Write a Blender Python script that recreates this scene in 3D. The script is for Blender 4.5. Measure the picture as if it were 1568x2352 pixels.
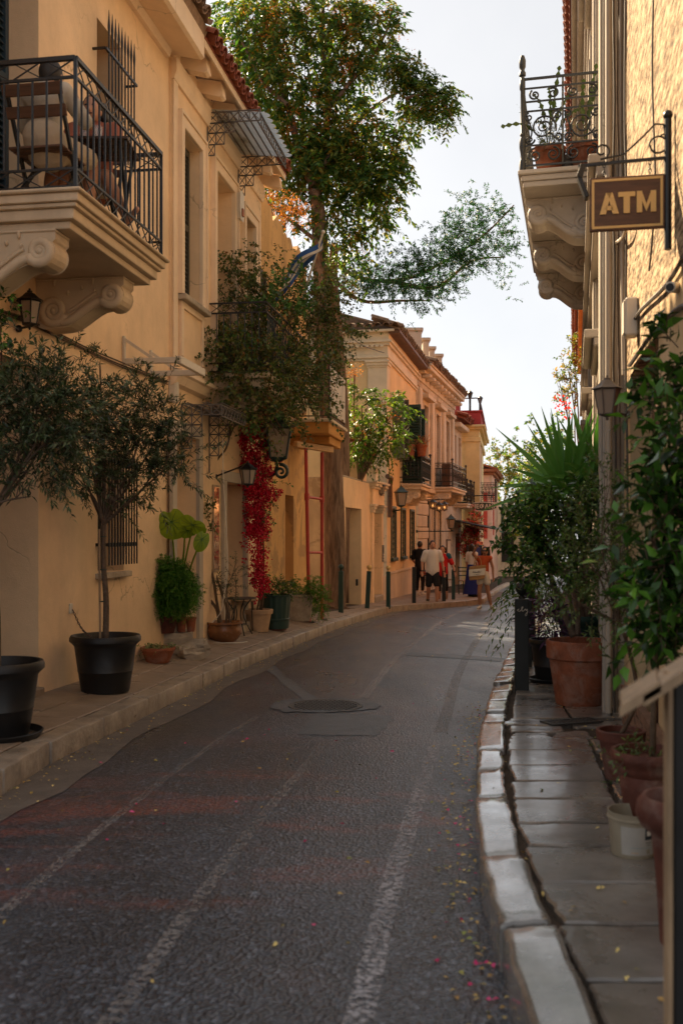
import bpy, bmesh, math, random
import numpy as np
from mathutils import Vector, Matrix
for _o in list(bpy.data.objects): bpy.data.objects.remove(_o)
SC = bpy.context.scene; COL = SC.collection
random.seed(7); RNG = np.random.default_rng(7)
R = math.radians; PI = math.pi
# ---------------------------------------------------------------- camera, sky, sun, exposure
FPX, CX, HY, CAMH, SLOPE = 2287.0, 784.0, 1225.0, 1.30, 58/2287.0
cam = bpy.data.cameras.new('camera'); camo = bpy.data.objects.new('camera', cam); COL.objects.link(camo)
camo.location = (0, 0, CAMH); camo.rotation_euler = (R(90), 0, 0)
cam.sensor_fit = 'HORIZONTAL'; cam.sensor_width = 24; cam.lens = 35
cam.shift_y = (HY-1176)/1568.0; cam.clip_end = 900; cam.clip_start = .05
cam.dof.use_dof = True; cam.dof.focus_distance = 14.0; cam.dof.aperture_fstop = 3.0
SC.camera = camo
SUN_AZ, SUN_EL = -33.0, 38.0          # degrees from +Y (negative = left), elevation
w = bpy.data.worlds.new('World'); SC.world = w; w.use_nodes = True
nt = w.node_tree; nt.nodes.clear()
sky = nt.nodes.new('ShaderNodeTexSky'); sky.sky_type = 'NISHITA'; sky.sun_disc = False
sky.sun_elevation = R(SUN_EL); sky.sun_rotation = R(SUN_AZ); sky.dust_density = 1.2; sky.air_density = 1.0; sky.ozone_density = 1.0; sky.altitude = 0
hs = nt.nodes.new('ShaderNodeHueSaturation'); hs.inputs['Saturation'].default_value = .22; hs.inputs['Value'].default_value = 1
bg = nt.nodes.new('ShaderNodeBackground'); bg.inputs['Strength'].default_value = .13
wo = nt.nodes.new('ShaderNodeOutputWorld')
gm = nt.nodes.new('ShaderNodeGamma'); gm.inputs[1].default_value = .5      # thin high haze evens out the sky
nt.links.new(sky.outputs[0], hs.inputs['Color']); nt.links.new(hs.outputs[0], gm.inputs[0]); tc = nt.nodes.new('ShaderNodeTexCoord'); cn = nt.nodes.new('ShaderNodeTexNoise'); cn.inputs['Scale'].default_value = 2.2; cn.inputs['Detail'].default_value = 6; cn.inputs['Roughness'].default_value = .5; nt.links.new(tc.outputs['Generated'], cn.inputs['Vector'])
cr = nt.nodes.new('ShaderNodeValToRGB'); cr.color_ramp.elements[0].position = .3; cr.color_ramp.elements[0].color = (.80, .81, .83, 1); cr.color_ramp.elements[1].position = .7; cr.color_ramp.elements[1].color = (1.02, 1.0, .98, 1); nt.links.new(cn.outputs[0], cr.inputs[0])
cm = nt.nodes.new('ShaderNodeMix'); cm.data_type = 'RGBA'; cm.blend_type = 'MULTIPLY'; cm.inputs[0].default_value = 1; nt.links.new(gm.outputs[0], cm.inputs[6]); nt.links.new(cr.outputs[0], cm.inputs[7]); nt.links.new(cm.outputs[2], bg.inputs[0]); nt.links.new(bg.outputs[0], wo.inputs[0])
sl = bpy.data.lights.new('sun', 'SUN'); sl.energy = 5.0; sl.angle = R(.6); sl.color = (1, .76, .48)
so = bpy.data.objects.new('sun', sl); COL.objects.link(so); so.location = (-20, 15, 30)
_sd = Vector((math.sin(R(SUN_AZ))*math.cos(R(SUN_EL)), math.cos(R(SUN_AZ))*math.cos(R(SUN_EL)), math.sin(R(SUN_EL))))
so.rotation_euler = _sd.to_track_quat('Z', 'Y').to_euler()
SC.view_settings.view_transform = 'Standard'; SC.view_settings.look = 'None'; SC.view_settings.gamma = 1
SC.view_settings.exposure = 1.72; SC.view_settings.use_curve_mapping = False
SC.render.engine = 'CYCLES'; SC.render.resolution_x = 682; SC.render.resolution_y = 1024
SC.cycles.max_bounces = 8; SC.cycles.diffuse_bounces = 5; SC.cycles.transparent_max_bounces = 12

# ---------------------------------------------------------------- photo pixel helpers (1568 x 2352 view of the photograph)
def _c(ox, oy, f): return lambda x, y: (ox+f*x, oy+f*y)
c1 = _c(0, 0, .4394); c2 = _c(0, 574.2, .4394); c3 = _c(0, 1090.9, .476); c4 = _c(401.9, 516.7, .3662)
c5 = _c(401.9, 918.6, .2929); c6 = _c(689, 717.7, .3296)
t1 = _c(803.8, 1062.2, .2563); t2 = _c(1062.2, 86.1, .3226); t3 = _c(1090.9, 660.3, .3043); t4 = _c(1090.9, 1148.3, .3043)
t5 = _c(976.1, 1607.6, .3775); t6 = _c(0, 1550.2, .5493); t7 = _c(516.7, 1320.5, .4394); t8 = _c(459.3, 0, .4394)
def at(p, Y): return Vector(((p[0]-CX)/FPX*Y, Y, CAMH+(HY-p[1])/FPX*Y))       # a pixel's direction at a known depth
def road_z(Y): return -SLOPE*Y
def gp(p, h=0.0):                                                              # a pixel on the ground h above the road
    Y = FPX*(CAMH-h)/(p[1]-(HY+58)); return Vector(((p[0]-CX)/FPX*Y, Y, h-SLOPE*Y))
class Frame:                                                                   # a facade plane: s along the street, o out of the wall, z up
    def __init__(self, X0, k, side):
        self.X0, self.k, self.side = X0, k, side; n = math.hypot(1, k); self.n = n
        self.e = Vector((k/n, 1/n, 0)); self.out = Vector((1/n, -k/n, 0))*side   # side +1: wall on the left
        self.rot = math.atan2(self.e.y, self.e.x)
    def W(self, s, o, z): return Vector((self.X0, 0, 0))+self.e*s+self.out*o+Vector((0, 0, z))
    def at(self, p, o=0.0):                                                     # pixel -> (s, z) on the plane at offset o
        u, wv = (p[0]-CX)/FPX, (HY-p[1])/FPX
        q = Vector((self.X0, 0, 0))+self.out*o
        # u*Y = q.x + k*(Y-q.y)
        Y = (q.x-self.k*q.y)/(u-self.k)
        s = (Vector((u*Y, Y, 0))-q).dot(self.e); return s, CAMH+wv*Y
    def s_of(self, Y, o=0.0): return (Y-self.out.y*o)/self.e.y
    def Y(self, s, o=0.0): return s*self.e.y+self.out.y*o

# ---------------------------------------------------------------- mesh builder
class MB:
    def __init__(self): self.v = []; self.f = []
    def add(self, vs, fs):
        b = len(self.v); self.v += [tuple(v) for v in vs]; self.f += [tuple(b+i for i in f) for f in fs]; return self
    def para(self, p, a, b, c):
        p, a, b, c = Vector(p), Vector(a), Vector(b), Vector(c)
        vs = [p, p+a, p+a+b, p+b, p+c, p+a+c, p+a+b+c, p+b+c]
        fs = [(0, 3, 2, 1), (4, 5, 6, 7), (0, 1, 5, 4), (1, 2, 6, 5), (2, 3, 7, 6), (3, 0, 4, 7)]
        if a.cross(b).dot(c) < 0: fs = [tuple(reversed(f)) for f in fs]
        return self.add(vs, fs)
    def box(self, x0, x1, y0, y1, z0, z1): return self.para((x0, y0, z0), (x1-x0, 0, 0), (0, y1-y0, 0), (0, 0, z1-z0))
    def fbox(self, F, s0, s1, o0, o1, z0, z1): return self.para(F.W(s0, o0, z0), F.e*(s1-s0), F.out*(o1-o0), Vector((0, 0, z1-z0)))
    def prism(self, poly, vec):
        poly = [Vector(p) for p in poly]; n = len(poly); vec = Vector(vec)
        nn = sum((poly[i].cross(poly[(i+1) % n]) for i in range(n)), Vector())
        if nn.dot(vec) > 0: poly = poly[::-1]
        vs = poly+[p+vec for p in poly]
        fs = [tuple(range(n)), tuple(range(2*n-1, n-1, -1))]+[(i, n+i, n+(i+1) % n, (i+1) % n) for i in range(n)]
        fs = [fs[0], fs[1]]+[tuple(reversed(f)) for f in fs[2:]]
        return self.add(vs, [tuple(f) for f in fs])
    def fprism(self, F, sz, o0, o1): return self.prism([F.W(s, o0, z) for s, z in sz], F.out*(o1-o0))
    def fprofile(self, F, oz, s0, s1): return self.prism([F.W(s0, o, z) for o, z in oz], F.e*(s1-s0))
    def tube(self, pts, r, n=6, caps=True):
        pts = [Vector(p) for p in pts]; m = len(pts)
        rs = [r]*m if not hasattr(r, '__len__') else list(r)
        if len(rs) == 2 and m != 2: rs = [rs[0]+(rs[1]-rs[0])*i/(m-1) for i in range(m)]
        T = [(pts[min(i+1, m-1)]-pts[max(i-1, 0)]).normalized() for i in range(m)]
        up = Vector((0, 0, 1)) if abs(T[0].z) < .9 else Vector((1, 0, 0))
        a = T[0].cross(up).normalized(); vs = []
        for i in range(m):
            a = a-T[i]*a.dot(T[i])
            if a.length < 1e-6: a = T[i].orthogonal()
            a.normalize(); b = T[i].cross(a)
            vs += [pts[i]+(a*math.cos(2*PI*j/n)+b*math.sin(2*PI*j/n))*rs[i] for j in range(n)]
        fs = [(i*n+j, i*n+(j+1) % n, (i+1)*n+(j+1) % n, (i+1)*n+j) for i in range(m-1) for j in range(n)]
        if caps: fs += [tuple(range(n-1, -1, -1)), tuple(range((m-1)*n, m*n))]
        return self.add(vs, fs)
    def bar(self, a, b, wd=.012, dp=None):                                     # square bar
        a, b = Vector(a), Vector(b); t = (b-a).normalized(); dp = dp or wd
        up = Vector((0, 0, 1)) if abs(t.z) < .9 else Vector((0, 1, 0))
        x = t.cross(up).normalized(); y = x.cross(t)
        return self.para(a-x*wd/2-y*dp/2, x*wd, y*dp, b-a)
    def lathe(self, c, prof, n=24, sq=0):
        c = Vector(c); m = len(prof); vs = []
        for r, z in prof:
            for j in range(n): vs.append(c+Vector((r*math.cos(2*PI*j/n), r*math.sin(2*PI*j/n), z)))
        fs = [(i*n+j, i*n+(j+1) % n, (i+1)*n+(j+1) % n, (i+1)*n+j) for i in range(m-1) for j in range(n)]
        fs += [tuple(range(n-1, -1, -1)), tuple(range((m-1)*n, m*n))]
        return self.add(vs, fs)
    def ball(self, c, r, nu=10, nv=7, M=None):
        c = Vector(c); r = Vector(r) if hasattr(r, '__len__') else Vector((r, r, r)); vs = []
        for i in range(nv+1):
            th = PI*i/nv
            for j in range(nu):
                p = Vector((r.x*math.sin(th)*math.cos(2*PI*j/nu), r.y*math.sin(th)*math.sin(2*PI*j/nu), r.z*math.cos(th)))
                vs.append(c+(M @ p if M else p))
        return self.add(vs, [(i*nu+j, (i+1)*nu+j, (i+1)*nu+(j+1) % nu, i*nu+(j+1) % nu) for i in range(nv) for j in range(nu)])
    def cap(self, a, b, ra, rb, n=12, flat=1.0, side=None):                     # tapered capsule, optional flattened section
        a, b = Vector(a), Vector(b); t = (b-a).normalized(); x = (Vector(side) if side else t.orthogonal()).normalized()
        x = (x-t*x.dot(t)).normalized(); y = t.cross(x); vs = []; rings = []
        for k in range(5): th = PI/2*(1-k/4); rings.append((a-t*ra*math.sin(th), ra*math.cos(th)))
        for k in range(5): th = PI/2*k/4; rings.append((b+t*rb*math.sin(th), rb*math.cos(th)))
        for p, r in rings: vs += [p+x*r*math.cos(2*PI*j/n)+y*r*flat*math.sin(2*PI*j/n) for j in range(n)]
        return self.add(vs, [(i*n+j, i*n+(j+1) % n, (i+1)*n+(j+1) % n, (i+1)*n+j) for i in range(9) for j in range(n)])
    def merge(self, o): return self.add(o.v, o.f)
    def cen(self):
        a = np.array(self.v); return Vector(((a[:, 0].min()+a[:, 0].max())/2, (a[:, 1].min()+a[:, 1].max())/2, a[:, 2].min()))
def wmat(o): return (wmat(o.parent) @ o.matrix_basis) if o.parent else o.matrix_basis.copy()
def link(name, me, mat, parent=None, loc=None):
    o = bpy.data.objects.new(name, me); COL.objects.link(o)
    if mat is not None: me.materials.append(mat)
    if parent is not None: o.parent = parent
    elif loc is not None: o.location = loc
    return o
def build(mb, name, mat, parent=None, smooth=False, bevel=0.0, seg=1, origin=None, mods=None):
    if parent is not None: T = wmat(parent).inverted()
    else:
        origin = Vector(origin) if origin is not None else mb.cen(); T = Matrix.Translation(-origin)
    me = bpy.data.meshes.new(name)
    a = np.array(mb.v, dtype=float); t3x = np.array(T.to_3x3()); tt = np.array(T.translation)
    me.from_pydata((a @ t3x.T+tt).tolist(), [], mb.f)
    if bevel:
        bm = bmesh.new(); bm.from_mesh(me); bmesh.ops.remove_doubles(bm, verts=bm.verts, dist=1e-5)
        es = [e for e in bm.edges if len(e.link_faces) == 2 and e.calc_face_angle(0) > .5]
        bmesh.ops.bevel(bm, geom=es, offset=bevel, segments=seg, affect='EDGES', profile=.6, clamp_overlap=True)
        bm.to_mesh(me); bm.free()
    if smooth: me.polygons.foreach_set('use_smooth', [True]*len(me.polygons))
    if smooth and smooth != 'all':
        try: me.set_sharp_from_angle(angle=R(40))
        except Exception: pass
    me.update()
    return link(name, me, mat, parent, origin)
def npbuild(V, Fc, name, mat, parent=None, origin=None, smooth=False):
    V = np.asarray(V, dtype=float); Fc = np.asarray(Fc, dtype=np.int32)
    if parent is not None: T = wmat(parent).inverted()
    else:
        if origin is None: origin = Vector(((V[:, 0].min()+V[:, 0].max())/2, (V[:, 1].min()+V[:, 1].max())/2, V[:, 2].min()))
        origin = Vector(origin); T = Matrix.Translation(-origin)
    V = V @ np.array(T.to_3x3()).T+np.array(T.translation)
    me = bpy.data.meshes.new(name); k = Fc.shape[1]; m = len(Fc)
    me.vertices.add(len(V)); me.vertices.foreach_set('co', V.ravel())
    me.loops.add(m*k); me.loops.foreach_set('vertex_index', Fc.ravel())
    me.polygons.add(m); me.polygons.foreach_set('loop_start', np.arange(m, dtype=np.int32)*k)
    try: me.polygons.foreach_set('loop_total', np.full(m, k, dtype=np.int32))
    except Exception: pass
    if smooth: me.polygons.foreach_set('use_smooth', [True]*m)
    me.update(calc_edges=True); me.validate()
    return link(name, me, mat, parent, origin)
def tag(o, label=None, cat=None, group=None, kind=None):
    if label: o['label'] = label
    if cat: o['category'] = cat
    if group: o['group'] = group
    if kind: o['kind'] = kind
    return o
def thing(name, label, cat, loc=(0, 0, 0), rot=0.0, group=None):
    o = bpy.data.objects.new(name, None); COL.objects.link(o); o.location = loc; o.rotation_euler = (0, 0, rot)
    o.empty_display_size = .2; return tag(o, label, cat, group)
def copy_tree(o, loc=None, rot=None, label=None, parent=None, scale=None):
    c = o.copy(); COL.objects.link(c)
    if parent is not None: c.parent = parent
    if loc is not None: c.location = loc
    if rot is not None: c.rotation_euler = (0, 0, rot)
    if scale is not None: c.scale = (scale,)*3
    if label: c['label'] = label
    for ch in list(o.children): copy_tree(ch, parent=c)
    return c
def stuff(o): o['kind'] = 'stuff'; return o
def lerp(a, b, t): return a+(b-a)*t
def poly_at(pts, t):                                                            # piecewise-linear lookup, pts = [(t, value)]
    if t <= pts[0][0]: return pts[0][1]
    for (a, x), (b, y) in zip(pts, pts[1:]):
        if t <= b: return x+(y-x)*(t-a)/(b-a)
    return pts[-1][1]
def smooth_line(pts, n=8):
    pts = [Vector(p) for p in pts]; out = []
    for i in range(len(pts)-1):
        p0, p1, p2, p3 = pts[max(i-1, 0)], pts[i], pts[i+1], pts[min(i+2, len(pts)-1)]
        for j in range(n):
            t = j/n; out.append(.5*((2*p1)+(p2-p0)*t+(2*p0-5*p1+4*p2-p3)*t*t+(3*p1-p0-3*p2+p3)*t**3))
    return out+[pts[-1]]
# ---------------------------------------------------------------- materials
def rgb(h): 
    c = [int(h[i:i+2], 16)/255 for i in (0, 2, 4)]; return tuple(x/12.92 if x <= .04045 else ((x+.055)/1.055)**2.4 for x in c)
class N:
    def __init__(self, name):
        self.m = bpy.data.materials.new(name); self.m.use_nodes = True; self.t = self.m.node_tree
        self.b = self.t.nodes['Principled BSDF']; self.out = self.t.nodes['Material Output']
        self.geo = self.new('ShaderNodeNewGeometry')
    def new(self, ty, **k):
        n = self.t.nodes.new(ty)
        for a, v in k.items(): setattr(n, a, v)
        return n
    def L(self, a, b): self.t.links.new(a, b)
    def pos(self, scale=(1, 1, 1)):
        n = self.new('ShaderNodeVectorMath', operation='MULTIPLY'); self.L(self.geo.outputs['Position'], n.inputs[0]); n.inputs[1].default_value = scale; return n.outputs[0]
    def noise(self, sc, det=4, rough=.55, vec=None, out=0, dist=0):
        n = self.new('ShaderNodeTexNoise'); n.inputs['Scale'].default_value = sc; n.inputs['Detail'].default_value = det; n.inputs['Roughness'].default_value = rough
        n.inputs['Distortion'].default_value = dist
        self.L(vec if vec is not None else self.geo.outputs['Position'], n.inputs['Vector']); return n.outputs[out]
    def ramp(self, fac, stops):
        n = self.new('ShaderNodeValToRGB'); e = n.color_ramp.elements
        while len(e) < len(stops): e.new(.5)
        for i, (p, c) in enumerate(stops):
            e[i].position = p; e[i].color = (c[0], c[1], c[2], 1) if hasattr(c, '__len__') else (c, c, c, 1)
        self.L(fac, n.inputs[0]); return n.outputs[0]
    def mix(self, fac, a, b, mode='MIX'):
        n = self.new('ShaderNodeMix', data_type='RGBA', blend_type=mode)
        for s, v in ((0, fac), (6, a), (7, b)):
            if hasattr(v, 'links'): self.L(v, n.inputs[s])
            elif s == 0: n.inputs[0].default_value = v
            else: n.inputs[s].default_value = (*v, 1) if hasattr(v, '__len__') else (v, v, v, 1)
        return n.outputs[2]
    def math(self, op, a, b=0.0):
        n = self.new('ShaderNodeMath', operation=op)
        for i, v in enumerate((a, b)):
            if hasattr(v, 'links'): self.L(v, n.inputs[i])
            else: n.inputs[i].default_value = v
        return n.outputs[0]
    def bump(self, h, st=.3, d=.01):
        n = self.new('ShaderNodeBump'); n.inputs['Strength'].default_value = st; n.inputs['Distance'].default_value = d; self.L(h, n.inputs['Height']); self.L(n.outputs[0], self.b.inputs['Normal'])
    def set(self, col=None, rough=None, metal=None, spec=None):
        for nm, v in (('Base Color', col), ('Roughness', rough), ('Metallic', metal), ('Specular IOR Level', spec)):
            if v is None: continue
            if hasattr(v, 'links'): self.L(v, self.b.inputs[nm])
            else: self.b.inputs[nm].default_value = (*v, 1) if hasattr(v, '__len__') else v
        return self.m
def mul(c, k): return tuple(min(1, x*k) for x in c)
def plaster(name, col, stain=None, amt=.35, bump=.32, rough=.85, fine=120, streak=.5, patch=None):
    n = N(name); c = n.mix(n.ramp(n.noise(.8, 6, .6), [(.3, 0), (.7, 1)]), mul(col, .80), mul(col, 1.08))
    c = n.mix(n.math('MULTIPLY', n.ramp(n.noise(5, 6, .65), [(.45, 0), (.75, 1)]), .35), c, mul(col, .72))
    st = stain or mul(col, .45)
    f = n.ramp(n.noise(2.2, 5, .6, n.pos((1, 1, .13))), [(.5, 0), (.78, 1)])
    c = n.mix(n.math('MULTIPLY', f, amt*streak), c, st)
    if patch:
        p = n.ramp(n.noise(1.6, 8, .62, dist=.6), [(.54, 0), (.6, 1)]); c = n.mix(n.math('MULTIPLY', p, patch[1]), c, patch[0])
    wv = n.new('ShaderNodeVectorMath', operation='ADD'); n.L(n.geo.outputs['Position'], wv.inputs[0]); n.L(n.noise(1.4, 4, .6, out=1), wv.inputs[1])
    vo = n.new('ShaderNodeTexVoronoi'); vo.feature = 'DISTANCE_TO_EDGE'; vo.inputs['Scale'].default_value = .55; n.L(wv.outputs[0], vo.inputs['Vector'])
    crk = n.math('MULTIPLY', n.ramp(vo.outputs['Distance'], [(.0, 1), (.006, 0)]), n.ramp(n.noise(.6, 3), [(.48, 0), (.58, 1)])); c = n.mix(n.math('MULTIPLY', crk, .6), c, mul(col, .3))
    blot = n.ramp(n.noise(.9, 7, .68, n.pos((1, 1, .6)), dist=1.0), [(.55, 0), (.72, 1)]); c = n.mix(n.math('MULTIPLY', blot, .35*min(1, amt*2)), c, mul(st, 1.5))
    h = n.math('ADD', n.noise(fine, 3), n.math('MULTIPLY', n.noise(9, 5), 1.4)); h = n.math('SUBTRACT', h, n.math('MULTIPLY', crk, 1.5))
    n.bump(h, bump, .012); return n.set(c, rough, spec=.25)
def rough_stone(name, col, var=.35, sc=6, bump=.5, rough=.7, spec=.4, fine=45, island=.0, bloom=0, rvar=0.0):
    n = N(name); c = n.mix(n.ramp(n.noise(sc, 7, .65), [(.3, 0), (.7, 1)]), mul(col, 1-var), mul(col, 1+var*.4))
    c = n.mix(n.math('MULTIPLY', n.ramp(n.noise(sc*5, 5, .7), [(.5, 0), (.7, 1)]), .4), c, mul(col, .55))
    if bloom: c = n.mix(n.math('MULTIPLY', n.ramp(n.noise(5.5, 6, .65, dist=.6), [(.50, 0), (.70, 1)]), bloom), c, (.42, .34, .28))
    if rvar: rough = n.ramp(n.noise(sc*.9, 6, .65), [(.3, max(.05, rough-.07)), (.62, rough+rvar)])
    if island:
        c = n.mix(1.0, c, n.ramp(n.geo.outputs['Random Per Island'], [(0, 1-island), (1, 1+island*.3)]), 'MULTIPLY')
    h = n.math('ADD', n.noise(fine, 5), n.math('MULTIPLY', n.noise(sc, 5), 1.5)); n.bump(h, bump, .012)
    return n.set(c, rough, spec=spec)
def paint(name, col, rough=.45, metal=0.0, var=.12, bump=.05, spec=.5, sc=20):
    n = N(name); c = n.mix(n.noise(sc, 5), mul(col, 1-var), mul(col, 1+var)); n.bump(n.noise(sc*4, 4), bump, .004)
    r = n.ramp(n.noise(sc*.5, 4), [(.3, max(.05, rough-.08)), (.7, min(1, rough+.1))]); return n.set(c, r, metal, spec)
def leafmat(name, cols, rough=.45, trans=.3, spec=.4, gain=2.4):
    cols = [mul(c, gain) for c in cols]; n = N(name); st = [(i/(max(1, len(cols)-1)), c) for i, c in enumerate(cols)]
    c = n.ramp(n.geo.outputs['Random Per Island'], st); c = n.mix(n.math('MULTIPLY', n.noise(1.3, 3), .5), c, mul(cols[0], .7))
    n.set(c, rough, spec=spec); tr = n.new('ShaderNodeBsdfTranslucent'); n.L(n.mix(1.0, c, (1.0, 1.15, .5), 'MULTIPLY'), tr.inputs[0])
    mx = n.new('ShaderNodeMixShader'); mx.inputs[0].default_value = trans; n.L(n.b.outputs[0], mx.inputs[1]); n.L(tr.outputs[0], mx.inputs[2]); n.L(mx.outputs[0], n.out.inputs[0]); return n.m
def wood(name, col, rough=.55, axis=(1, 1, 12), var=.4):
    n = N(name); f = n.noise(4, 6, .6, n.pos(axis)); c = n.mix(n.ramp(f, [(.3, 0), (.7, 1)]), mul(col, 1-var), mul(col, 1+var*.5)); n.bump(f, .15, .004); return n.set(c, rough)
def cloth(name, col, var=.12):
    n = N(name); c = n.mix(n.noise(9, 5), mul(col, 1-var), mul(col, 1+var)); n.bump(n.math('ADD', n.noise(22, 4), n.math('MULTIPLY', n.noise(300, 2), .3)), .45, .012); return n.set(c, .85, spec=.2)
def glassy(name, col, rough=.05, alpha=.35):
    n = N(name); n.set(col, rough); n.b.inputs['Transmission Weight'].default_value = 0
    tp = n.new('ShaderNodeBsdfTransparent'); tp.inputs[0].default_value = (*mul(col, 1.6), 1); mx = n.new('ShaderNodeMixShader'); mx.inputs[0].default_value = alpha
    n.L(tp.outputs[0], mx.inputs[1]); n.L(n.b.outputs[0], mx.inputs[2]); n.L(mx.outputs[0], n.out.inputs[0]); return n.m
def emit(name, col, st):
    n = N(name); n.set(col); n.b.inputs['Emission Color'].default_value = (*col, 1); n.b.inputs['Emission Strength'].default_value = st; return n.m
PEACH = plaster('plaster_peach', (.84, .60, .37), amt=.45)
PEACH_TRIM = plaster('plaster_trim_peach', (.82, .63, .44), amt=.2, bump=.12)
CREAM = plaster('plaster_cream', (.72, .62, .48), amt=.4)
OCHRE = plaster('plaster_ochre_worn', (.72, .42, .16), (.20, .10, .04), amt=.7, bump=.55, patch=((.40, .24, .11), .8))
YELLOW = plaster('plaster_pale_yellow', (.78, .58, .33), amt=.3)
YELLOW2 = plaster('plaster_lemon', (.78, .64, .33), amt=.35)
TRIMSTONE = plaster('trim_stone', (.68, .58, .45), (.22, .17, .12), amt=.6, bump=.25)
PINK = plaster('plaster_pink', (.70, .46, .40), (.30, .2, .16), amt=.8, patch=((.45, .36, .28), .7), bump=.4)
OLDWALL = plaster('plaster_old_white', (.62, .52, .40), (.2, .15, .1), amt=.8, patch=((.3, .22, .15), .6), bump=.5)
GREYTRIM = plaster('plaster_grey_trim', (.48, .41, .33), amt=.2, bump=.1)
BALC = plaster('balcony_stone', (.66, .53, .37), (.16, .10, .06), amt=.75, bump=.3)
MARBLE_R = plaster('balcony_marble', (.58, .52, .45), (.13, .10, .07), amt=1.0, bump=.3, rough=.6)
BLACKM = paint('black_iron', (.008, .008, .009), .42, .0)
GREYM = paint('grey_iron', (.10, .09, .085), .5)
GREENM = paint('green_iron', (.018, .038, .032), .4)
REDM = paint('red_painted_steel', (.42, .035, .025), .5, var=.3)
WHITEM = paint('cream_painted_metal', (.62, .56, .47), .5)
DKGREEN = paint('dark_green_paint', (.012, .04, .03), .5, sc=8)
SHUTTER = paint('shutter_brown_green', (.06, .055, .04), .55, sc=8)
TEAL = paint('teal_shutter', (.03, .055, .075), .5)
TERRA = rough_stone('terracotta', (.29, .09, .042), .45, 7, .3, .72, .3, 60, bloom=.35)
TERRA_D = rough_stone('terracotta_dark', (.13, .04, .025), .45, 7, .3, .65, .3, 60, bloom=.25)
TERRA_L = rough_stone('terracotta_pale', (.50, .32, .19), .25, 9, .25, .75, .3, 80)
GLAZE = paint('brown_glaze', (.20, .085, .035), .25, var=.35, sc=9)
TILE = rough_stone('roof_tile', (.30, .085, .045), .4, 10, .35, .75, .3, 60, island=.3)
TILE_O = rough_stone('roof_tile_old', (.30, .19, .12), .45, 9, .4, .8, .3, 60, island=.3)
BLKPLAST = paint('black_plastic', (.009, .0085, .0085), .48, bump=.12, var=.5)
SOIL = rough_stone('soil', (.06, .04, .025), .5, 30, .8, .9, .2, 90)
def bark():
    n = N('bark'); f = n.noise(9, 7, .65, n.pos((1.6, 1.6, .22)), dist=.5); c = n.mix(n.ramp(f, [(.35, 0), (.65, 1)]), (.09, .055, .038), (.27, .18, .125)); n.bump(f, 1.0, .06); return n.set(c, .92, spec=.2)
BARK = bark()
BARK_O = rough_stone('bark_olive', (.15, .105, .075), .4, 20, .8, .9, .2, 60)
TWIG = rough_stone('twig', (.13, .085, .055), .4, 20, .5, .9, .2, 60)
WOODB = wood('wood_brown', (.12, .055, .028)); WOODD = wood('wood_dark', (.055, .028, .016)); WOODP = wood('wood_pale', (.36, .24, .14), axis=(8, 8, 1)); WOODY = wood('wood_yellow_beam', (.50, .27, .10))
STONE = rough_stone('stone_block', (.42, .35, .27), .35, 5, .8, .8, .3, 30)
LAMPGL = glassy('lamp_glass', (.50, .42, .34), .15, .55)
BULB = emit('bulb_glow', (1, .62, .25), 2.5)
SKIN = paint('skin', (.42, .21, .13), .5, var=.06, bump=.02); SKIN2 = paint('skin_tan', (.34, .16, .09), .5, var=.06, bump=.02)
HAIR = paint('dark_hair', (.012, .009, .008), .45, sc=60, bump=.4); HAIRG = paint('greying_hair', (.022, .018, .016), .6, sc=60, bump=.4)
DARK = paint('dark_interior', (.02, .017, .015), .9)
BLADES = {}
# ================================================================ frames of the street fronts
F1 = Frame(-3.85, .158, 1)      # near houses on the left
F4 = Frame(-4.727, .2125, 1)    # garage wall and pale yellow house
F5 = Frame(-6.353, .26, 1)      # old house with rusticated base
F6 = Frame(6.26-.17*45.6, .17, 1)
FR = Frame(.28, .235, -1)       # marble balcony house on the right
FA = Frame(.706, .19, -1)       # stucco house with the ATM sign
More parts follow.
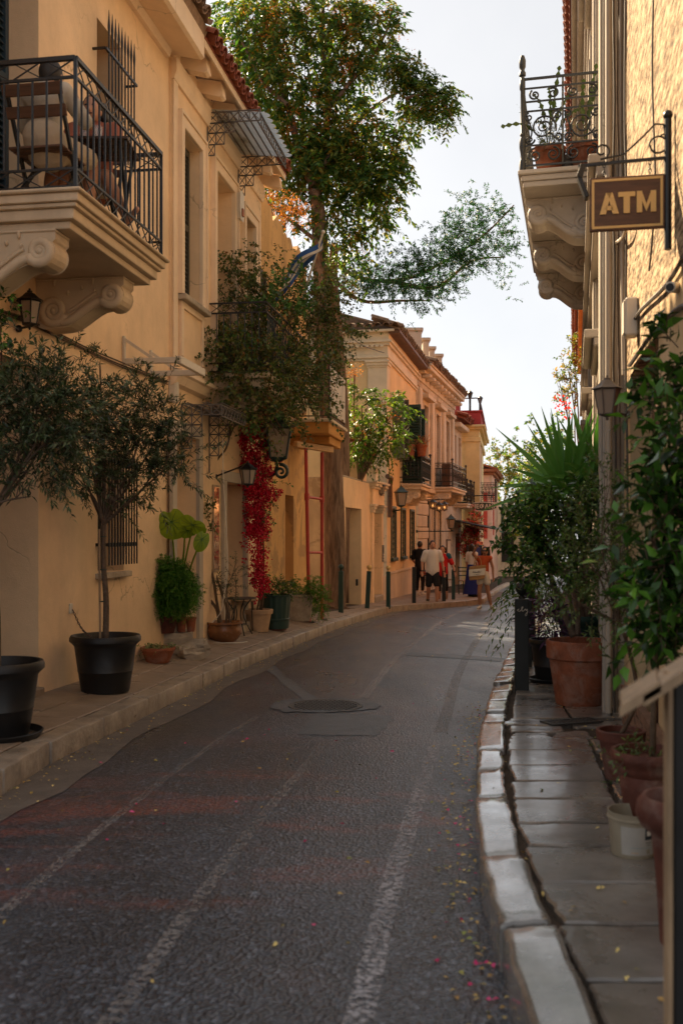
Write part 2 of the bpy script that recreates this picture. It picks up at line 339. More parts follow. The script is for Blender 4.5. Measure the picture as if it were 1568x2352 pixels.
# ================================================================ ground
def asphalt():
    n = N('asphalt'); P = n.geo.outputs['Position']
    v = n.new('ShaderNodeTexVoronoi'); v.inputs['Scale'].default_value = 68; n.L(P, v.inputs['Vector'])
    agg = n.ramp(v.outputs['Color'], [(0, (.005, .007, .011)), (.45, (.021, .028, .040)), (.8, (.065, .080, .105)), (1, (.19, .22, .27))])
    big = n.ramp(n.noise(.9, 6, .6), [(.3, .62), (.7, 1.25)]); c = n.mix(1.0, agg, big, 'MULTIPLY')
    wear = n.ramp(n.noise(1.2, 5, .6, n.pos((1.6, .35, 1))), [(.48, 0), (.72, 1)]); c = n.mix(n.math('MULTIPLY', wear, .4), c, (.062, .074, .090))
    # worn red paint, once sprayed across the near lane
    d = n.new('ShaderNodeVectorMath', operation='DISTANCE'); n.L(n.pos((.62, .8, 0)), d.inputs[0]); d.inputs[1].default_value = (-.75*.62, 4.9*.8, 0)
    near = n.ramp(d.outputs['Value'], [(.0, 1), (.9, .9), (1.0, .0)])
    red = n.math('MULTIPLY', n.ramp(n.noise(1.5, 6, .65, n.pos((.55, 1.7, 1)), dist=.5), [(.50, 0), (.62, 1)]), near)
    red = n.math('MULTIPLY', red, n.ramp(n.noise(38, 5, .8), [(.42, .05), (.58, 1)]))
    c = n.mix(n.math('MULTIPLY', red, .75), c, (.25, .058, .038))
    red2 = n.math('MULTIPLY', n.ramp(n.noise(.8, 6, .65, n.pos((.7, 1.2, 1)), dist=.4), [(.55, 0), (.68, 1)]), n.ramp(n.noise(60, 2), [(.35, .2), (.6, 1)]))
    c = n.mix(n.math('MULTIPLY', red2, .3), c, (.20, .085, .075))
    wv = n.new('ShaderNodeVectorMath', operation='ADD'); n.L(P, wv.inputs[0]); n.L(n.noise(1.1, 5, .65, out=1), wv.inputs[1])
    vo = n.new('ShaderNodeTexVoronoi'); vo.feature = 'DISTANCE_TO_EDGE'; vo.inputs['Scale'].default_value = .42; n.L(wv.outputs[0], vo.inputs['Vector'])
    crk = n.math('MULTIPLY', n.ramp(vo.outputs['Distance'], [(.0, 1), (.006, 0)]), n.ramp(n.noise(.5, 3), [(.46, 0), (.55, 1)])); c = n.mix(n.math('MULTIPLY', crk, .8), c, (.006, .006, .006))
    oil = n.ramp(n.noise(1.9, 4, .5, dist=.7), [(.64, 0), (.72, .55)]); c = n.mix(oil, c, (.012, .012, .013))
    h = n.math('ADD', v.outputs['Distance'], n.math('MULTIPLY', n.noise(26, 4), .5)); n.bump(h, .6, .008)
    r = n.ramp(n.noise(1.3, 5, .6, n.pos((1.4, .4, 1))), [(.3, .24), (.7, .46)]); return n.set(c, r, spec=.75)
ASPH = asphalt()
CONC = rough_stone('gutter_concrete', (.14, .115, .095), .35, 5, .4, .75, .4, 60)
PATCH = rough_stone('patch_asphalt', (.092, .105, .122), .35, 8, .3, .5, .5, 90)
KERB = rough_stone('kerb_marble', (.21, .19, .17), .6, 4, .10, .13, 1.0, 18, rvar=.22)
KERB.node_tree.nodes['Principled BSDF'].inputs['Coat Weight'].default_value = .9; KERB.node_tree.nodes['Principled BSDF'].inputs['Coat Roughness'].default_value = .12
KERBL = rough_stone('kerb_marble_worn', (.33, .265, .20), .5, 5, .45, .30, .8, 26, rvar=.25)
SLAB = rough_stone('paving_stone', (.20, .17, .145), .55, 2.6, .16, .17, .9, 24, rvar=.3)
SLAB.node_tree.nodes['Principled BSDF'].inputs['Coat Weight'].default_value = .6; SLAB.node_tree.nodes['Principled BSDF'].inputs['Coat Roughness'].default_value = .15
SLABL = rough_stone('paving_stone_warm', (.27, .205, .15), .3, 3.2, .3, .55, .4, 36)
MORTAR = rough_stone('mortar_earth', (.075, .055, .04), .5, 12, .9, .95, .2, 50)
IRON = rough_stone('cast_iron', (.06, .055, .05), .5, 25, .5, .5, .6, 80)
def worn_white(name, col, lo, hi, bsc=1.2):
    n = N(name); n.set(n.mix(n.noise(14, 4), mul(col, .75), mul(col, 1.1)), .6)
    f = n.math('MULTIPLY', n.ramp(n.noise(42, 5, .75), [(.46, 0), (.56, 1)]), n.ramp(n.noise(bsc, 5, .6), [(.25, lo), (.7, hi)]))
    tp = n.new('ShaderNodeBsdfTransparent'); mx = n.new('ShaderNodeMixShader'); n.L(f, mx.inputs[0]); n.L(tp.outputs[0], mx.inputs[1]); n.L(n.b.outputs[0], mx.inputs[2]); n.L(mx.outputs[0], n.out.inputs[0]); return n.m
LINE1 = worn_white('worn_line_paint', (.28, .255, .245), .25, .9); LINE2 = worn_white('worn_line_paint_bright', (.50, .48, .50), .25, .95)

kl = [gp(p, .12) for p in [(0, 1770), (95, 1713), (333, 1607), (547, 1512), (689, 1457.5), (774, 1427), (861, 1402), (906, 1391.5), (957, 1387.7), (1034, 1383), (1106, 1377.5), (1127, 1364.7), (1150, 1346.7), (1173, 1336.5)]]
KL = [(-10, -3.5), (2, -2.32)]+[(p.y, p.x) for p in kl]+[(70, 13.5), (90, 19)]
kr = [gp(p, .12) for p in [(1217, 2352), (1157, 2147), (1104, 1981), (1095, 1872), (1092, 1770), (1094, 1724), (1104, 1660), (1136, 1568), (1161, 1513), (1179, 1474)]]
KR = [(-10, -.6), (1, .42)]+[(p.y, p.x) for p in kr]+[(20, 3.85), (30, 6.4), (50, 11.6), (70, 17.2), (90, 23)]
def kerb_l(Y): return poly_at(KL, Y)
def kerb_r(Y): return poly_at(KR, Y)
def wall_l(Y):
    if Y < 20: return F1.X0+F1.k*Y
    if Y < 22.4: return lerp(F1.X0+F1.k*20, F4.X0+F4.k*22.4, (Y-20)/2.4)
    if Y < 34.3: return F4.X0+F4.k*Y
    if Y < 45.6: return F5.X0+F5.k*Y
    return poly_at([(45.6, 6.3), (55, 8), (70, 11)], Y)
def wall_r(Y): return FA.X0+FA.k*Y if Y < 7.6 else FR.X0+FR.k*Y
RISE = [(0, .02), (8, .04), (12, .12), (16, .15), (20, .14), (23, .07), (27, .02), (90, .02)]
def pav_l(X, Y):
    a, b = kerb_l(Y), wall_l(Y); t = min(1.3, max(0, (X-a)/(b-a) if abs(b-a) > 1e-4 else 0)); return road_z(Y)+.12+t*poly_at(RISE, Y)
def pav_r(X, Y): return road_z(Y)+.12
def gpl(p):                                                                    # pixel on the left pavement
    h = .12
    for _ in range(8): q = gp(p, h); h = pav_l(q.x, q.y)-road_z(q.y)
    return gp(p, h)
# the terrain, one sheet to the horizon
m = MB(); m.add([(-400, -60, road_z(-60)-.06), (400, -60, road_z(-60)-.06), (400, 420, road_z(420)-.06), (-400, 420, road_z(420)-.06)], [(0, 1, 2, 3)])
tag(build(m, 'ground', MORTAR), kind='structure')
Ys = np.concatenate([np.arange(-10, 2, 2), np.arange(2, 30, .5), np.arange(30, 88, 2)])
m = MB(); nX = 10
for Y in Ys:
    a, b = kerb_l(Y)-.12, kerb_r(Y)+.12
    for i in range(nX+1):
        t = i/nX; m.v.append((lerp(a, b, t), Y, road_z(Y)+.035*math.sin(PI*t)-.03))
m.f = [(j*(nX+1)+i, j*(nX+1)+i+1, (j+1)*(nX+1)+i+1, (j+1)*(nX+1)+i) for j in range(len(Ys)-1) for i in range(nX)]
road = tag(build(m, 'road', ASPH, smooth='all', origin=(0, 8, 0)), kind='structure')
def crown(X, Y):
    a, b = kerb_l(Y)-.12, kerb_r(Y)+.12; t = (X-a)/(b-a); return road_z(Y)+.035*math.sin(PI*min(1, max(0, t)))-.03
def strip(pts, wd, name, mat, lift=.004, taper=None):
    q = smooth_line([gp(p) for p in pts], 6); m = MB()
    for i, p in enumerate(q):
        t = (q[min(i+1, len(q)-1)]-q[max(i-1, 0)]).normalized(); nrm = Vector((t.y, -t.x, 0)).normalized()
        for sg in (-1, 0, 1):
            x = p+nrm*wd/2*sg; m.v.append((x.x, x.y, crown(x.x, x.y)+lift))
    m.f = [(3*i+k, 3*i+k+1, 3*i+4+k, 3*i+3+k) for i in range(len(q)-1) for k in (0, 1)]
    return build(m, name, mat, road)
strip([(-60, 2160), (0, 2105), (264, 1880), (483, 1715), (590, 1648)], .055, 'painted_line', LINE1)
strip([(200, 2425), (253, 2352), (494, 2017), (621, 1858), (752, 1703)], .062, 'painted_line', LINE1)
strip([(836, 1606), (921, 1505), (1035, 1415), (1097, 1396)], .085, 'painted_line', LINE2)
strip([(800, 2440), (820, 2352), (903, 2009), (943, 1883), (982, 1760), (1000, 1700)], .085, 'painted_line', LINE2)
strip([(1012, 1680), (1024, 1640), (1066, 1518), (1132, 1413), (1152, 1390)], .10, 'painted_line', LINE1)
def sheet(pts, name, mat, lift, parent=road, jag=.015):
    q = [gp(p) for p in pts]; o = []
    for i in range(len(q)):
        a, b = q[i], q[(i+1) % len(q)]
        for j in range(6): p = a.lerp(b, j/6)+Vector((random.uniform(-jag, jag), random.uniform(-jag, jag), 0)); o.append((p.x, p.y, crown(p.x, p.y)+lift))
    c = sum((Vector(p) for p in o), Vector())/len(o); m = MB(); m.v = o+[(c.x, c.y, crown(c.x, c.y)+lift)]
    m.f = [(i, (i+1) % len(o), len(o)) for i in range(len(o))]
    for f in m.f: pass
    me = build(m, name, mat, parent); return me
sheet([t7(190, 480), t7(265, 470), t7(300, 520), t7(485, 650), t7(400, 655), t7(250, 520)], 'trench_patch', PATCH, .003)
sheet([t7(225, 690), t7(300, 660), t7(480, 650), t7(700, 655), t7(820, 690), t7(800, 705), t7(560, 725), t7(300, 722)], 'manhole_surround', PATCH, .006, jag=.03)
sheet([t7(470, 728), t7(560, 729), t7(860, 735), t7(875, 760), t7(790, 843), t7(500, 845), t7(385, 838), t7(450, 760)], 'asphalt_patch', PATCH, .003, jag=.02)
sheet([t7(925, 418), t7(975, 408), t7(1460, 428), t7(1440, 446), t7(960, 426)], 'trench_patch', PATCH, .004)
# gutter strip along the left kerb
m = MB()
gy = np.arange(-6, 40, .4); 
for Y in gy:
    X = kerb_l(Y); wd = .30+.05*math.sin(Y*2.3)+random.uniform(-.02, .02)
    for t in (0, .5, 1): m.v.append((X+.01+wd*t, Y, crown(X+.01+wd*t, Y)+.003))
m.f = [(3*i+k, 3*i+k+1, 3*i+4+k, 3*i+3+k) for i in range(len(gy)-1) for k in (0, 1)]
build(m, 'gutter', CONC, road)
# manhole: frame, lid, raised cells
mc = gp(t7(525, 692)); mc.z = crown(mc.x, mc.y)
lid = MB().lathe(mc, [(0, .0), (.325, .0), (.325, .013), (.30, .013), (.298, .009), (0, .009)], 40); mh = build(lid, 'manhole_cover', IRON, origin=mc)
tag(mh, 'round cast iron manhole cover set in the patched asphalt', 'manhole cover')
cells = MB()
for i in range(-7, 8):
    for j in range(-7, 8):
        x, y = i*.04+(.02 if j % 2 else 0), j*.04
        if math.hypot(x, y) < .27: cells.para((mc.x+x-.014, mc.y+y-.013, mc.z+.008), (.028, 0, 0), (0, .026, 0), (0, 0, .009))
stuff(build(cells, 'raised_cells', IRON, mh))
# ---------------------------------------------------------------- kerbs and pavements
def stone(corners, z0, jit, name, mat, parent, bevel=.02, seg=2, drop=.15):
    """one stone from 4 top corners (any z), sides to z0 below; edges broken up"""
    c = [Vector(p) for p in corners]; m = MB(); nu, nv = 6, 7; top = []
    for j in range(nv+1):
        for i in range(nu+1):
            u, v = i/nu, j/nv; p = c[0]*(1-u)*(1-v)+c[1]*u*(1-v)+c[2]*u*v+c[3]*(1-u)*v
            ed = (i in (0, nu)) or (j in (0, nv)); k = jit if ed else 0
            top.append(p+Vector((random.uniform(-k, k), random.uniform(-k, k), random.uniform(-jit, jit)*.12)))
    loop = [i for i in range(nu+1)]+[(nu+1)*j+nu for j in range(1, nv+1)]+[(nu+1)*nv+i for i in range(nu-1, -1, -1)]+[(nu+1)*j for j in range(nv-1, 0, -1)]
    m.v = [tuple(p) for p in top]; m.f = [((nu+1)*j+i, (nu+1)*j+i+1, (nu+1)*(j+1)+i+1, (nu+1)*(j+1)+i) for j in range(nv) for i in range(nu)]
    b = len(m.v); m.v += [(top[i].x, top[i].y, top[i].z-drop) for i in loop]; L = len(loop)
    m.f += [(loop[i], b+i, b+(i+1) % L, loop[(i+1) % L]) for i in range(L)]
    me = build(m, name, mat, parent, bevel=0, smooth=False)
    if bevel:
        bm = bmesh.new(); bm.from_mesh(me.data); bmesh.ops.recalc_face_normals(bm, faces=bm.faces)
        es = [e for e in bm.edges if len(e.link_faces) == 2 and e.calc_face_angle(0) > .9]
        bmesh.ops.bevel(bm, geom=es, offset=bevel, segments=seg, affect='EDGES', profile=.5, clamp_overlap=True)
        bm.to_mesh(me.data); bm.free()
    me.data.polygons.foreach_set('use_smooth', [True]*len(me.data.polygons)); me.data.set_sharp_from_angle(angle=R(28)); return me
def pavement(name, ka, wb, zf, extra, drop=.012):
    m = MB(); ys = np.concatenate([np.arange(-10, 2, 2), np.arange(2, 35, .5), np.arange(35, 71, 2)])
    for Y in ys:
        a, b = ka(Y), wb(Y)
        for t in (0.05, .5, 1.0, 1.0): 
            X = lerp(a, b, t)+(extra if t == 1.0 and len(m.v) % 4 == 3 else 0); m.v.append((X, Y, zf(X, Y)-drop))
    m.f = [(4*i+k, 4*i+k+1, 4*i+5+k, 4*i+4+k) for i in range(len(ys)-1) for k in range(3)]
    return tag(build(m, name, MORTAR, smooth='all', origin=(0, 8, 0)), kind='structure')
pl = pavement('pavement_left', lambda Y: kerb_l(Y), wall_l, pav_l, -.35); pr = pavement('pavement_right', lambda Y: kerb_r(Y), wall_r, pav_r, .35, .03)
# left kerb: long worn stones
Y = 1.0; 
while Y < 48:
    L = random.uniform(.75, 1.05)*(1 if Y < 26 else 1.6); Y2 = Y+L; wd = .17
    P = []
    for yy, inn in ((Y+.006, 0), (Y2-.006, 0), (Y2-.006, 1), (Y+.006, 1)):
        X = kerb_l(yy); X2 = X-wd if abs(kerb_l(yy+.1)-kerb_l(yy-.1)) < .12 else X-wd; P.append((X2 if inn else X, yy, pav_l(X2 if inn else X, yy)+random.uniform(-.004, .004)))
    stone([P[3], P[0], P[1], P[2]], 0, .010, 'kerb_stone', KERBL, pl, .022, 2, .2); Y = Y2
# left paving slabs
def slab_row(Y0, Y1, t0, t1, step, parent, ka, wb, zf, mat, inset=.006, off=.0):
    Y = Y0
    while Y < Y1:
        L = step*random.uniform(.85, 1.15); Y2 = min(Y+L, Y1+.01); P = []
        for yy, t in ((Y+inset, t0), (Y2-inset, t0), (Y2-inset, t1), (Y+inset, t1)):
            a, b = ka(yy), wb(yy); X = lerp(a, b, t); X += inset*(1 if t == min(t0, t1) else -1)*(1 if b > a else -1); P.append((X, yy, zf(X, yy)+random.uniform(-.003, .003)))
        if (P[0][0]-P[3][0]) > 0: P = [P[3], P[0], P[1], P[2]]
        else: P = [P[0], P[3], P[2], P[1]]
        stone(P, 0, .004, 'paving_slab', mat, parent, .006, 1, .05); Y = Y2
for Yr in ((1.5, 20.0), (22.4, 34)):
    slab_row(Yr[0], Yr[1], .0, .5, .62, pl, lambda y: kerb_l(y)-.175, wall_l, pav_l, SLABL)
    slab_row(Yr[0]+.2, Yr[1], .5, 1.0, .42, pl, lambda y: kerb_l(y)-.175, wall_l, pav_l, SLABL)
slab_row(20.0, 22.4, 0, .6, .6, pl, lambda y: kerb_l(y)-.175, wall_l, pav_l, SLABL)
# right kerb: thick marble blocks, rounded and uneven
ky = [.4, 1.3, 2.2, 3.17, 3.95, 4.95, 5.56, 6.12, 7.2, 7.62]; 
while ky[-1] < 26: ky.append(ky[-1]+random.uniform(.42, .8))
for i, (a, b) in enumerate(zip(ky, ky[1:])):
    g = .014; dz = random.uniform(-.012, .018); P = []
    for yy, inn in ((a+g, 0), (a+g, 1), (b-g, 1), (b-g, 0)):
        X = kerb_r(yy)+(.165 if inn else 0)+random.uniform(-.014, .014); P.append((X, yy+random.uniform(-.012, .012), pav_r(X, yy)+.012+dz+random.uniform(-.012, .012)-(.0 if inn else .012)))
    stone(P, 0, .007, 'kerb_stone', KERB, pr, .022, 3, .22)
# right paving slabs
sy = [.6, 1.2, 1.75, 2.3, 2.78, 3.21, 3.63, 4.09, 4.45, 4.9, 5.28, 5.69, 6.13, 6.53]
def mid(Y): return 1.36+.168*(Y-4.97)
for a, b in zip(sy, sy[1:]):
    for lo, hi in ((lambda y: kerb_r(y)+.165+.014, lambda y: mid(y) if y > 4.0 else wall_r(y)), (mid, wall_r)):
        if lo is mid and a < 4.0: continue
        g = .012; P = [(lo(a+g)+random.uniform(0, .03), a+g, 0), (hi(a+g)-g, a+g, 0), (hi(b-g)-g, b-g, 0), (lo(b-g)+random.uniform(0, .03), b-g, 0)]
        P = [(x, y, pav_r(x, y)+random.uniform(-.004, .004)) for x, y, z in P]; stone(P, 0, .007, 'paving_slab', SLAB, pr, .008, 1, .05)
# broken stretch around the drain, then rough slabs behind
for (a, b, x0, x1, dz) in ((6.56, 6.74, .06, .33, -.006), (6.58, 6.86, .36, .62, -.01), (6.8, 7.02, .05, .42, .0), (7.06, 7.32, .03, .5, -.004), (7.06, 7.3, .52, .98, -.012), (6.6, 6.95, 1.0, 1.22, -.008)):
    P = []
    for yy, xx in ((a, x0), (a, x1), (b, x1), (b, x0)): X = kerb_r(yy)+.165+xx*.95+random.uniform(-.03, .03); P.append((X, yy+random.uniform(-.03, .03), pav_r(X, yy)+dz))
    stone(P, 0, .018, 'paving_slab', SLAB, pr, .008, 1, .05)
slab_row(7.36, 20, .165/.9+.02, .62, .6, pr, kerb_r, wall_r, pav_r, SLAB, .01); slab_row(7.4, 20, .62, 1.0, .55, pr, kerb_r, wall_r, pav_r, SLAB, .01)
# drain grate
g0 = gp(t4(590, 1710), .115); g1 = gp(t4(970, 1680), .115); t = (g1-g0).normalized(); nn = Vector((-t.y, t.x, 0))
dg = thing('drain_grate', 'small rusty slotted drain grate in the broken paving', 'drain', g0); L = (g1-g0).length
m = MB()
for k in (0, .15): m.para(g0+nn*k*1.0, t*L, nn*.02, Vector((0, 0, .012)))
for k in (0, L-.02): m.para(g0+t*k+nn*.02, t*.02, nn*.13, Vector((0, 0, .012)))
build(m, 'frame', IRON, dg)
for k in range(11): build(MB().para(g0+t*(.035+k*(L-.06)/11)+nn*.02, t*.014, nn*.13, Vector((0, 0, .009))), 'bar', IRON, dg)
# pipes lying along the foot of the right wall
for k, (a, b, r) in enumerate((((1450, 1640), (1545, 1725), .017), ((1456, 1668), (1545, 1752), .013))):
    A, B = gp(a, .135), gp(b, .135); tag(build(MB().tube([A, A.lerp(B, .5)+Vector((0, 0, .004)), B], r, 8), 'floor_pipe', (WHITEM, TERRA_L)[k], smooth=True),
        ('thin pale pipe running along the foot of the wall', 'narrow earth coloured pipe beside the pale pipe on the paving')[k], 'pipe')
A, B = gp(t4(980, 1520), .14), gp(t4(1045, 1595), .14); tag(build(MB().tube([A, B], .022, 10), 'loose_pipe', BLKPLAST, smooth=True), 'short black pipe end lying behind the big terracotta pot', 'pipe')
# ================================================================ architecture helpers
def wall_mb(F, s0, s1, z0, z1, holes, depth=.3, o=0.0, mb=None, top=None):
    """front skin with real openings and reveals; top = list of (s, z) for an uneven crest"""
    m = mb or MB(); hs_ = [h if len(h) > 4 else (*h, depth) for h in holes]
    S = sorted({s0, s1, *[x for h in hs_ for x in h[:2] if s0 < x < s1]}); Z = sorted({z0, z1, *[x for h in hs_ for x in h[2:4] if z0 < x < z1]})
    fl = F.side > 0
    def q(a, b, c, d): m.add([a, b, c, d], [(0, 1, 2, 3)])
    for a, b in zip(S, S[1:]):
        for c, d in zip(Z, Z[1:]):
            if any(h[0] <= (a+b)/2 <= h[1] and h[2] <= (c+d)/2 <= h[3] for h in hs_): continue
            q(F.W(a, o, c), F.W(b, o, c), F.W(b, o, d), F.W(a, o, d))
    for a, b, c, d, dp in hs_:
        i = o-dp
        q(F.W(a, o, c), F.W(a, i, c), F.W(a, i, d), F.W(a, o, d)); q(F.W(b, i, c), F.W(b, o, c), F.W(b, o, d), F.W(b, i, d))
        q(F.W(a, o, d), F.W(a, i, d), F.W(b, i, d), F.W(b, o, d)); q(F.W(a, i, c), F.W(a, o, c), F.W(b, o, c), F.W(b, i, c))
    return m
def frame_mb(F, a, b, c, d, wd, o0, o1, sill=False, mb=None):
    m = mb or MB(); m.fbox(F, a-wd, a, o0, o1, c, d+wd); m.fbox(F, b, b+wd, o0, o1, c, d+wd); m.fbox(F, a, b, o0, o1, d, d+wd)
    if sill: m.fbox(F, a-wd*1.2, b+wd*1.2, o0, o1+.05, c-.06, c)
    return m
def inst(me, name, parent, M):
    o = bpy.data.objects.new(name, me); COL.objects.link(o); o.parent = parent; o.matrix_basis = wmat(parent).inverted() @ M; return o
def mesh_of(mb, name, mat, smooth=False):
    me = bpy.data.meshes.new(name); me.from_pydata([tuple(v) for v in mb.v], [], mb.f); me.materials.append(mat)
    if smooth: me.polygons.foreach_set('use_smooth', [True]*len(me.polygons)); me.set_sharp_from_angle(angle=R(40))
    me.update(); return me
def shutter(F, a, b, c, d, o0, o1, mat, parent, slats=True, step=.055, name='shutter'):
    """louvred leaf on the plane: stiles, rails and separate slats"""
    m = MB(); st = .055; m.fbox(F, a, a+st, o0, o1, c, d); m.fbox(F, b-st, b, o0, o1, c, d)
    for z in (c, (c+d)/2-.04, d-.08): m.fbox(F, a+st, b-st, o0, o1, z, z+.08)
    m.fbox(F, a+st, b-st, o0+.002, o0+.006, c, d)
    sh = build(m, name, mat, parent)
    if slats:
        mo = (o0+o1)/2; L = b-a-2*st
        sm = mesh_of(MB().para((0, -.004, -.02), (L, 0, 0), (0, .008, 0), (0, 0, .045)), 'slat', mat)
        z = c+.12
        while z < d-.1:
            if abs(z-(c+d)/2) > .07:
                M = Matrix.Translation(F.W(a+st, mo, z)) @ Matrix.Rotation(F.rot, 4, 'Z') @ Matrix.Rotation(R(-40*F.side), 4, 'X'); inst(sm, 'slat', sh, M)
            z += step
    return sh
def bars_between(parent, A, B, z0, z1, n, mat, name='baluster', wd=.013, ends=False, kind=None):
    bm_ = mesh_of(MB().box(-wd/2, wd/2, -wd/2, wd/2, 0, z1-z0) if not kind else kind, name, mat); out = []
    for i in range(0 if ends else 1, n+(1 if ends else 0)):
        p = Vector(A).lerp(Vector(B), i/n); out.append(inst(bm_, name, parent, Matrix.Translation((p.x, p.y, z0))))
    return out
def xband(A, B, z0, z1, n, wd=.008, mb=None):
    m = mb or MB(); A, B = Vector(A), Vector(B)
    for i in range(n):
        p, q = A.lerp(B, i/n), A.lerp(B, (i+1)/n)
        m.bar((p.x, p.y, z0), (q.x, q.y, z1), wd); m.bar((p.x, p.y, z1), (q.x, q.y, z0), wd*.9)
    return m
def spiral(c, u, v, r0, turns, a0=0.0, sgn=1, n=22, r1=.12):
    out = []
    for i in range(n+1):
        t = i/n; r = r0*(1-t*(1-r1)); a = a0+sgn*2*PI*turns*t; out.append(Vector(c)+Vector(u)*r*math.cos(a)+Vector(v)*r*math.sin(a))
    return out
UP = Vector((0, 0, 1))
def corbel(F, s0, wd, zt, ln, h, mat, parent, style=0):
    """scrolled stone console under a balcony"""
    r = h*.25; r2 = h*.34
    tip = (ln-r, -h*.30-r*.3); roo = (r2*1.15, -h+r2*1.02)
    P = [(0, 0), (ln, 0), (ln, -h*.16)]
    P += [(tip[0]+r*math.cos(a), tip[1]+r*math.sin(a)) for a in np.linspace(R(40), R(-130), 9)]
    x0, z0 = P[-1]
    for t in np.linspace(.15, 1, 7):
        e = t*t*(3-2*t); P.append((lerp(x0, roo[0]+r2*.5, t), lerp(z0+.0, -h*.98, e)))
    P += [(roo[0]-r2*.6, -h), (0, -h*.93)]
    body = MB().fprofile(F, [(o, zt+z) for o, z in P], s0, s0+wd)
    b = build(body, 'corbel', mat, parent, bevel=.008)
    m = MB(); s = s0-.004
    for (c, rr, sg, a0) in ((tip, r*.86, 1, R(200)), (roo, r2*.82, -1, R(-20))):
        m.tube(spiral(F.W(s, c[0], zt+c[1]), F.out, UP, rr, 2.3, a0, sg, 34), [.040, .018], 7)
        m.ball(F.W(s, c[0], zt+c[1]), (.03, .03, .03), 8, 6)
    a = [(tip[0]-r*.2, tip[1]+r*.95), (lerp(tip[0], roo[0], .4), lerp(tip[1], roo[1], .25)+r*.2), (roo[0]+r2*1.0, roo[1]+r2*.25), (roo[0]+r2*.3, roo[1]-r2*.8)]
    low = [(o, z+.035) for o, z in P[11:19]]; m.tube(smooth_line([F.W(s, o, zt+z) for o, z in low], 4), .036, 7); m.tube(smooth_line([F.W(s, o, zt+z+.075) for o, z in low[1:-1]], 4), .016, 6)
    for t in (.25, .5, .72):                                                      # little leaf relief
        p = F.W(s, lerp(roo[0], tip[0], t), zt-h*.26-.02*math.sin(t*9)); m.ball(p, (.012, .03, .02), 8, 5)
    for o in (.22*ln, .66*ln): m.ball(F.W(s, o, zt-h*.085), (.012, .03, .03), 9, 6)
    rl = build(m, 'scroll_relief', mat, b, smooth='all')
    n = MB().fbox(F, s0-.012, s0+wd+.012, 0, ln+.012, zt-h*.045, zt-.002); build(n, 'abacus', mat, b, bevel=.006)
    ax = F.e*(wd+.02)                                                             # volute rolls seen from the front
    for (c, rr) in ((tip, r*.95), (roo, r2*.6)):
        ring = [F.W(s0-.01, c[0]+rr*math.cos(a), zt+c[1]+rr*math.sin(a)) for a in np.linspace(0, 2*PI, 20, endpoint=False)]; build(MB().prism(ring, ax), 'volute', mat, b, smooth=True)
    return b
def cyl_mesh(r, L, n=12, half=False, t=.015):
    """roof tile: half-round shell along local x"""
    m = MB(); k = 8; vs = []
    for x, rr in ((0, r*1.08), (L, r*.9)):
        for R_ in (rr, rr-t): vs += [Vector((x, R_*math.cos(PI*j/k), R_*math.sin(PI*j/k))) for j in range(k+1)]
    n1 = k+1; o0, i0, o1, i1 = 0, n1, 2*n1, 3*n1; fs = []
    for j in range(k): fs += [(o0+j, o0+j+1, o1+j+1, o1+j), (i0+j, i1+j, i1+j+1, i0+j+1), (o0+j, i0+j, i0+j+1, o0+j+1), (o1+j, o1+j+1, i1+j+1, i1+j)]
    fs += [(o0, o1, i1, i0), (o0+k, i0+k, i1+k, o1+k)]; return m.add(vs, fs)
def eave_tiles(F, s0, s1, o, z, pitch, parent, mat, step=.23, r=.085, L=.5, rows=1, jit=.012):
    """individual cover and pan tiles at an eave that climbs into the roof"""
    cov = mesh_of(cyl_mesh(r, L), 'roof_tile', mat, True); n = int((s1-s0)/step); rng = random.Random(3)
    inn = (-F.out*math.cos(pitch)+UP*math.sin(pitch)).normalized(); sd = F.e; nz = inn.cross(sd).normalized()
    if nz.z < 0: sd = -sd; nz = inn.cross(sd).normalized()
    B = Matrix((inn, sd, nz)).transposed().to_4x4(); Fl = Matrix.Rotation(PI, 4, 'X')
    for j in range(rows):
        for i in range(n):
            b = F.W(s0+(i+.5)*step, o, z)+inn*(j*(L-.08)+rng.uniform(-jit, jit))+nz*(rng.uniform(-.4, .6)*jit+.02*0)
            inst(cov, 'roof_tile', parent, Matrix.Translation(b+nz*.02) @ B)
            inst(cov, 'roof_tile', parent, Matrix.Translation(b+F.e*step/2+nz*.045) @ B @ Fl)
def quadsheet(name, mat, parent, *pts, th=.03):
    P = [Vector(p) for p in pts]; nrm = (P[1]-P[0]).cross(P[2]-P[0]).normalized()
    if nrm.z > 0: nrm = -nrm
    return build(MB().prism(P, nrm*th), name, mat, parent)
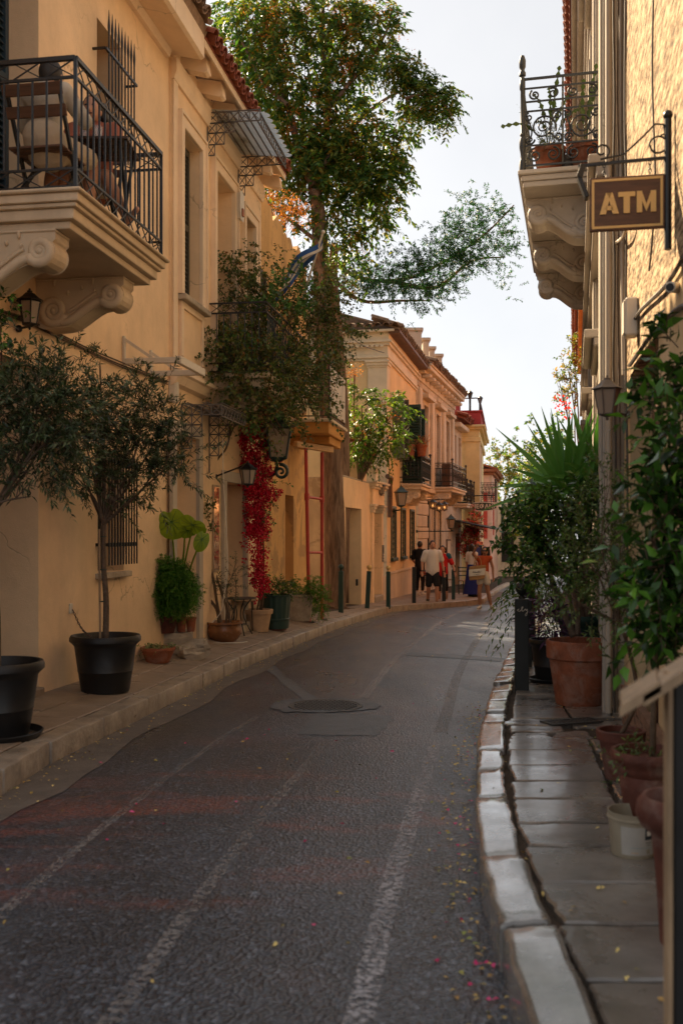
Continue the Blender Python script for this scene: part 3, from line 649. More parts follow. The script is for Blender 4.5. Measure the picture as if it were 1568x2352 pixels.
def lantern(name, label, top, h, wd, mat, arm=None, n=4, glow=False, rotz=.4, scroll=False, group=None, stand=None, lit=None):
    """street or wall lantern; top = apex of the cap (world)"""
    top = Vector(top); base = top-UP*h; t = thing(name, label, 'lamp', base, 0, group); rb, rt = wd*.30, wd*.46
    zc, zb = h*.68, h*.14
    def ring(r, z): return [base+Vector((r*math.cos(rotz+2*PI*(j+.5)/n), r*math.sin(rotz+2*PI*(j+.5)/n), z)) for j in range(n)]
    def loft(rs):
        m = MB(); V = [ring(r, z) for r, z in rs]
        for v in V: m.v += [tuple(p) for p in v]
        m.f = [(i*n+j, i*n+(j+1) % n, (i+1)*n+(j+1) % n, (i+1)*n+j) for i in range(len(rs)-1) for j in range(n)]+[tuple(range(n-1, -1, -1)), tuple(range((len(rs)-1)*n, len(rs)*n))]; return m
    cap_ = loft([(rt*.9, zc), (wd*.60, zc+.005), (wd*.60, zc+.02*h), (wd*.38, h*.78), (wd*.2, h*.88), (wd*.12, h*.9), (wd*.12, h*.94), (wd*.035, h*.96)]); cap_.ball(base+UP*h*.98, wd*.05, 8, 6)
    build(cap_, 'cap', mat, t)
    a, b = ring(rb, zb), ring(rt, zc)
    f = MB()
    for j in range(n): f.tube([a[j], b[j]], wd*.035, 5); f.tube([a[j], a[(j+1) % n]], wd*.035, 5); f.tube([b[j], b[(j+1) % n]], wd*.03, 5)
    build(f, 'cage', mat, t)
    for j in range(n):
        k = (j+1) % n; q = [x.lerp(base+UP*(h*.4), .03) for x in (a[j], a[k], b[k], b[j])]; nr = (q[1]-q[0]).cross(q[3]-q[0]).normalized(); build(MB().prism(q, nr*.003), 'pane', LAMPGL, t)
    build(loft([(wd*.03, 0), (wd*.06, h*.03), (wd*.05, h*.07), (wd*.2, h*.1), (rb*1.12, zb-.01*h), (rb*1.12, zb)]), 'base', mat, t)
    bl = MB().ball(base+UP*h*.4, (wd*.12, wd*.12, h*.12), 10, 8); build(bl, 'bulb', BULB if lit else WHITEM, t, smooth='all')
    if arm:
        am = MB(); A = [Vector(p) for p in arm]; am.tube(smooth_line(A, 6), wd*.05, 7); am.ball(A[0], wd*.16, 8, 6); build(am, 'arm', mat, t, smooth=True)
    if scroll:
        u = Vector((1, 0, 0)); sm = MB().tube(spiral(base+u*wd*.1-UP*h*.1, u, UP, h*.14, 1.6, R(100), -1), [wd*.05, wd*.03], 7); build(sm, 'scroll', mat, t, smooth=True)
    return t
# ================================================================ left: near peach house
def G(F, Y): return pav_l(F.W(F.s_of(Y), 0, 0).x, Y)
sA0, sA1, sB1 = F1.s_of(5.2), F1.s_of(11.62), F1.s_of(16.0); sC1 = F1.s_of(19.95)
hA = thing('peach_house', 'large peach plastered house with a stone balcony over the pavement', 'house', F1.W(F1.s_of(6), 0, G(F1, 6)), F1.rot)
sd1 = F1.s_of(8.33)
niche = (F1.s_of(9.54), F1.s_of(10.15), 5.05, 6.25, .32); gw = (F1.s_of(9.56), F1.s_of(10.22), .92, 2.12, .22)
holes = [(F1.s_of(6.4), sd1, -.4, 2.69, .55), (F1.s_of(6.95), sd1, 3.70, 6.5, .34), niche, gw]
build(wall_mb(F1, sA0, sA1, -.6, 7.0, holes), 'wall', PEACH, hA)
build(MB().fbox(F1, F1.s_of(6.3), sd1+.1, -.60, -.54, -.4, 2.8), 'door', WOODD, hA)
build(MB().fbox(F1, F1.s_of(6.5), sd1-.004, -.5, .06, G(F1, 8)-.1, G(F1, 8)+.06), 'door_step', SLABL, hA, bevel=.01)
bd = build(MB().fbox(F1, F1.s_of(6.9), sd1-.02, -.36, -.33, 3.7, 6.52), 'balcony_door', TEAL, hA)
shutter(F1, sd1-.5, sd1-.01, 3.72, 6.48, -.31, -.26, TEAL, hA, True, .06)
build(MB().fbox(F1, niche[0]-.02, niche[1]+.02, -.40, -.335, 5.0, 6.3), 'window', DARK, hA)
wfr = build(frame_mb(F1, niche[0]+.05, niche[1]-.05, 5.05, 6.2, .045, -.33, -.29), 'window_frame', SHUTTER, hA)
# spear grille standing off the niche window
gr = build(MB().bar(F1.W(niche[0]-.1, .13, 5.90), F1.W(niche[1]+.1, .13, 5.90), .022).bar(F1.W(niche[0]-.1, 0, 5.9), F1.W(niche[0]-.1, .13, 5.9), .02).bar(F1.W(niche[1]+.1, 0, 5.9), F1.W(niche[1]+.1, .13, 5.9), .02), 'window_grille', BLACKM, hA); build(MB().bar(F1.W(niche[0]-.1, .13, 5.15), F1.W(niche[1]+.1, .13, 5.15), .022), 'crossbar', BLACKM, gr)
for i in range(9):
    s = lerp(niche[0]-.02, niche[1]+.03, i/8); m = MB().tube([F1.W(s, .13, 5.0), F1.W(s, .13, 6.06), F1.W(s, .13, 6.14), F1.W(s, .13, 6.30)], [.0085, .0085, .014, .002], 6); build(m, 'spear', BLACKM, gr, smooth=True)
# ground window behind vertical bars
build(MB().fbox(F1, gw[0]-.02, gw[1]+.02, -.26, -.225, .85, 2.2), 'window', DARK, hA); build(frame_mb(F1, gw[0]+.06, gw[1]-.06, .97, 2.06, .05, -.22, -.18), 'window_frame', GREYTRIM, hA)
build(MB().fbox(F1, gw[0]-.06, gw[1]+.06, -.2, .07, .86, .915), 'window_sill', STONE, hA, bevel=.006)
gg = build(MB().bar(F1.W(gw[0]-.04, .12, 1.19), F1.W(gw[1]+.05, .12, 1.19), .006, .04).bar(F1.W(gw[0]-.04, -.02, 1.19), F1.W(gw[0]-.04, .12, 1.19), .03).bar(F1.W(gw[1]+.04, -.02, 1.19), F1.W(gw[1]+.04, .12, 1.19), .03), 'window_grille', BLACKM, hA); build(MB().bar(F1.W(gw[0]-.04, .12, 2.0), F1.W(gw[1]+.05, .12, 2.0), .006, .04), 'crossbar', BLACKM, gg)
bars_between(gg, F1.W(gw[0]-.03, .128, 0), F1.W(gw[1]+.04, .128, 0), .99, 2.06, 10, BLACKM, 'bar', .014, True)
# eaves box and roof
es0, es1 = sA0, F1.s_of(11.5)
build(MB().fprofile(F1, [(0, 7.02), (0, 6.90), (.39, 6.80), (.43, 6.82), (.43, 7.12), (.36, 7.16)], es0, es1+.12), 'eaves_box', PEACH_TRIM, hA)
build(MB().fprofile(F1, [(0, 6.80), (0, 6.93), (.09, 6.90), (.05, 6.80)], es0, es1), 'cornice', PEACH_TRIM, hA)
rf = quadsheet('roof', TILE_O, hA, F1.W(es0, .47, 7.17), F1.W(es1+.15, .47, 7.17), F1.W(es1+.15, -4.2, 9.0), F1.W(es0, -4.2, 9.0), th=.1)
quadsheet('roof_back', TILE_O, hA, F1.W(es0, -4.2, 9.0), F1.W(es1, -4.2, 9.0), F1.W(es1, -9, 7), F1.W(es0, -9, 7), th=.1)
eave_tiles(F1, F1.s_of(9.0), es1+.15, .54, 7.19, R(22), rf, TILE_O, rows=2)
build(MB().fbox(F1, sA0, sA0+.1, -9, -.001, -1, 7), 'back_wall', PEACH, hA); build(MB().fbox(F1, sA0, sC1, -9.1, -9, -1, 7), 'rear_wall', PEACH, hA)
# cable, junction boxes, chain plate
cab = [c2(-60, 300), c2(90, 350), c2(180, 388), c2(300, 445), c2(460, 520), c2(640, 600), c2(760, 648), c2(875, 690)]
m = MB()
for k, dz in enumerate((0, -.018, .012)):
    pts = [];
    for i, p in enumerate(cab): s, z = F1.at(p, .02); pts.append(F1.W(s, .014+.008*k, z+dz+random.uniform(-.01, .01)))
    m.tube(smooth_line(pts, 5), .008, 5)
tag(build(m, 'wall_cable', BARK_O, smooth=True, origin=F1.W(F1.s_of(9), .02, 3)), 'bundle of brown cables clipped along the peach house wall', 'cable')
s, z = F1.at(c2(908, 740), .05)
mbx = thing('meter_box', 'small cream plastic box on the peach wall beside the doorway canopy', 'box', F1.W(s, 0, z-.13), F1.rot)
build(MB().fbox(F1, s-.055, s+.055, .001, .09, z-.13, z+.13), 'case', WHITEM, mbx, bevel=.01); build(MB().fbox(F1, s-.045, s+.045, .09, .1, z-.12, z+.12), 'lid', WHITEM, mbx, bevel=.006)
s, z = F1.at(c3(343, 645), .01)
ch = thing('wall_chain', 'short rusty chain from a wall plate down to the olive pot', 'chain', F1.W(s, 0, z), F1.rot)
build(MB().fbox(F1, s-.03, s+.03, .001, .014, z-.045, z+.045), 'plate', WHITEM, ch, bevel=.004)
# ---------------------------------------------------------------- stone balcony of the near house
BO, bY0, bY1, bz = 1.0, 6.75, 8.60, 3.66
bs0, bs1 = F1.s_of(bY0, BO), F1.s_of(bY1, BO)
prof = [(0, bz), (BO, bz), (BO, bz-.035), (BO-.02, bz-.04), (BO-.02, bz-.12), (BO-.05, bz-.13), (BO-.08, bz-.17), (BO-.08, bz-.25), (BO-.13, bz-.26), (BO-.13, bz-.30), (0, bz-.30)]
m = MB(); lev = [(BO, bz-.025, bz), (BO-.03, bz-.085, bz-.025), (BO-.055, bz-.115, bz-.085), (BO-.085, bz-.19, bz-.115), (BO-.13, bz-.245, bz-.19)]
hA_b = build(MB().fbox(F1, bs0, bs1, .001, lev[0][0], lev[0][1], lev[0][2]), 'balcony_slab', BALC, hA, bevel=.008)
for (o, a, b) in lev[1:]:
    d = BO-o; build(MB().fbox(F1, bs0+d, bs1-d, .001, o, a, b-.001), 'moulding', BALC, hA_b, bevel=.012, seg=2)
for Yb in (7.02, 8.28): corbel(F1, F1.s_of(Yb), .22, bz-.247, .76, .41, BALC, hA)
ro = BO-.06; rs0, rs1 = bs0+.06, bs1-.06
c_in, c_a, c_b, c_out = F1.W(rs0, 0, 0), F1.W(rs0, ro, 0), F1.W(rs1, ro, 0), F1.W(rs1, 0, 0)
rz = [bz+.02, bz+.145, bz+.77, bz+.90]
rail = MB()
for (A, B) in ((c_in, c_a), (c_a, c_b), (c_b, c_out)):
    for z, wd in ((rz[0], .018), (rz[1], .016), (rz[2], .018), (rz[3], .03)): rail.bar((A.x, A.y, z), (B.x, B.y, z), wd)
for P in (c_a, c_b): rail.bar((P.x, P.y, bz), (P.x, P.y, rz[3]), .024)
rl = build(rail, 'railing', BLACKM, hA)
for (A, B, n, x) in ((c_in, c_a, 9, 4), (c_a, c_b, 17, 11), (c_b, c_out, 9, 4)):
    bars_between(rl, A, B, rz[1], rz[2], n, BLACKM, 'baluster', .013)
    build(xband(A, B, rz[0], rz[1], x), 'lattice_band', BLACKM, rl); build(xband(A, B, rz[2], rz[3], x), 'lattice_band', BLACKM, rl)
# bare awning frame over the ground window
af = thing('awning_frame', 'bare cream painted awning frame without its cloth above the barred window', 'awning frame', F1.W(F1.s_of(10.2), 0, 3.0), F1.rot)
a0, a1, ao = F1.s_of(10.19), F1.s_of(10.98), .58
for s in (a0, a1):
    build(MB().fbox(F1, s-.02, s+.02, 0.002, .03, 3.02, 3.32), 'wall_bracket', WHITEM, af, bevel=.004); build(MB().fbox(F1, s-.02, s+.02, .03, ao, 3.03, 3.09), 'arm', WHITEM, af, bevel=.004)
    build(MB().bar(F1.W(s, .02, 3.29), F1.W(s, .32, 3.085), .03), 'brace', WHITEM, af)
build(MB().fbox(F1, a0-.02, a1+.02, ao, ao+.05, 3.02, 3.10), 'front_rail', WHITEM, af, bevel=.004)

# ================================================================ left: second house with tiled eaves
hB = thing('eaves_house', 'peach house with white door surrounds, a glass canopy and red tiled eaves', 'house', F1.W(F1.s_of(13.5), 0, G(F1, 13.5)), F1.rot)
oB = .035
def op(xa, xb, zb, zt, dp): return (F1.at((xa, 600), oB)[0], F1.at((xb, 600), oB)[0], zb, zt, dp)
W1 = op(415, 457, 4.15, 6.17, .22); W2 = op(491, 532, 3.45, 6.17, .45); W3 = op(559, 581, 4.1, 6.05, .25)
D1 = op(398, 450, -.3, 2.48, .28); D2 = op(514, 557, -.5, 2.02, .40)
build(wall_mb(F1, sA1, sB1, -.6, 7.05, [W1, W2, W3, D1, D2], o=oB), 'wall', PEACH, hB)
build(MB().fbox(F1, sA1, sA1+.02, -.3, oB, -.6, 7.05), 'wall_edge', PEACH, hB); build(MB().fbox(F1, sB1-.3, sB1, -8.9, oB-.001, -.6, 7.05), 'end_wall', PEACH, hB)
for i, (W_, sill) in enumerate(((W1, 1), (W2, 0), (W3, 1))):
    wf = build(frame_mb(F1, W_[0], W_[1], W_[2], W_[3], .13, oB+.001, oB+.055), 'window_surround', PEACH_TRIM, hB, bevel=.006)
    build(frame_mb(F1, W_[0]-.13, W_[1]+.13, W_[2], W_[3]+.13, .035, oB+.001, oB+.075), 'moulding', PEACH_TRIM, wf)
    build(MB().fbox(F1, W_[0]-.02, W_[1]+.02, oB-W_[4]-.06, oB-W_[4]-.01, W_[2], W_[3]+.02), 'window', (DARK, CREAM, DARK)[i], hB)
    if sill: build(MB().fbox(F1, W_[0]-.15, W_[1]+.15, -.2, oB+.12, W_[2]-.07, W_[2]-.001), 'window_sill', STONE, hB, bevel=.008)
shutter(F1, W1[0]+.01, W1[0]+.36, W1[2]+.01, W1[3]-.02, oB-.17, oB-.12, SHUTTER, hB); shutter(F1, W1[0]+.37, W1[1]-.01, W1[2]+.01, W1[3]-.02, oB-.17, oB-.12, SHUTTER, hB)
shutter(F1, W3[0]+.01, W3[1]-.01, W3[2]+.01, W3[3]-.02, oB-.2, oB-.15, SHUTTER, hB)
# apron panel under the first window, pilaster and string course
build(MB().fbox(F1, W1[0]-.02, W1[1]+.02, oB+.001, oB+.02, 3.4, 4.06), 'apron_panel', PEACH, hB, bevel=.004)
build(frame_mb(F1, W1[0]+.0, W1[1]-.0, 3.42, 4.0, .08, oB+.001, oB+.045), 'apron_frame', PEACH_TRIM, hB, bevel=.004)
build(MB().fbox(F1, sA1+.03, sA1+.18, oB+.001, oB+.02, 3.25, 6.7), 'pilaster', PEACH_TRIM, hB, bevel=.004)
build(MB().fprofile(F1, [(oB, 3.22), (oB+.14, 3.22), (oB+.14, 3.17), (oB+.11, 3.15), (oB+.06, 3.06), (oB, 3.03)], sA1-.04, F1.s_of(13.05)), 'string_course', PEACH_TRIM, hB)
build(MB().fprofile(F1, [(oB, 6.62), (oB+.03, 6.62), (oB+.06, 6.7), (oB+.06, 6.86), (oB, 6.86)], sA1, sB1), 'cornice', PEACH_TRIM, hB)
# door surrounds and doors
for D_, st in ((D1, .0), (D2, .06)):
    build(frame_mb(F1, D_[0], D_[1], D_[2], D_[3], .15, oB+.001, oB+.05), 'door_surround', GREYTRIM, hB, bevel=.006)
    d = build(MB().fbox(F1, D_[0]-.01, D_[1]+.01, oB-D_[4]-.04, oB-D_[4]+.004, D_[2], D_[3]+.01), 'door', GREYTRIM, hB)
    for z in (.45, 1.3): build(MB().fbox(F1, D_[0]+.12, D_[1]-.12, oB-D_[4]+.004, oB-D_[4]+.02, z-.25, z+.42), 'door_panel', GREYTRIM, d, bevel=.01)
    build(MB().fbox(F1, D_[0]-.1, D_[1]+.1, -.3, oB+.12, G(F1, F1.Y(D_[0]))-.1, G(F1, F1.Y(D_[0]))+.03+st), 'door_step', STONE, hB, bevel=.008)
# rafters, eaves board, tiles
for i in range(7):
    s = F1.s_of(11.95+i*.66); build(MB().prism([F1.W(s, oB, 6.90), F1.W(s, oB, 7.06), F1.W(s, .34, 7.0), F1.W(s, .36, 6.84), F1.W(s, .32, 6.82)], F1.e*.16), 'rafter', PEACH_TRIM, hB, bevel=.006)
build(MB().prism([F1.W(sA1, .02, 7.10), F1.W(sA1, .41, 7.005), F1.W(sB1, .41, 7.005), F1.W(sB1, .02, 7.10)], UP*.03), 'eaves_board', PEACH_TRIM, hB)
build(MB().fbox(F1, sA1, sB1, .41, .435, 6.95, 7.05), 'fascia', PEACH_TRIM, hB)
rfB = quadsheet('roof', TILE, hB, F1.W(sA1, .45, 7.06), F1.W(sB1+.02, .45, 7.06), F1.W(sB1+.1, -4.2, 8.9), F1.W(sA1, -4.2, 8.9), th=.02)
quadsheet('roof_back', TILE, hB, F1.W(sA1, -4.2, 8.9), F1.W(sB1, -4.2, 8.9), F1.W(sB1, -9, 7), F1.W(sA1, -9, 7), th=.05)
eave_tiles(F1, sA1-.05, sB1-.15, .53, 7.07, R(21), rfB, TILE, rows=2, step=.215)
# glass canopy under the eaves: lattice brackets, glass bars, panes
gc = thing('glass_canopy', 'glazed canopy with dark lattice iron brackets high under the tiled eaves', 'canopy', F1.W(F1.s_of(13.0), 0, 6.2), F1.rot)
q0, q1, qo, qz, qz2 = F1.s_of(13.02), F1.s_of(14.56), .75, 6.80, 6.70
def lat(F, s, o0, o1, z0, z1, n, mb, wd=.010):
    A, B = F.W(s, o0, 0), F.W(s, o1, 0)
    for z in (z0, z1): mb.bar((A.x, A.y, z), (B.x, B.y, z), .014)
    for i in range(n+1): p = A.lerp(B, i/n); mb.bar((p.x, p.y, z0), (p.x, p.y, z1), .012)
    return xband(A, B, z0, z1, n, wd, mb)
for s in (q0, q1):
    m = MB(); lat(F1, s, oB+.01, qo, 6.66, 6.80, 5, m); lat(F1, s, oB+.01, .40, 6.53, 6.66, 3, m); lat(F1, s, oB+.01, .27, 6.38, 6.53, 2, m); lat(F1, s, oB+.01, .14, 6.24, 6.38, 1, m)
    m.bar(F1.W(s, oB+.01, 6.0), F1.W(s, oB+.01, 6.8), .016); build(m, 'bracket', GREYM, gc)
m = MB(); A, B = F1.W(q0, qo, 0), F1.W(q1, qo, 0); xband(A, B, 6.60, 6.74, 11, .010, m)
for z in (6.60, 6.74): m.bar((A.x, A.y, z), (B.x, B.y, z), .016)
build(m, 'front_lattice', GREYM, gc)
CANGL = glassy('canopy_glass', (.62, .66, .68), .15, .6); _t = CANGL.node_tree; _tr = _t.nodes.new('ShaderNodeBsdfTranslucent'); _tr.inputs[0].default_value = (.75, .8, .82, 1); _mx = _t.nodes.new('ShaderNodeMixShader'); _o = [x for x in _t.nodes if x.type == 'OUTPUT_MATERIAL'][0]; _s = _o.inputs[0].links[0].from_socket; _mx.inputs[0].default_value = .55; _t.links.new(_s, _mx.inputs[1]); _t.links.new(_tr.outputs[0], _mx.inputs[2]); _t.links.new(_mx.outputs[0], _o.inputs[0])
for i in range(8):
    o = lerp(oB+.02, qo, i/7); z = lerp(qz+.03, qz2+.05, i/7); build(MB().bar(F1.W(q0, o, z), F1.W(q1, o, z), .016), 'glazing_bar', GREYM, gc)
for i in range(9):
    s = lerp(q0, q1, i/9); s2 = lerp(q0, q1, (i+1)/9)-.006; m = MB(); ar = []
    zz = lambda o: lerp(qz+.045, qz2+.062, (o-oB)/(qo-oB))
    pts = [(s, oB+.02), (s2, oB+.02), (s2, qo+.04)]+[(lerp(s2, s, k/5), qo+.04+.07*math.sin(PI*k/5)) for k in range(1, 5)]+[(s, qo+.04)]
    build(MB().prism([F1.W(a, o, zz(o)) for a, o in pts], UP*.008), 'glass_pane', CANGL, gc)
# alarm box
s, z = F1.at(c1(1250, 1075), .1); al = thing('alarm_box', 'cream alarm siren box with a red lens between the upper windows', 'alarm', F1.W(s, 0, z-.16), F1.rot)
build(MB().fprism(F1, [(s-.1, z-.1), (s-.06, z-.2), (s+.06, z-.2), (s+.1, z-.1), (s+.1, z+.16), (s, z+.2), (s-.1, z+.16)], oB+.002, oB+.11), 'case', WHITEM, al, bevel=.02, seg=2); build(MB().fbox(F1, s-.04, s+.04, oB+.11, oB+.13, z-.16, z-.04), 'lens', TERRA, al, bevel=.01)
# lattice door canopy with wire roof
dc = thing('door_canopy', 'low grey iron lattice canopy over the first pale doorway', 'canopy', F1.W(F1.s_of(12), 0, 2.4), F1.rot)
q0, q1, qo = F1.s_of(11.95), F1.s_of(13.1), .54
for s in (q0, q1):
    m = MB(); lat(F1, s, oB+.01, qo, 2.72, 2.84, 4, m); lat(F1, s, oB+.01, .30, 2.6, 2.72, 2, m); lat(F1, s, oB+.01, .30, 2.46, 2.6, 2, m); lat(F1, s, oB+.01, .17, 2.32, 2.46, 1, m); m.bar(F1.W(s, oB+.01, 2.1), F1.W(s, oB+.01, 2.84), .014); build(m, 'bracket', GREYM, dc)
m = MB(); A, B = F1.W(q0, qo, 0), F1.W(q1, qo, 0); xband(A, B, 2.70, 2.83, 9, .010, m)
for z in (2.70, 2.83): m.bar((A.x, A.y, z), (B.x, B.y, z), .014)
build(m, 'front_lattice', GREYM, dc)
for i in range(14): o = lerp(oB+.01, qo, i/13); build(MB().bar(F1.W(q0, o, 2.85+.02*math.sin(i)), F1.W(q1, o, 2.85), .022, .008), 'roof_slat', GREYM, dc)
# balcony of the second house (under the creeper)
B0, B1, Bo, Bz = F1.s_of(13.1), F1.s_of(15.9), .85, 3.40
sl2 = build(MB().fbox(F1, B0, B1, oB+.001, Bo, Bz-.07, Bz), 'balcony_slab', BALC, hB, bevel=.008); build(MB().fbox(F1, B0+.05, B1-.05, oB+.001, Bo-.05, Bz-.2, Bz-.071), 'moulding', BALC, sl2, bevel=.01)
for Yb in (13.3, 15.4): corbel(F1, F1.s_of(Yb), .2, Bz-.2, .62, .42, BALC, hB)
P = [F1.W(B0+.04, oB, 0), F1.W(B0+.04, Bo-.05, 0), F1.W(B1-.04, Bo-.05, 0)]; m = MB()
for A, B in zip(P, P[1:]):
    for z in (Bz+.03, Bz+.14, Bz+.80, Bz+.93): m.bar((A.x, A.y, z), (B.x, B.y, z), .02)
rl = build(m, 'railing', BLACKM, hB)
for (A, B, n) in ((P[0], P[1], 8), (P[1], P[2], 27)):
    bars_between(rl, A, B, Bz+.14, Bz+.80, n, BLACKM); build(xband(A, B, Bz+.80, Bz+.93, n//2), 'lattice_band', BLACKM, rl)
# wall mirror beside the second door
s0_, s1_ = F1.at(c5(300, 800), oB+.02)[0], F1.at(c5(348, 800), oB+.02)[0]; mr = thing('wall_mirror', 'narrow framed mirror on the wall beside the bougainvillea door', 'mirror', F1.W(s0_, oB, .6), F1.rot)
MIRR = paint('mirror_glass', (.75, .72, .66), .06, 1.0, .02, .0)
build(MB().fbox(F1, s0_, s1_, oB+.002, oB+.02, .78, 1.95), 'frame', WOODP, mr, bevel=.004); build(MB().fbox(F1, s0_+.03, s1_-.03, oB+.02, oB+.024, .81, 1.92), 'glass', MIRR, mr)

# ================================================================ left: crumbling ochre house
hC = thing('ochre_house', 'crumbling ochre house with flaking walls and a propped up balcony', 'house', F1.W(F1.s_of(18), 0, G(F1, 18)), F1.rot)
nich = (F1.at((655, 1200))[0], F1.at((674, 1200))[0], .36, 2.0, .28); upw = (F1.s_of(17.6), F1.s_of(18.5), 3.45, 5.5, .25)
m = wall_mb(F1, sB1+.002, sC1, -.7, 6.3, [nich, upw]); rng = random.Random(5); top = []
for i in range(25):
    s = lerp(sB1+.002, sC1, i/24); top.append((s, 6.75-.02*i*0+rng.uniform(-.12, .10)))
for (a, za), (b, zb) in zip(top, top[1:]): m.add([F1.W(a, 0, 6.3), F1.W(b, 0, 6.3), F1.W(b, 0, zb), F1.W(a, 0, za)], [(0, 1, 2, 3)]); m.add([F1.W(a, 0, za), F1.W(b, 0, zb), F1.W(b, -.45, zb-.05), F1.W(a, -.45, za-.05)], [(0, 1, 2, 3)])
build(m, 'wall', OCHRE, hC)
m = MB(); ed = []                                                                 # broken end of the wall
for i in range(26): z = lerp(-.7, 6.7, i/25); ed.append((z, rng.uniform(-.05, .07)+(.1 if .4 < z < 1.2 else 0)))
for (za, a), (zb, b) in zip(ed, ed[1:]):
    m.add([F1.W(sC1, 0, za), F1.W(sC1+.02-a*.6, -.22, za), F1.W(sC1+.02-b*.6, -.22, zb), F1.W(sC1, 0, zb)], [(0, 1, 2, 3)]); m.add([F1.W(sC1+.02-a*.6, -.22, za), F1.W(sC1-.03+a, -.5, za), F1.W(sC1-.03+b, -.5, zb), F1.W(sC1+.02-b*.6, -.22, zb)], [(0, 1, 2, 3)])
m.fbox(F1, sC1-.3, sC1-.04, -8.9, -.45, -.7, 6.5); build(m, 'end_wall', OCHRE, hC)
build(MB().fbox(F1, nich[0]-.02, nich[1]+.02, -.33, -.285, .3, 2.05), 'blocked_door', OCHRE, hC); build(MB().fbox(F1, upw[0]-.02, upw[1]+.02, -.3, -.255, 3.4, 5.55), 'balcony_door', SHUTTER, hC)
quadsheet('roof', TILE_O, hC, F1.W(sB1+.1, -.45, 6.66), F1.W(sC1, -.45, 6.66), F1.W(sC1, -5, 8.0), F1.W(sB1+.1, -5, 8.0), th=.05)
sx = F1.at(c1(1357, 1400), .02)[0]; shutter(F1, sx, sx+.42, 4.2, 5.55, .002, .04, SHUTTER, hC)
build(frame_mb(F1, sx+.5, sx+.95, 4.2, 5.5, .1, .001, .03), 'window_surround', OCHRE, hC)
# its balcony: painted slab on a beam, iron rails, faded board
C0, C1_, Co, Cz = F1.s_of(17.5, .9), F1.s_of(19.35, .9), .9, 3.33
OCH2 = plaster('ochre_soffit', (.56, .27, .07), amt=.4, bump=.4)
sc_ = build(MB().fbox(F1, C0, C1_, .001, Co, Cz-.06, Cz), 'balcony_slab', BALC, hC, bevel=.01); build(MB().fbox(F1, C0+.05, C1_-.05, .001, Co-.06, Cz-.26, Cz-.061), 'slab_edge', OCH2, sc_, bevel=.008); build(MB().fbox(F1, C0+.5, C1_-.1, .001, Co-.12, Cz-.40, Cz-.261), 'soffit_beam', OCH2, sc_, bevel=.01)
P = [F1.W(C0+.06, 0, 0), F1.W(C0+.06, Co-.06, 0), F1.W(C1_-.06, Co-.06, 0), F1.W(C1_-.06, 0, 0)]; m = MB(); RUST = paint('rusty_iron', (.055, .03, .022), .7, var=.4)
for A, B in zip(P, P[1:]):
    for z in (Cz+.05, Cz+.52, Cz+.70, Cz+.78, Cz+.97): m.bar((A.x, A.y, z), (B.x, B.y, z), .02)
for p in P[1:3]: m.bar((p.x, p.y, Cz), (p.x, p.y, Cz+.98), .026)
rl = build(m, 'railing', RUST, hC)
for (A, B, n) in ((P[0], P[1], 6), (P[1], P[2], 12), (P[3], P[2], 6)): bars_between(rl, A, B, Cz+.05, Cz+.78, n, RUST); build(xband(A, B, Cz+.78, Cz+.97, max(3, n//2)), 'lattice_band', RUST, rl)
FADED = plaster('faded_board', (.52, .47, .40), (.22, .15, .09), amt=.9, bump=.1, rough=.6, patch=((.30, .26, .22), .7))
fb = build(MB().fbox(F1, C0+.08, C1_-.1, Co-.045, Co-.03, Cz+.1, Cz+.93), 'faded_board', FADED, origin=F1.W(C0+.5, Co-.04, Cz+.1)); tag(fb, 'faded pale board tied to the front of the rusty balcony rail', 'board')
# red steel props and timber
pr_ = thing('scaffold_prop', 'red painted steel scaffold frame propping up the ochre house balcony', 'scaffold', gpl((705, 1430)))
b0, b1 = gpl(c5(1052, 1742)), gpl(c5(1152, 1722)); tz = Cz-.52
for b, o in ((b0, .02), (b1, .0)):
    T_ = Vector((b.x-(.06 if b is b0 else .0), b.y, tz)); build(MB().tube([b, T_], .032, 12), 'post', REDM, pr_, smooth=True); build(MB().lathe(b.lerp(T_, .72), [(.0, -.06), (.045, -.06), (.045, .06), (0, .06)], 12), 'collar', REDM, pr_, smooth=True); build(MB().fbox(F1, 0, 0, 0, 0, 0, 0).box(b.x-.1, b.x+.1, b.y-.1, b.y+.1, b.z-.002, b.z+.008), 'foot_plate', RUST, pr_)
for f in (.13, .40, .72): 
    A, B = b0.lerp(Vector((b0.x-.06, b0.y, tz)), f*1.0), b1.lerp(Vector((b1.x, b1.y, tz)), f); build(MB().tube([A, B], .024, 10), 'rung', REDM, pr_, smooth=True)
ba, bb = Vector((b0.x-.24, b0.y-.2, tz)), Vector((b1.x+.18, b1.y+.1, tz)); t_ = bb-ba; sd = Vector((t_.y, -t_.x, 0)).normalized()*.09
tag(build(MB().para(ba-sd/2, t_, sd, UP*.11), 'timber_beam', WOODY, bevel=.008, origin=ba), 'rough yellow timber beam on top of the red props', 'beam')
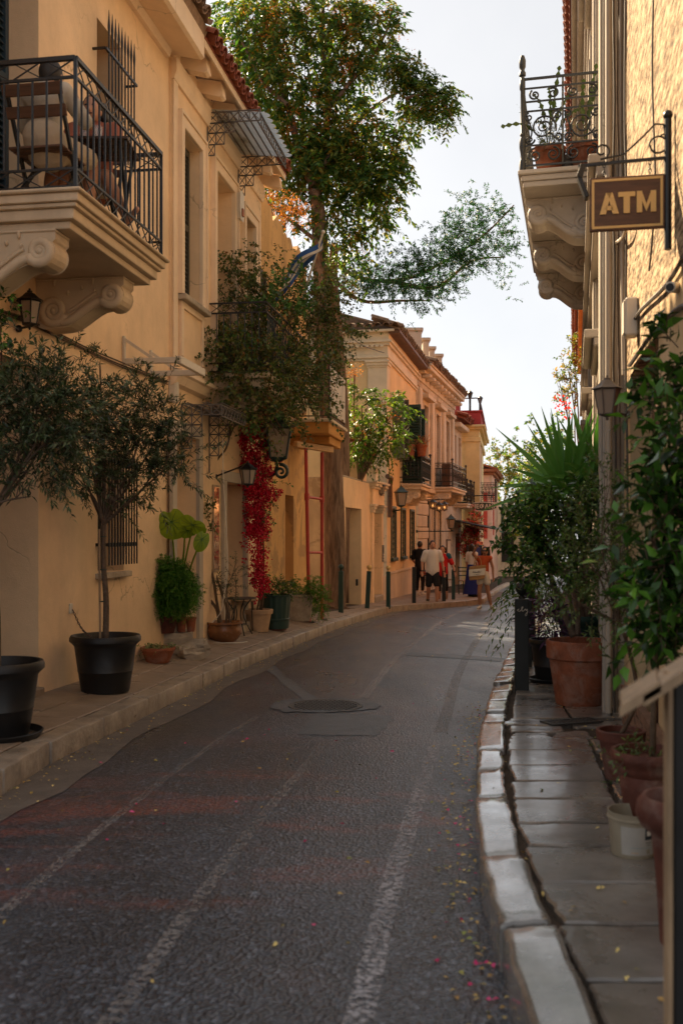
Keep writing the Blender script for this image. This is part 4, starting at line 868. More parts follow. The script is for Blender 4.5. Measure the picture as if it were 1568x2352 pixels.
# flag on a leaning pole
fp0 = at((690, 700), 15.2); fp1 = at((742, 532), 14.6); fl = thing('flag', 'blue and white striped flag hanging from a leaning white pole', 'flag', fp0)
build(MB().tube([fp0, fp1], .018, 8).ball(fp1, .03, 8, 6), 'pole', WHITEM, fl, smooth=True)
FLB = cloth('flag_blue', (.03, .09, .28)); FLW = cloth('flag_white', (.55, .52, .48))
def flagpt(u, v):
    a = fp1.lerp(fp0, .03+.38*v); d = Vector((-.72, -.15, -.70)); return a+d*u*.8+Vector((.05*math.sin(u*7+v*3), .10*math.sin(u*9+v*5), -.10*u*u-.06*math.sin(v*6)))
for k in range(7):
    m = MB(); nn_ = 14
    for i in range(nn_+1):
        for v in (k/7, (k+.5)/7, (k+1)/7): m.v.append(tuple(flagpt(i/nn_, v)))
    m.f = [(3*i+j, 3*i+j+1, 3*i+4+j, 3*i+3+j) for i in range(nn_) for j in (0, 1)]; build(m, 'stripe', FLB if k % 2 == 0 else FLW, fl, smooth='all')
# lanterns on the left fronts
s, z = F1.at((30, 760), .02); tp = at((68, 662), 7.9)
lantern('wall_lantern', 'black iron wall lantern under the stone balcony', tp, .33, .19, BLACKM, arm=[F1.W(F1.s_of(7.95), .02, tp.z-.31), tp-UP*.30], n=6)
tp = at(c4(640, 1165), 14.7); lantern('street_lantern', 'large green street lantern with a scrolled bracket among the creeper', tp, .82, .55, GREENM, arm=[Vector((tp.x-.55, tp.y+.6, tp.z-.85)), tp-UP*.95+Vector((-.1, .1, 0)), tp-UP*.82], n=4, rotz=.2, scroll=True)
tp = at(c5(570, 478), 13.3); lantern('door_lantern', 'black wall lantern in front of the bougainvillea', tp, .36, .24, BLACKM, arm=[F1.W(F1.s_of(13.45), .02, tp.z-.2), tp-UP*.04], n=6)
# ================================================================ left: garage wall with gate, urns
def sY(F, x, o=0): return F.at((x, 1000), o)[0]
def GL(F, s): p = F.W(s, 0, 0); return pav_l(p.x, p.y)
g0, g1, gg0, gg1, g2 = F4.s_of(22.45), F4.s_of(24.54), F4.s_of(26.0), F4.s_of(27.15), F4.s_of(28.2)
gwl = thing('garage_wall', 'low peach street wall with a deep dark garage door and a gate under a stone lintel', 'wall', F4.W(g0, 0, GL(F4, g0)), F4.rot)
build(wall_mb(F4, g0, gg0-.25, -1, 2.58, [(F4.s_of(22.7), g1, -1, 1.90, .5)]), 'wall', PEACH, gwl); build(MB().fbox(F4, g0, gg0-.25, -.4, 0, 2.581, 2.62), 'coping', STONE, gwl, bevel=.01)
build(MB().fbox(F4, g0, g0+.05, -4, -.001, -1, 2.58), 'return_wall', OLDWALL, gwl)
gd = build(MB().fbox(F4, F4.s_of(22.6), g1+.02, -.56, -.505, -1, 1.92), 'garage_door', GREYM, gwl); mt = MB()
for k in range(4):
    a = lerp(F4.s_of(22.75), g1, k/4)
    for (z0, z1) in ((-.3, .5), (.6, 1.75)): build(MB().fbox(F4, a+.04, a+.36, -.505, -.48, z0, z1), 'door_panel', GREYM, gd, bevel=.01)
# gate
build(MB().fbox(F4, gg0-.25, gg0, -.35, .06, -1, 1.84), 'gate_pier', PEACH, gwl); build(MB().fbox(F4, gg1, gg1+.22, -.35, .06, -1, 1.84), 'gate_pier', PEACH, gwl)
for s in (gg0-.27, gg1-.02):
    for k, (e, a, b) in enumerate(((.02, 1.84, 1.92), (.05, 1.92, 2.0), (.08, 2.0, 2.06))): build(MB().fbox(F4, s-e, s+.26+e, -.35, .07+e, a+.001, b), 'capital', TRIMSTONE, gwl, bevel=.006)
for k, (e, a, b) in enumerate(((0, 2.062, 2.46), (.05, 2.46, 2.52), (.1, 2.52, 2.6), (.14, 2.6, 2.66))): build(MB().fbox(F4, gg0-.3-e, gg1+.28+e, -.4, .08+e, a, b-.001), 'lintel', TRIMSTONE if k else PEACH, gwl, bevel=.006)
build(MB().fbox(F4, gg0, gg1, -.34, -.30, -1, 2.06), 'gate_door', CREAM, gwl); build(MB().fbox(F4, gg0, gg1, -.3, .1, -1, GL(F4, gg0)+.14), 'gate_step', STONE, gwl, bevel=.01)
# intercom on the gate wall
s, z = F4.at(t1(230, 720), .0); ic = thing('intercom', 'grey metal intercom panel on the gate pier', 'intercom', F4.W(gg1, .06, .55), F4.rot)
build(MB().fbox(F4, gg1+.02, gg1+.2, .061, .09, .52, .98), 'plate', GREYM, ic, bevel=.008); build(MB().fbox(F4, gg1+.05, gg1+.17, .09, .096, .78, .92), 'speaker', BLACKM, ic)
for k in range(3): build(MB().fbox(F4, gg1+.06, gg1+.16, .09, .10, .56+.07*k, .60+.07*k), 'button', WHITEM, ic)
s, z = F4.at(t1(52, 1075), 0); bx = build(MB().fbox(F4, s-.05, s+.05, .002, .05, z-.08, z+.08), 'door_switch', BLKPLAST, bevel=.012, origin=F4.W(s, 0, z)); tag(bx, 'small black key switch on the garage wall', 'switch')
URN = [(0, 0), (.15, 0), (.15, .04), (.06, .07), (.05, .13), (.09, .17), (.19, .27), (.23, .38), (.23, .46), (.21, .49), (.24, .52), (.24, .56), (.20, .56), (.19, .5), (0, .48)]
def urn_at(p, lab):
    t = thing('stone_urn', lab, 'urn', p); build(MB().lathe(p, [(r*1.05, z) for r, z in URN], 28), 'bowl', TERRA, t, smooth=True)
    m = MB()
    for k in range(14): a = 2*PI*k/14; m.tube([p+Vector((.1*math.cos(a), .1*math.sin(a), .18)), p+Vector((.205*math.cos(a), .205*math.sin(a), .28)), p+Vector((.245*math.cos(a), .245*math.sin(a), .42))], [.01, .025, .018], 5)
    build(m, 'gadroons', TERRA, t, smooth=True); return t
for (s, zt, lab) in ((gg0-.9, 3.0, 'terracotta urn on the plain pillar nearer the tree trunk'), (gg0+.5, 2.9, 'fluted terracotta urn on the gate lintel')):
    if zt == 3.0:
        build(MB().fbox(F4, s-.2, s+.2, -.42, -.02, 2.62, 3.02), 'pillar', PEACH, gwl)
    else: build(MB().fbox(F4, s-.2, s+.2, -.36, .04, 2.66, 2.92), 'pillar', TRIMSTONE, gwl)
    for e, a, b in ((.03, 0, .05), (.07, .05, .12)): build(MB().fbox(F4, s-.2-e, s+.2+e, -.40-e, .0+e, zt+.02+a, zt+.02+b-.001), 'pillar_cap', TRIMSTONE, gwl, bevel=.008)
    urn_at(F4.W(s, -.2, zt+.14), lab)
# ================================================================ pale yellow house
hD = thing('yellow_house', 'pale yellow neoclassical house with corner pilaster, tiled roof and green shutters', 'house', F4.W(g2, 0, GL(F4, g2)), F4.rot)
y1 = F4.s_of(34.3); wins = [(sY(F4, a), sY(F4, b), .58, 2.03, .12) for a, b in ((898, 907), (920, 929), (941, 949))]
bd4 = (F4.s_of(30.85), F4.s_of(31.9), 2.83, 5.3, .3); uw4 = (F4.s_of(29.0), F4.s_of(29.7), 3.5, 5.3, .25)
build(wall_mb(F4, g2, y1, -1.2, 6.46, wins+[bd4, uw4]), 'wall', YELLOW, hD)
build(MB().fbox(F4, g2, g2+.3, -5, 0.001, -1.2, 6.46), 'gable_wall', YELLOW, hD); build(MB().fbox(F4, g2-.06, g2-.001, -.52, .03, -1, 6.2), 'pilaster', CREAM, hD, bevel=.01)
build(MB().fbox(F4, g2-.06, g2+.4, .001, .04, 1.9, 6.2), 'pilaster', CREAM, hD, bevel=.01)
for e, a, b in ((.02, 6.0, 6.06), (.05, 6.06, 6.14), (.08, 6.14, 6.2)): build(MB().fbox(F4, g2-.06-e, g2+.4+e, -.52-e, .03+e, a, b-.001), 'capital', CREAM, hD, bevel=.006)
for e, a, b, mt in ((.05, 6.201, 6.27, CREAM), (.09, 6.27, 6.36, CREAM), (.05, 6.36, 6.62, CREAM), (.12, 6.62, 6.70, CREAM), (.18, 6.70, 6.76, CREAM), (.10, 6.76, 6.98, CREAM), (.26, 6.98, 7.05, TRIMSTONE)):
    build(MB().fbox(F4, g2-e, y1, -5-e, e, a, b-.001), 'entablature', mt, hD, bevel=.008)
dm = mesh_of(MB().box(-.035, .035, -.04, .04, -.05, .0), 'dentil', CREAM)
for i in range(34): inst(dm, 'dentil', hD, Matrix.Translation(F4.W(g2-.14, -.1-i*.14, 6.618)) @ Matrix.Rotation(F4.rot, 4, 'Z'))
rD = quadsheet('roof', TILE_O, hD, F4.W(g2-.25, .42, 7.06), F4.W(y1+.1, .42, 7.06), F4.W(y1+.1, -5, 9.0), F4.W(g2+1.8, -5, 9.0), th=.05)
eave_tiles(F4, g2-.25, y1+.1, .46, 7.08, R(20), rD, TILE_O, step=.25, r=.1, rows=2, jit=.02)
build(MB().fprofile(F4, [(.1, 7.05), (.42, 7.03), (.42, 6.96), (.36, 6.93), (.1, 6.93)], g2-.2, y1+.1), 'eaves_board', WOODB, hD)
gt = Frame(0, 0, 1)
tm = mesh_of(cyl_mesh(.1, .5), 'roof_tile', TILE_O, True)
for i in range(20):
    b = F4.W(g2-.34, .3-i*.25, 7.1+.02*random.random()); inst(tm, 'roof_tile', rD, Matrix.Translation(b) @ Matrix.Rotation(F4.rot, 4, 'Z') @ Matrix.Rotation(R(-14), 4, 'Y'))
build(MB().fprofile(F4, [(0, .18), (.05, .18), (.05, .12), (.02, .1), (0, .1)], g2, y1), 'dado_rail', TRIMSTONE, hD); build(MB().fbox(F4, g2-.9, y1, .001, .03, -1.2, .1), 'dado', TRIMSTONE, hD)
for i, W_ in enumerate(wins):
    fr = build(frame_mb(F4, W_[0], W_[1], W_[2], W_[3], .07, -.02, .04), 'window', DKGREEN, hD); build(MB().fbox(F4, W_[0]-.12, W_[1]+.12, .0, .09, W_[2]-.1, W_[2]-.002), 'window_sill', DKGREEN, hD, bevel=.01)
    build(MB().fbox(F4, W_[0], W_[1], -.14, -.1, W_[2], W_[3]), 'pane', MIRR, fr)
    for k in range(9):
        z = lerp(W_[2], W_[3], (k+.5)/9); build(MB().tube(spiral(F4.W((W_[0]+W_[1])/2, .01, z), F4.e, UP, .085, 1.2, 0, 1, 10), .014, 4), 'grille_scroll', DKGREEN, fr)
    for s in (W_[0]+.02, (W_[0]+W_[1])/2, W_[1]-.02): build(MB().bar(F4.W(s, .012, W_[2]), F4.W(s, .012, W_[3]), .03), 'grille_bar', DKGREEN, fr)
build(frame_mb(F4, bd4[0], bd4[1], bd4[2], bd4[3], .12, .001, .05), 'window_surround', CREAM, hD); build(MB().fbox(F4, bd4[0], bd4[1], -.34, -.3, bd4[2], bd4[3]), 'balcony_door', DARK, hD)
build(frame_mb(F4, uw4[0], uw4[1], uw4[2], uw4[3], .1, .001, .05), 'window_surround', CREAM, hD); build(MB().fbox(F4, uw4[0], uw4[1], -.3, -.25, uw4[2], uw4[3]), 'window', DARK, hD)
def leaf_open(F, s, o0, o1, z0, z1, mat, parent):
    m = MB(); m.fbox(F, s, s+.045, o0, o0+.06, z0, z1); m.fbox(F, s, s+.045, o1-.06, o1, z0, z1)
    for z in (z0, (z0+z1)/2, z1-.08): m.fbox(F, s, s+.045, o0+.06, o1-.06, z, z+.08)
    m.fbox(F, s+.02, s+.03, o0+.06, o1-.06, z0, z1); sh = build(m, 'open_shutter', mat, parent); z = z0+.12
    sm = mesh_of(MB().para((-.03, 0, -.006), (.05, 0, 0), (0, (o1-o0-.12), 0), (0, 0, .012)), 'slat', mat)
    while z < z1-.1:
        Rm = Matrix.Rotation(F.rot, 4, 'Z'); inst(sm, 'slat', sh, Matrix.Translation(F.W(s, o1-.06, z)) @ Rm @ Matrix.Rotation(R(35), 4, 'Y')); z += .085
leaf_open(F4, F4.s_of(30.95), .02, .62, 2.86, 5.30, DKGREEN, hD); leaf_open(F4, F4.s_of(32.1), .02, .6, 2.86, 5.3, DKGREEN, hD); leaf_open(F4, F4.s_of(29.0), .02, .40, 3.5, 5.3, paint('grey_green_shutter', (.10, .12, .10), .6), hD); leaf_open(F4, F4.s_of(29.85), .02, .40, 3.5, 5.3, SHUTTER, hD)
def iron_balcony(F, h, Y0, Y1, o, z, mat, smat, n_end=6, scroll=True, nside=12, corb=True):
    s0, s1 = F.s_of(Y0, o), F.s_of(Y1, o); sl_ = build(MB().fbox(F, s0, s1, .001, o, z-.07, z), 'balcony_slab', smat, h, bevel=.01); build(MB().fbox(F, s0+.05, s1-.05, .001, o-.05, z-.18, z-.071), 'moulding', smat, sl_, bevel=.012)
    if corb:
        for s in (s0+.15, s1-.4): corbel(F, s, .25, z-.18, o*.82, .45, smat, h)
    P = [F.W(s0+.04, .0, 0), F.W(s0+.04, o-.04, 0), F.W(s1-.04, o-.04, 0), F.W(s1-.04, 0, 0)]; m = MB()
    for A, B in zip(P, P[1:]):
        for zz in (z+.05, z+.2, z+.7, z+.9): m.bar((A.x, A.y, zz), (B.x, B.y, zz), .028)
    for p in P[1:3]: m.bar((p.x, p.y, z), (p.x, p.y, z+1.0), .05); m.ball((p.x, p.y, z+1.03), .05, 8, 6)
    rl = build(m, 'railing', mat, h)
    for (A, B, n) in ((P[0], P[1], n_end), (P[1], P[2], nside), (P[3], P[2], n_end)):
        bars_between(rl, A, B, z+.2, z+.7, n, mat, wd=.022)
        d = (B-A).normalized()
        for i in range(n):
            c = A.lerp(B, (i+.5)/n); r = (B-A).length/n*.42
            build(MB().tube(spiral((c.x, c.y, z+.46), d, UP, min(r, .1), 1.3, R(90), 1 if i % 2 else -1, 12), .010, 4), 'scroll', mat, rl); build(MB().tube(spiral((c.x, c.y, z+.8), d, UP, min(r, .07), 1.1, 0, 1, 10), .010, 4), 'scroll', mat, rl)
    return s0, s1
iron_balcony(F4, hD, 30.5, 32.7, .72, 2.83, BLACKM, TRIMSTONE)
# pots on the rail
def clay_pot(p, r, h, mat, name, lab, cat='flower pot', group=None, rim=.2, soil=True, taper=.68):
    t = thing(name, lab, cat, p, 0, group)
    build(MB().lathe(p, [(0, 0), (r*taper, 0), (r*lerp(taper, 1, 1-rim), h*(1-rim)), (r*1.06, h*(1-rim)), (r*1.09, h*.985), (r*1.06, h), (r*.93, h), (r*.9, h*.88), (0, h*.88)], 32), 'pot', mat, t, smooth=True)
    if soil: build(MB().lathe(p, [(0, h*.86), (r*.9, h*.86), (r*.7, h*.9), (0, h*.91)], 20), 'soil', SOIL, t, smooth=True)
    return t
RAILP = [clay_pot(F4.W(F4.s_of(30.5, .72)+.02, o, 3.66), .17, .36, TERRA, 'flower_pot', lab) for o, lab in ((.33, 'terracotta pot of grey green herb hooked on the black balcony rail'), (.68, 'terracotta pot of dry succulent on the balcony rail corner'))]
# brown downpipe, cable, lanterns on this stretch
tag(build(MB().tube([F4.W(g2-.35, .09, 2.9), F4.W(g2-.1, .16, 2.85), F4.W(g2-.05, .12, 2.7), F4.W(g2-.05, .12, 1.75)], .07, 10), 'downpipe', WOODB, smooth=True), 'fat brown downpipe stub beside the gate lantern', 'pipe')
tp = at(t1(280, 172), 26.6); lantern('gate_lantern', 'small black wall lantern above the gate', tp, .38, .22, BLACKM, arm=[F4.W(gg1+.1, .06, tp.z-.34), tp-UP*.36], n=6)
tp = at(t1(456, 200), 28.9); lantern('street_lamp', 'large green street lantern on a wall arm outside the pale yellow house', tp, .70, .43, GREENM, arm=[F4.W(F4.s_of(29.5), .02, tp.z-.74), tp-UP*.72, tp-UP*.69], n=4, rotz=.2)
# ================================================================ old house with rusticated base
hE = thing('rusticated_house', 'old grey cream house with rusticated corner stones and crumbling cornice', 'house', F5.W(F5.s_of(34.4), 0, road_z(34)+.12), F5.rot)
e0, e1, e2 = F5.s_of(34.42), F5.s_of(42.9), F5.s_of(45.6)
W5 = [(sY(F5, a), sY(F5, b), .3, 2.5, .2) for a, b in ((978, 985), (993, 998.5), (1006, 1011))]; U5 = [(F5.s_of(a), F5.s_of(a+.9), 3.2, 5.9, .25) for a in (35.5, 38.2, 40.6)]
build(wall_mb(F5, e0, e1, -1.4, 6.9, W5+U5), 'wall', OLDWALL, hE); build(MB().fbox(F5, e0, e0+.3, -6, -.001, -1.4, 6.9), 'gable_wall', OLDWALL, hE)
for W_ in W5:
    fr = build(frame_mb(F5, W_[0], W_[1], W_[2], W_[3], .1, .001, .05), 'window', CREAM, hE); build(MB().fbox(F5, W_[0], W_[1], -.2, -.15, W_[2], W_[3]), 'pane', DARK, fr)
    for k in range(4): build(MB().bar(F5.W(lerp(W_[0], W_[1], (k+.5)/4), .0, W_[2]), F5.W(lerp(W_[0], W_[1], (k+.5)/4), 0, W_[3]), .03), 'bar', BLACKM, fr)
for W_ in U5:
    fr = build(frame_mb(F5, W_[0], W_[1], W_[2], W_[3], .16, .001, .07), 'window_surround', TRIMSTONE, hE, bevel=.01); build(MB().fbox(F5, W_[0], W_[1], -.25, -.2, W_[2], W_[3]), 'window', WOODB, hE)
    build(MB().fprism(F5, [(W_[0]-.35, 6.1), (W_[1]+.35, 6.1), (W_[1]+.4, 6.22), (W_[0]-.4, 6.22)], .001, .3), 'window_hood', TRIMSTONE, hE, bevel=.01)
for i in range(9):                                                                # quoins
    z = -1.0+i*.42; wd = 2.1 if i % 2 else 1.85
    build(MB().fbox(F5, e0-.03, e0+wd, .002, .07, z+.012, z+.408), 'quoin', TRIMSTONE, hE, bevel=.025, seg=2)
build(MB().fbox(F5, e0-.04, e1, .001, .12, 2.79, 2.95), 'string_course', TRIMSTONE, hE, bevel=.02)
for a in (34.6, 37.2, 39.9, 42.3): build(MB().fbox(F5, F5.s_of(a), F5.s_of(a+.45), .001, .1, 2.96, 6.4), 'pilaster', TRIMSTONE, hE, bevel=.01)
for e, a, b in ((.08, 6.42, 6.6), (.12, 6.6, 6.85), (.3, 6.85, 6.95), (.5, 6.95, 7.08), (.55, 7.08, 7.16)): build(MB().fbox(F5, e0-.1, e1, -.3, e, a, b-.001), 'cornice', TRIMSTONE if e > .1 else OLDWALL, hE, bevel=.015)
for i in range(10): build(MB().fbox(F5, e0+.25+i*.87, e0+.5+i*.87, .13, .46, 6.72, 6.849), 'modillion', TRIMSTONE, hE, bevel=.03)
rE = quadsheet('roof', TILE_O, hE, F5.W(e0-.1, .58, 7.2), F5.W(e1, .58, 7.2), F5.W(e1, -5, 8.9), F5.W(e0-.1, -5, 8.9), th=.05); eave_tiles(F5, e0, e1, .64, 7.22, R(17), rE, TILE_O, step=.3, r=.12, rows=1, jit=.04)
iron_balcony(F5, hE, 37.4, 41.2, .8, 3.05, BLACKM, TRIMSTONE, 5, True, 12)
build(MB().fbox(F5, F5.s_of(38), F5.s_of(40), .3, .62, 3.06, 3.95), 'screen', WOODB, hE)
for k, (px, py, wd, h) in enumerate(((950, 752, 36, 75), (978, 775, 14, 60), (992, 795, 12, 50), (1008, 812, 14, 40))):
    a = at((px-wd/2, py), 37+k); b = at((px+wd/2, py+h), 37+k); c = thing('chimney', ('tall grey plastered chimney stack on the old roof', 'narrow grey parapet block beside the chimney stack', 'small grey parapet block further down the roofline', 'last low grey parapet block above the crumbling cornice')[k], 'chimney', (a.x, a.y, b.z)); build(MB().box(a.x, b.x, a.y, a.y+.7, b.z-.6, a.z-.12), 'stack', GREYTRIM, c, bevel=.02); build(MB().box(a.x-.06, b.x+.06, a.y-.06, a.y+.76, a.z-.119, a.z), 'cap', GREYTRIM, c, bevel=.02)
# its lower end with cafe front
hF = thing('cafe_house', 'lower old house with sagging eaves, small iron balconies and a cafe front', 'house', F5.W(e1, 0, road_z(43)+.12), F5.rot)
build(wall_mb(F5, e1+.002, e2, -1.6, 6.3, [(F5.s_of(43.3), F5.s_of(43.9), 3.0, 5.6, .2), (F5.s_of(44.6), F5.s_of(45.2), 3.0, 5.6, .2), (F5.s_of(43.6), F5.s_of(44.9), -1.6, 1.3, .3)]), 'wall', OLDWALL, hF)
for a in (43.3, 44.6): build(MB().fbox(F5, F5.s_of(a), F5.s_of(a+.6), -.25, -.2, 3, 5.6), 'window', WOODB, hF)
build(MB().fbox(F5, F5.s_of(43.6), F5.s_of(44.9), -.35, -.3, -1.6, 1.3), 'door', WOODB, hF)
build(MB().fbox(F5, e1, e2, .001, .35, 5.9, 6.1), 'cornice', TRIMSTONE, hF, bevel=.03); rF = quadsheet('roof', TILE, hF, F5.W(e1, .5, 6.3), F5.W(e2, .5, 6.3), F5.W(e2, -4, 7.8), F5.W(e1, -4, 7.8), th=.08); eave_tiles(F5, e1, e2, .56, 6.34, R(17), rF, TILE, step=.3, r=.12, jit=.04)
for Ya in (43.1, 44.5): iron_balcony(F5, hF, Ya, Ya+1.0, .6, 2.6, BLACKM, TRIMSTONE, 4, True, 4, False)
cw = build(MB().prism([F5.W(F5.s_of(42.0), 0, 1.85), F5.W(F5.s_of(45.5), 0, 1.85), F5.W(F5.s_of(45.5), 1.9, 1.45), F5.W(F5.s_of(42.0), 1.9, 1.45)], UP*.05), 'cafe_awning', BLACKM, origin=F5.W(F5.s_of(43.5), 0, 1.4)); tag(cw, 'thin dark flat awning over the cafe front', 'awning')
brc = paint('red_brick', (.35, .06, .05), .8); rb = thing('roof_turret', 'small red brick turret behind the crumbling cornice', 'chimney', F5.W(F5.s_of(46), -1.5, 6.5)); q = at((1040, 880), 46); build(MB().box(q.x-.25, q.x+.35, 46, 46.6, 6.6, q.z), 'stack', brc, rb, bevel=.02)
# ================================================================ lemon yellow tower house, pink house, far walls
hG = thing('lemon_house', 'lemon yellow house with a red roof terrace and white corner pilasters', 'house', F6.W(F6.s_of(45.6), 0, road_z(45)+.1), F6.rot)
a6, b6 = F6.s_of(45.6), F6.s_of(54)
build(wall_mb(F6, a6, b6, -2, 6.2, [(a6+1.0, a6+1.9, 2.7, 5.0, .2), (a6+1.2, a6+2.2, -2, .9, .2)]), 'wall', YELLOW2, hG); build(MB().fbox(F6, a6, a6+.3, -5, -.001, -2, 6.2), 'side_wall', YELLOW2, hG)
build(MB().fbox(F6, a6+1, a6+1.9, -.25, -.2, 2.7, 5), 'balcony_door', REDM, hG); build(MB().fbox(F6, a6+1.2, a6+2.2, -.25, -.2, -2, .9), 'door', WOODB, hG)
for s in (a6-.05, a6+2.6): build(MB().fbox(F6, s, s+.55, .001, .08, -2, 5.5), 'pilaster', CREAM, hG, bevel=.01)
build(MB().fbox(F6, a6-.051, a6-.001, -.6, .06, -2, 5.5), 'pilaster', YELLOW2, hG)
for e, a, b in ((.12, 5.5, 5.7), (.05, 5.7, 6.05), (.2, 6.05, 6.16), (.32, 6.16, 6.26)): build(MB().fbox(F6, a6-e, b6, -5-e, e, a, b-.001), 'cornice', YELLOW2, hG, bevel=.015)
REDP = plaster('red_parapet', (.36, .05, .05), amt=.5)
build(MB().fbox(F6, a6-.1, b6, -2.2, .12, 6.261, 6.85), 'parapet', REDP, hG, bevel=.02); build(MB().fbox(F6, a6-.18, b6, -2.3, .2, 6.851, 6.93), 'parapet_coping', REDP, hG, bevel=.02)
m = MB(); A, B, C_ = F6.W(a6, -2.2, 0), F6.W(a6, .05, 0), F6.W(b6, .05, 0)
for P_, Q_ in ((A, B), (B, C_)): m.bar((P_.x, P_.y, 7.5), (Q_.x, Q_.y, 7.5), .05)
rl = build(m, 'railing', BLACKM, hG); bars_between(rl, B, C_, 6.93, 7.5, 8, BLACKM, wd=.04, ends=True)
for k, px in enumerate((1079, 1102)):
    p = at((px, 945-4*k), 45.5+k*2.2); q = at((px, 898+12*k), 45.5+k*2.2); lp = thing('roof_lamp', ('black lamp post on the red terrace corner', 'black lamp post further along the terrace rail')[k], 'lamp', (p.x, p.y, 6.93)); build(MB().tube([(p.x, p.y, 6.9), (p.x, p.y, q.z-.3)], .05, 8), 'post', BLACKM, lp); build(MB().lathe((p.x, p.y, q.z-.32), [(0, 0), (.07, 0), (.13, .22), (.16, .23), (.04, .34), (0, .38)], 6), 'lantern', BLACKM, lp)
iron_balcony(F6, hG, 46.2, 48.2, .8, 2.75, BLACKM, TRIMSTONE, 5, True, 6, False)
hH = thing('pink_house', 'weathered pink house with dark red shutters', 'house', (8.2, 56, road_z(56)))
FP = Frame(8.45-.2*56, .2, 1); pa, pb = FP.s_of(56), FP.s_of(64)
build(wall_mb(FP, pa, pb, -2.5, 4.9, [(pa+1.2, pa+2.2, 1.2, 3.6, .2)]), 'wall', PINK, hH); build(MB().fbox(FP, pa-.001, pa+.3, -3, -.001, -2.5, 4.9), 'side_wall', PINK, hH)
build(MB().fbox(FP, pa-.06, pa-.002, -.95, -.25, 1.0, 3.6), 'shutter', REDM, hH); build(MB().fbox(FP, pa+1.2, pa+2.2, -.2, .04, 1.2, 3.6), 'shutter', REDM, hH); build(MB().fbox(FP, pa-.05, pa-.002, -1.1, -.7, -2.5, -.2), 'door', DARK, hH)
for e, a, b in ((.15, 4.6, 4.75), (.3, 4.75, 4.92)): build(MB().fbox(FP, pa-e, pb, -3-e, e, a, b), 'cornice', TERRA, hH, bevel=.02)
quadsheet('roof', TILE, hH, FP.W(pa-.3, .35, 4.95), FP.W(pb, .35, 4.95), FP.W(pb, -3.2, 6.1), FP.W(pa-.3, -3.2, 6.1), th=.1)
hI = thing('far_wall', 'patchy old wall with a striped awning closing the end of the street', 'wall', (10, 66, road_z(66)))
build(MB().box(8.5, 13.5, 66, 66.4, -2.5, 3.0), 'wall', OLDWALL, hI); build(MB().box(10.6, 11.4, 65.97, 65.999, -.6, 1.4), 'window', DARK, hI)
for k in range(8): build(MB().box(10.3+k*.22, 10.3+k*.22+.2, 65.7-.02, 65.7, 1.6, 3.4), 'awning_stripe', (WHITEM, DKGREEN)[k % 2], hI)
# far right continuation so the street does not end in air
hJ = thing('far_right_house', 'cream house front hidden behind the plants down the street', 'house', (19, 60, road_z(60))); build(MB().box(17.5, 26, 55, 66, -3, 6), 'wall', CREAM, hJ); quadsheet('roof', TILE_O, hJ, (17.2, 54.7, 6), (26.3, 54.7, 6), (26.3, 61, 8), (17.2, 61, 8), th=.1)
# oval sign with lettering
def text_mesh(s, size, M, name, mat, parent, ext=.004, bold=0.0, xs=1.0):
    cu = bpy.data.curves.new(name, 'FONT'); cu.body = s; cu.size = size; cu.extrude = ext; cu.align_x = 'CENTER'; cu.align_y = 'CENTER'; cu.offset = bold
    o = bpy.data.objects.new(name, cu); COL.objects.link(o); dg_ = bpy.context.evaluated_depsgraph_get(); me = bpy.data.meshes.new_from_object(o.evaluated_get(dg_)); bpy.data.objects.remove(o); bpy.data.curves.remove(cu)
    me.name = name; me.materials.clear(); me.materials.append(mat); me.transform(Matrix.Diagonal((xs, 1, 1, 1)))
    return inst(me, name, parent, M)
sg = at(t1(1185, 395), 45.0); os_ = thing('oval_sign', 'oval dark green hanging sign with pale capital letters outside the lemon house', 'sign', sg-UP*.2)
rw, rh = .70, .17*1.15
ov = [sg+Vector((rw*math.cos(a)*.98, 0, rh*math.sin(a))) for a in np.linspace(0, 2*PI, 36, endpoint=False)]; build(MB().prism(ov, (0, .05, 0)), 'board', DKGREEN, os_)
ri = MB().tube(ov+[ov[0]], .018, 5); build(ri, 'rim', WHITEM, os_, smooth=True)
text_mesh('ΑΝΕΦΑΝΗ', .27, Matrix.Translation(sg+Vector((0, -.012, 0))) @ Matrix.Rotation(R(90), 4, 'X'), 'lettering', WHITEM, os_, bold=.006)
build(MB().tube([sg+Vector((-.5, .02, .19)), sg+Vector((-.5, .02, .5))], .02, 6), 'hanger', BLACKM, os_); build(MB().tube([sg+Vector((.4, .02, .19)), sg+Vector((.4, .02, .5))], .02, 6), 'hanger', BLACKM, os_); build(MB().tube([sg+Vector((-1.2, .6, .5)), sg+Vector((.6, .02, .5))], .03, 6), 'hanger_arm', BLACKM, os_)
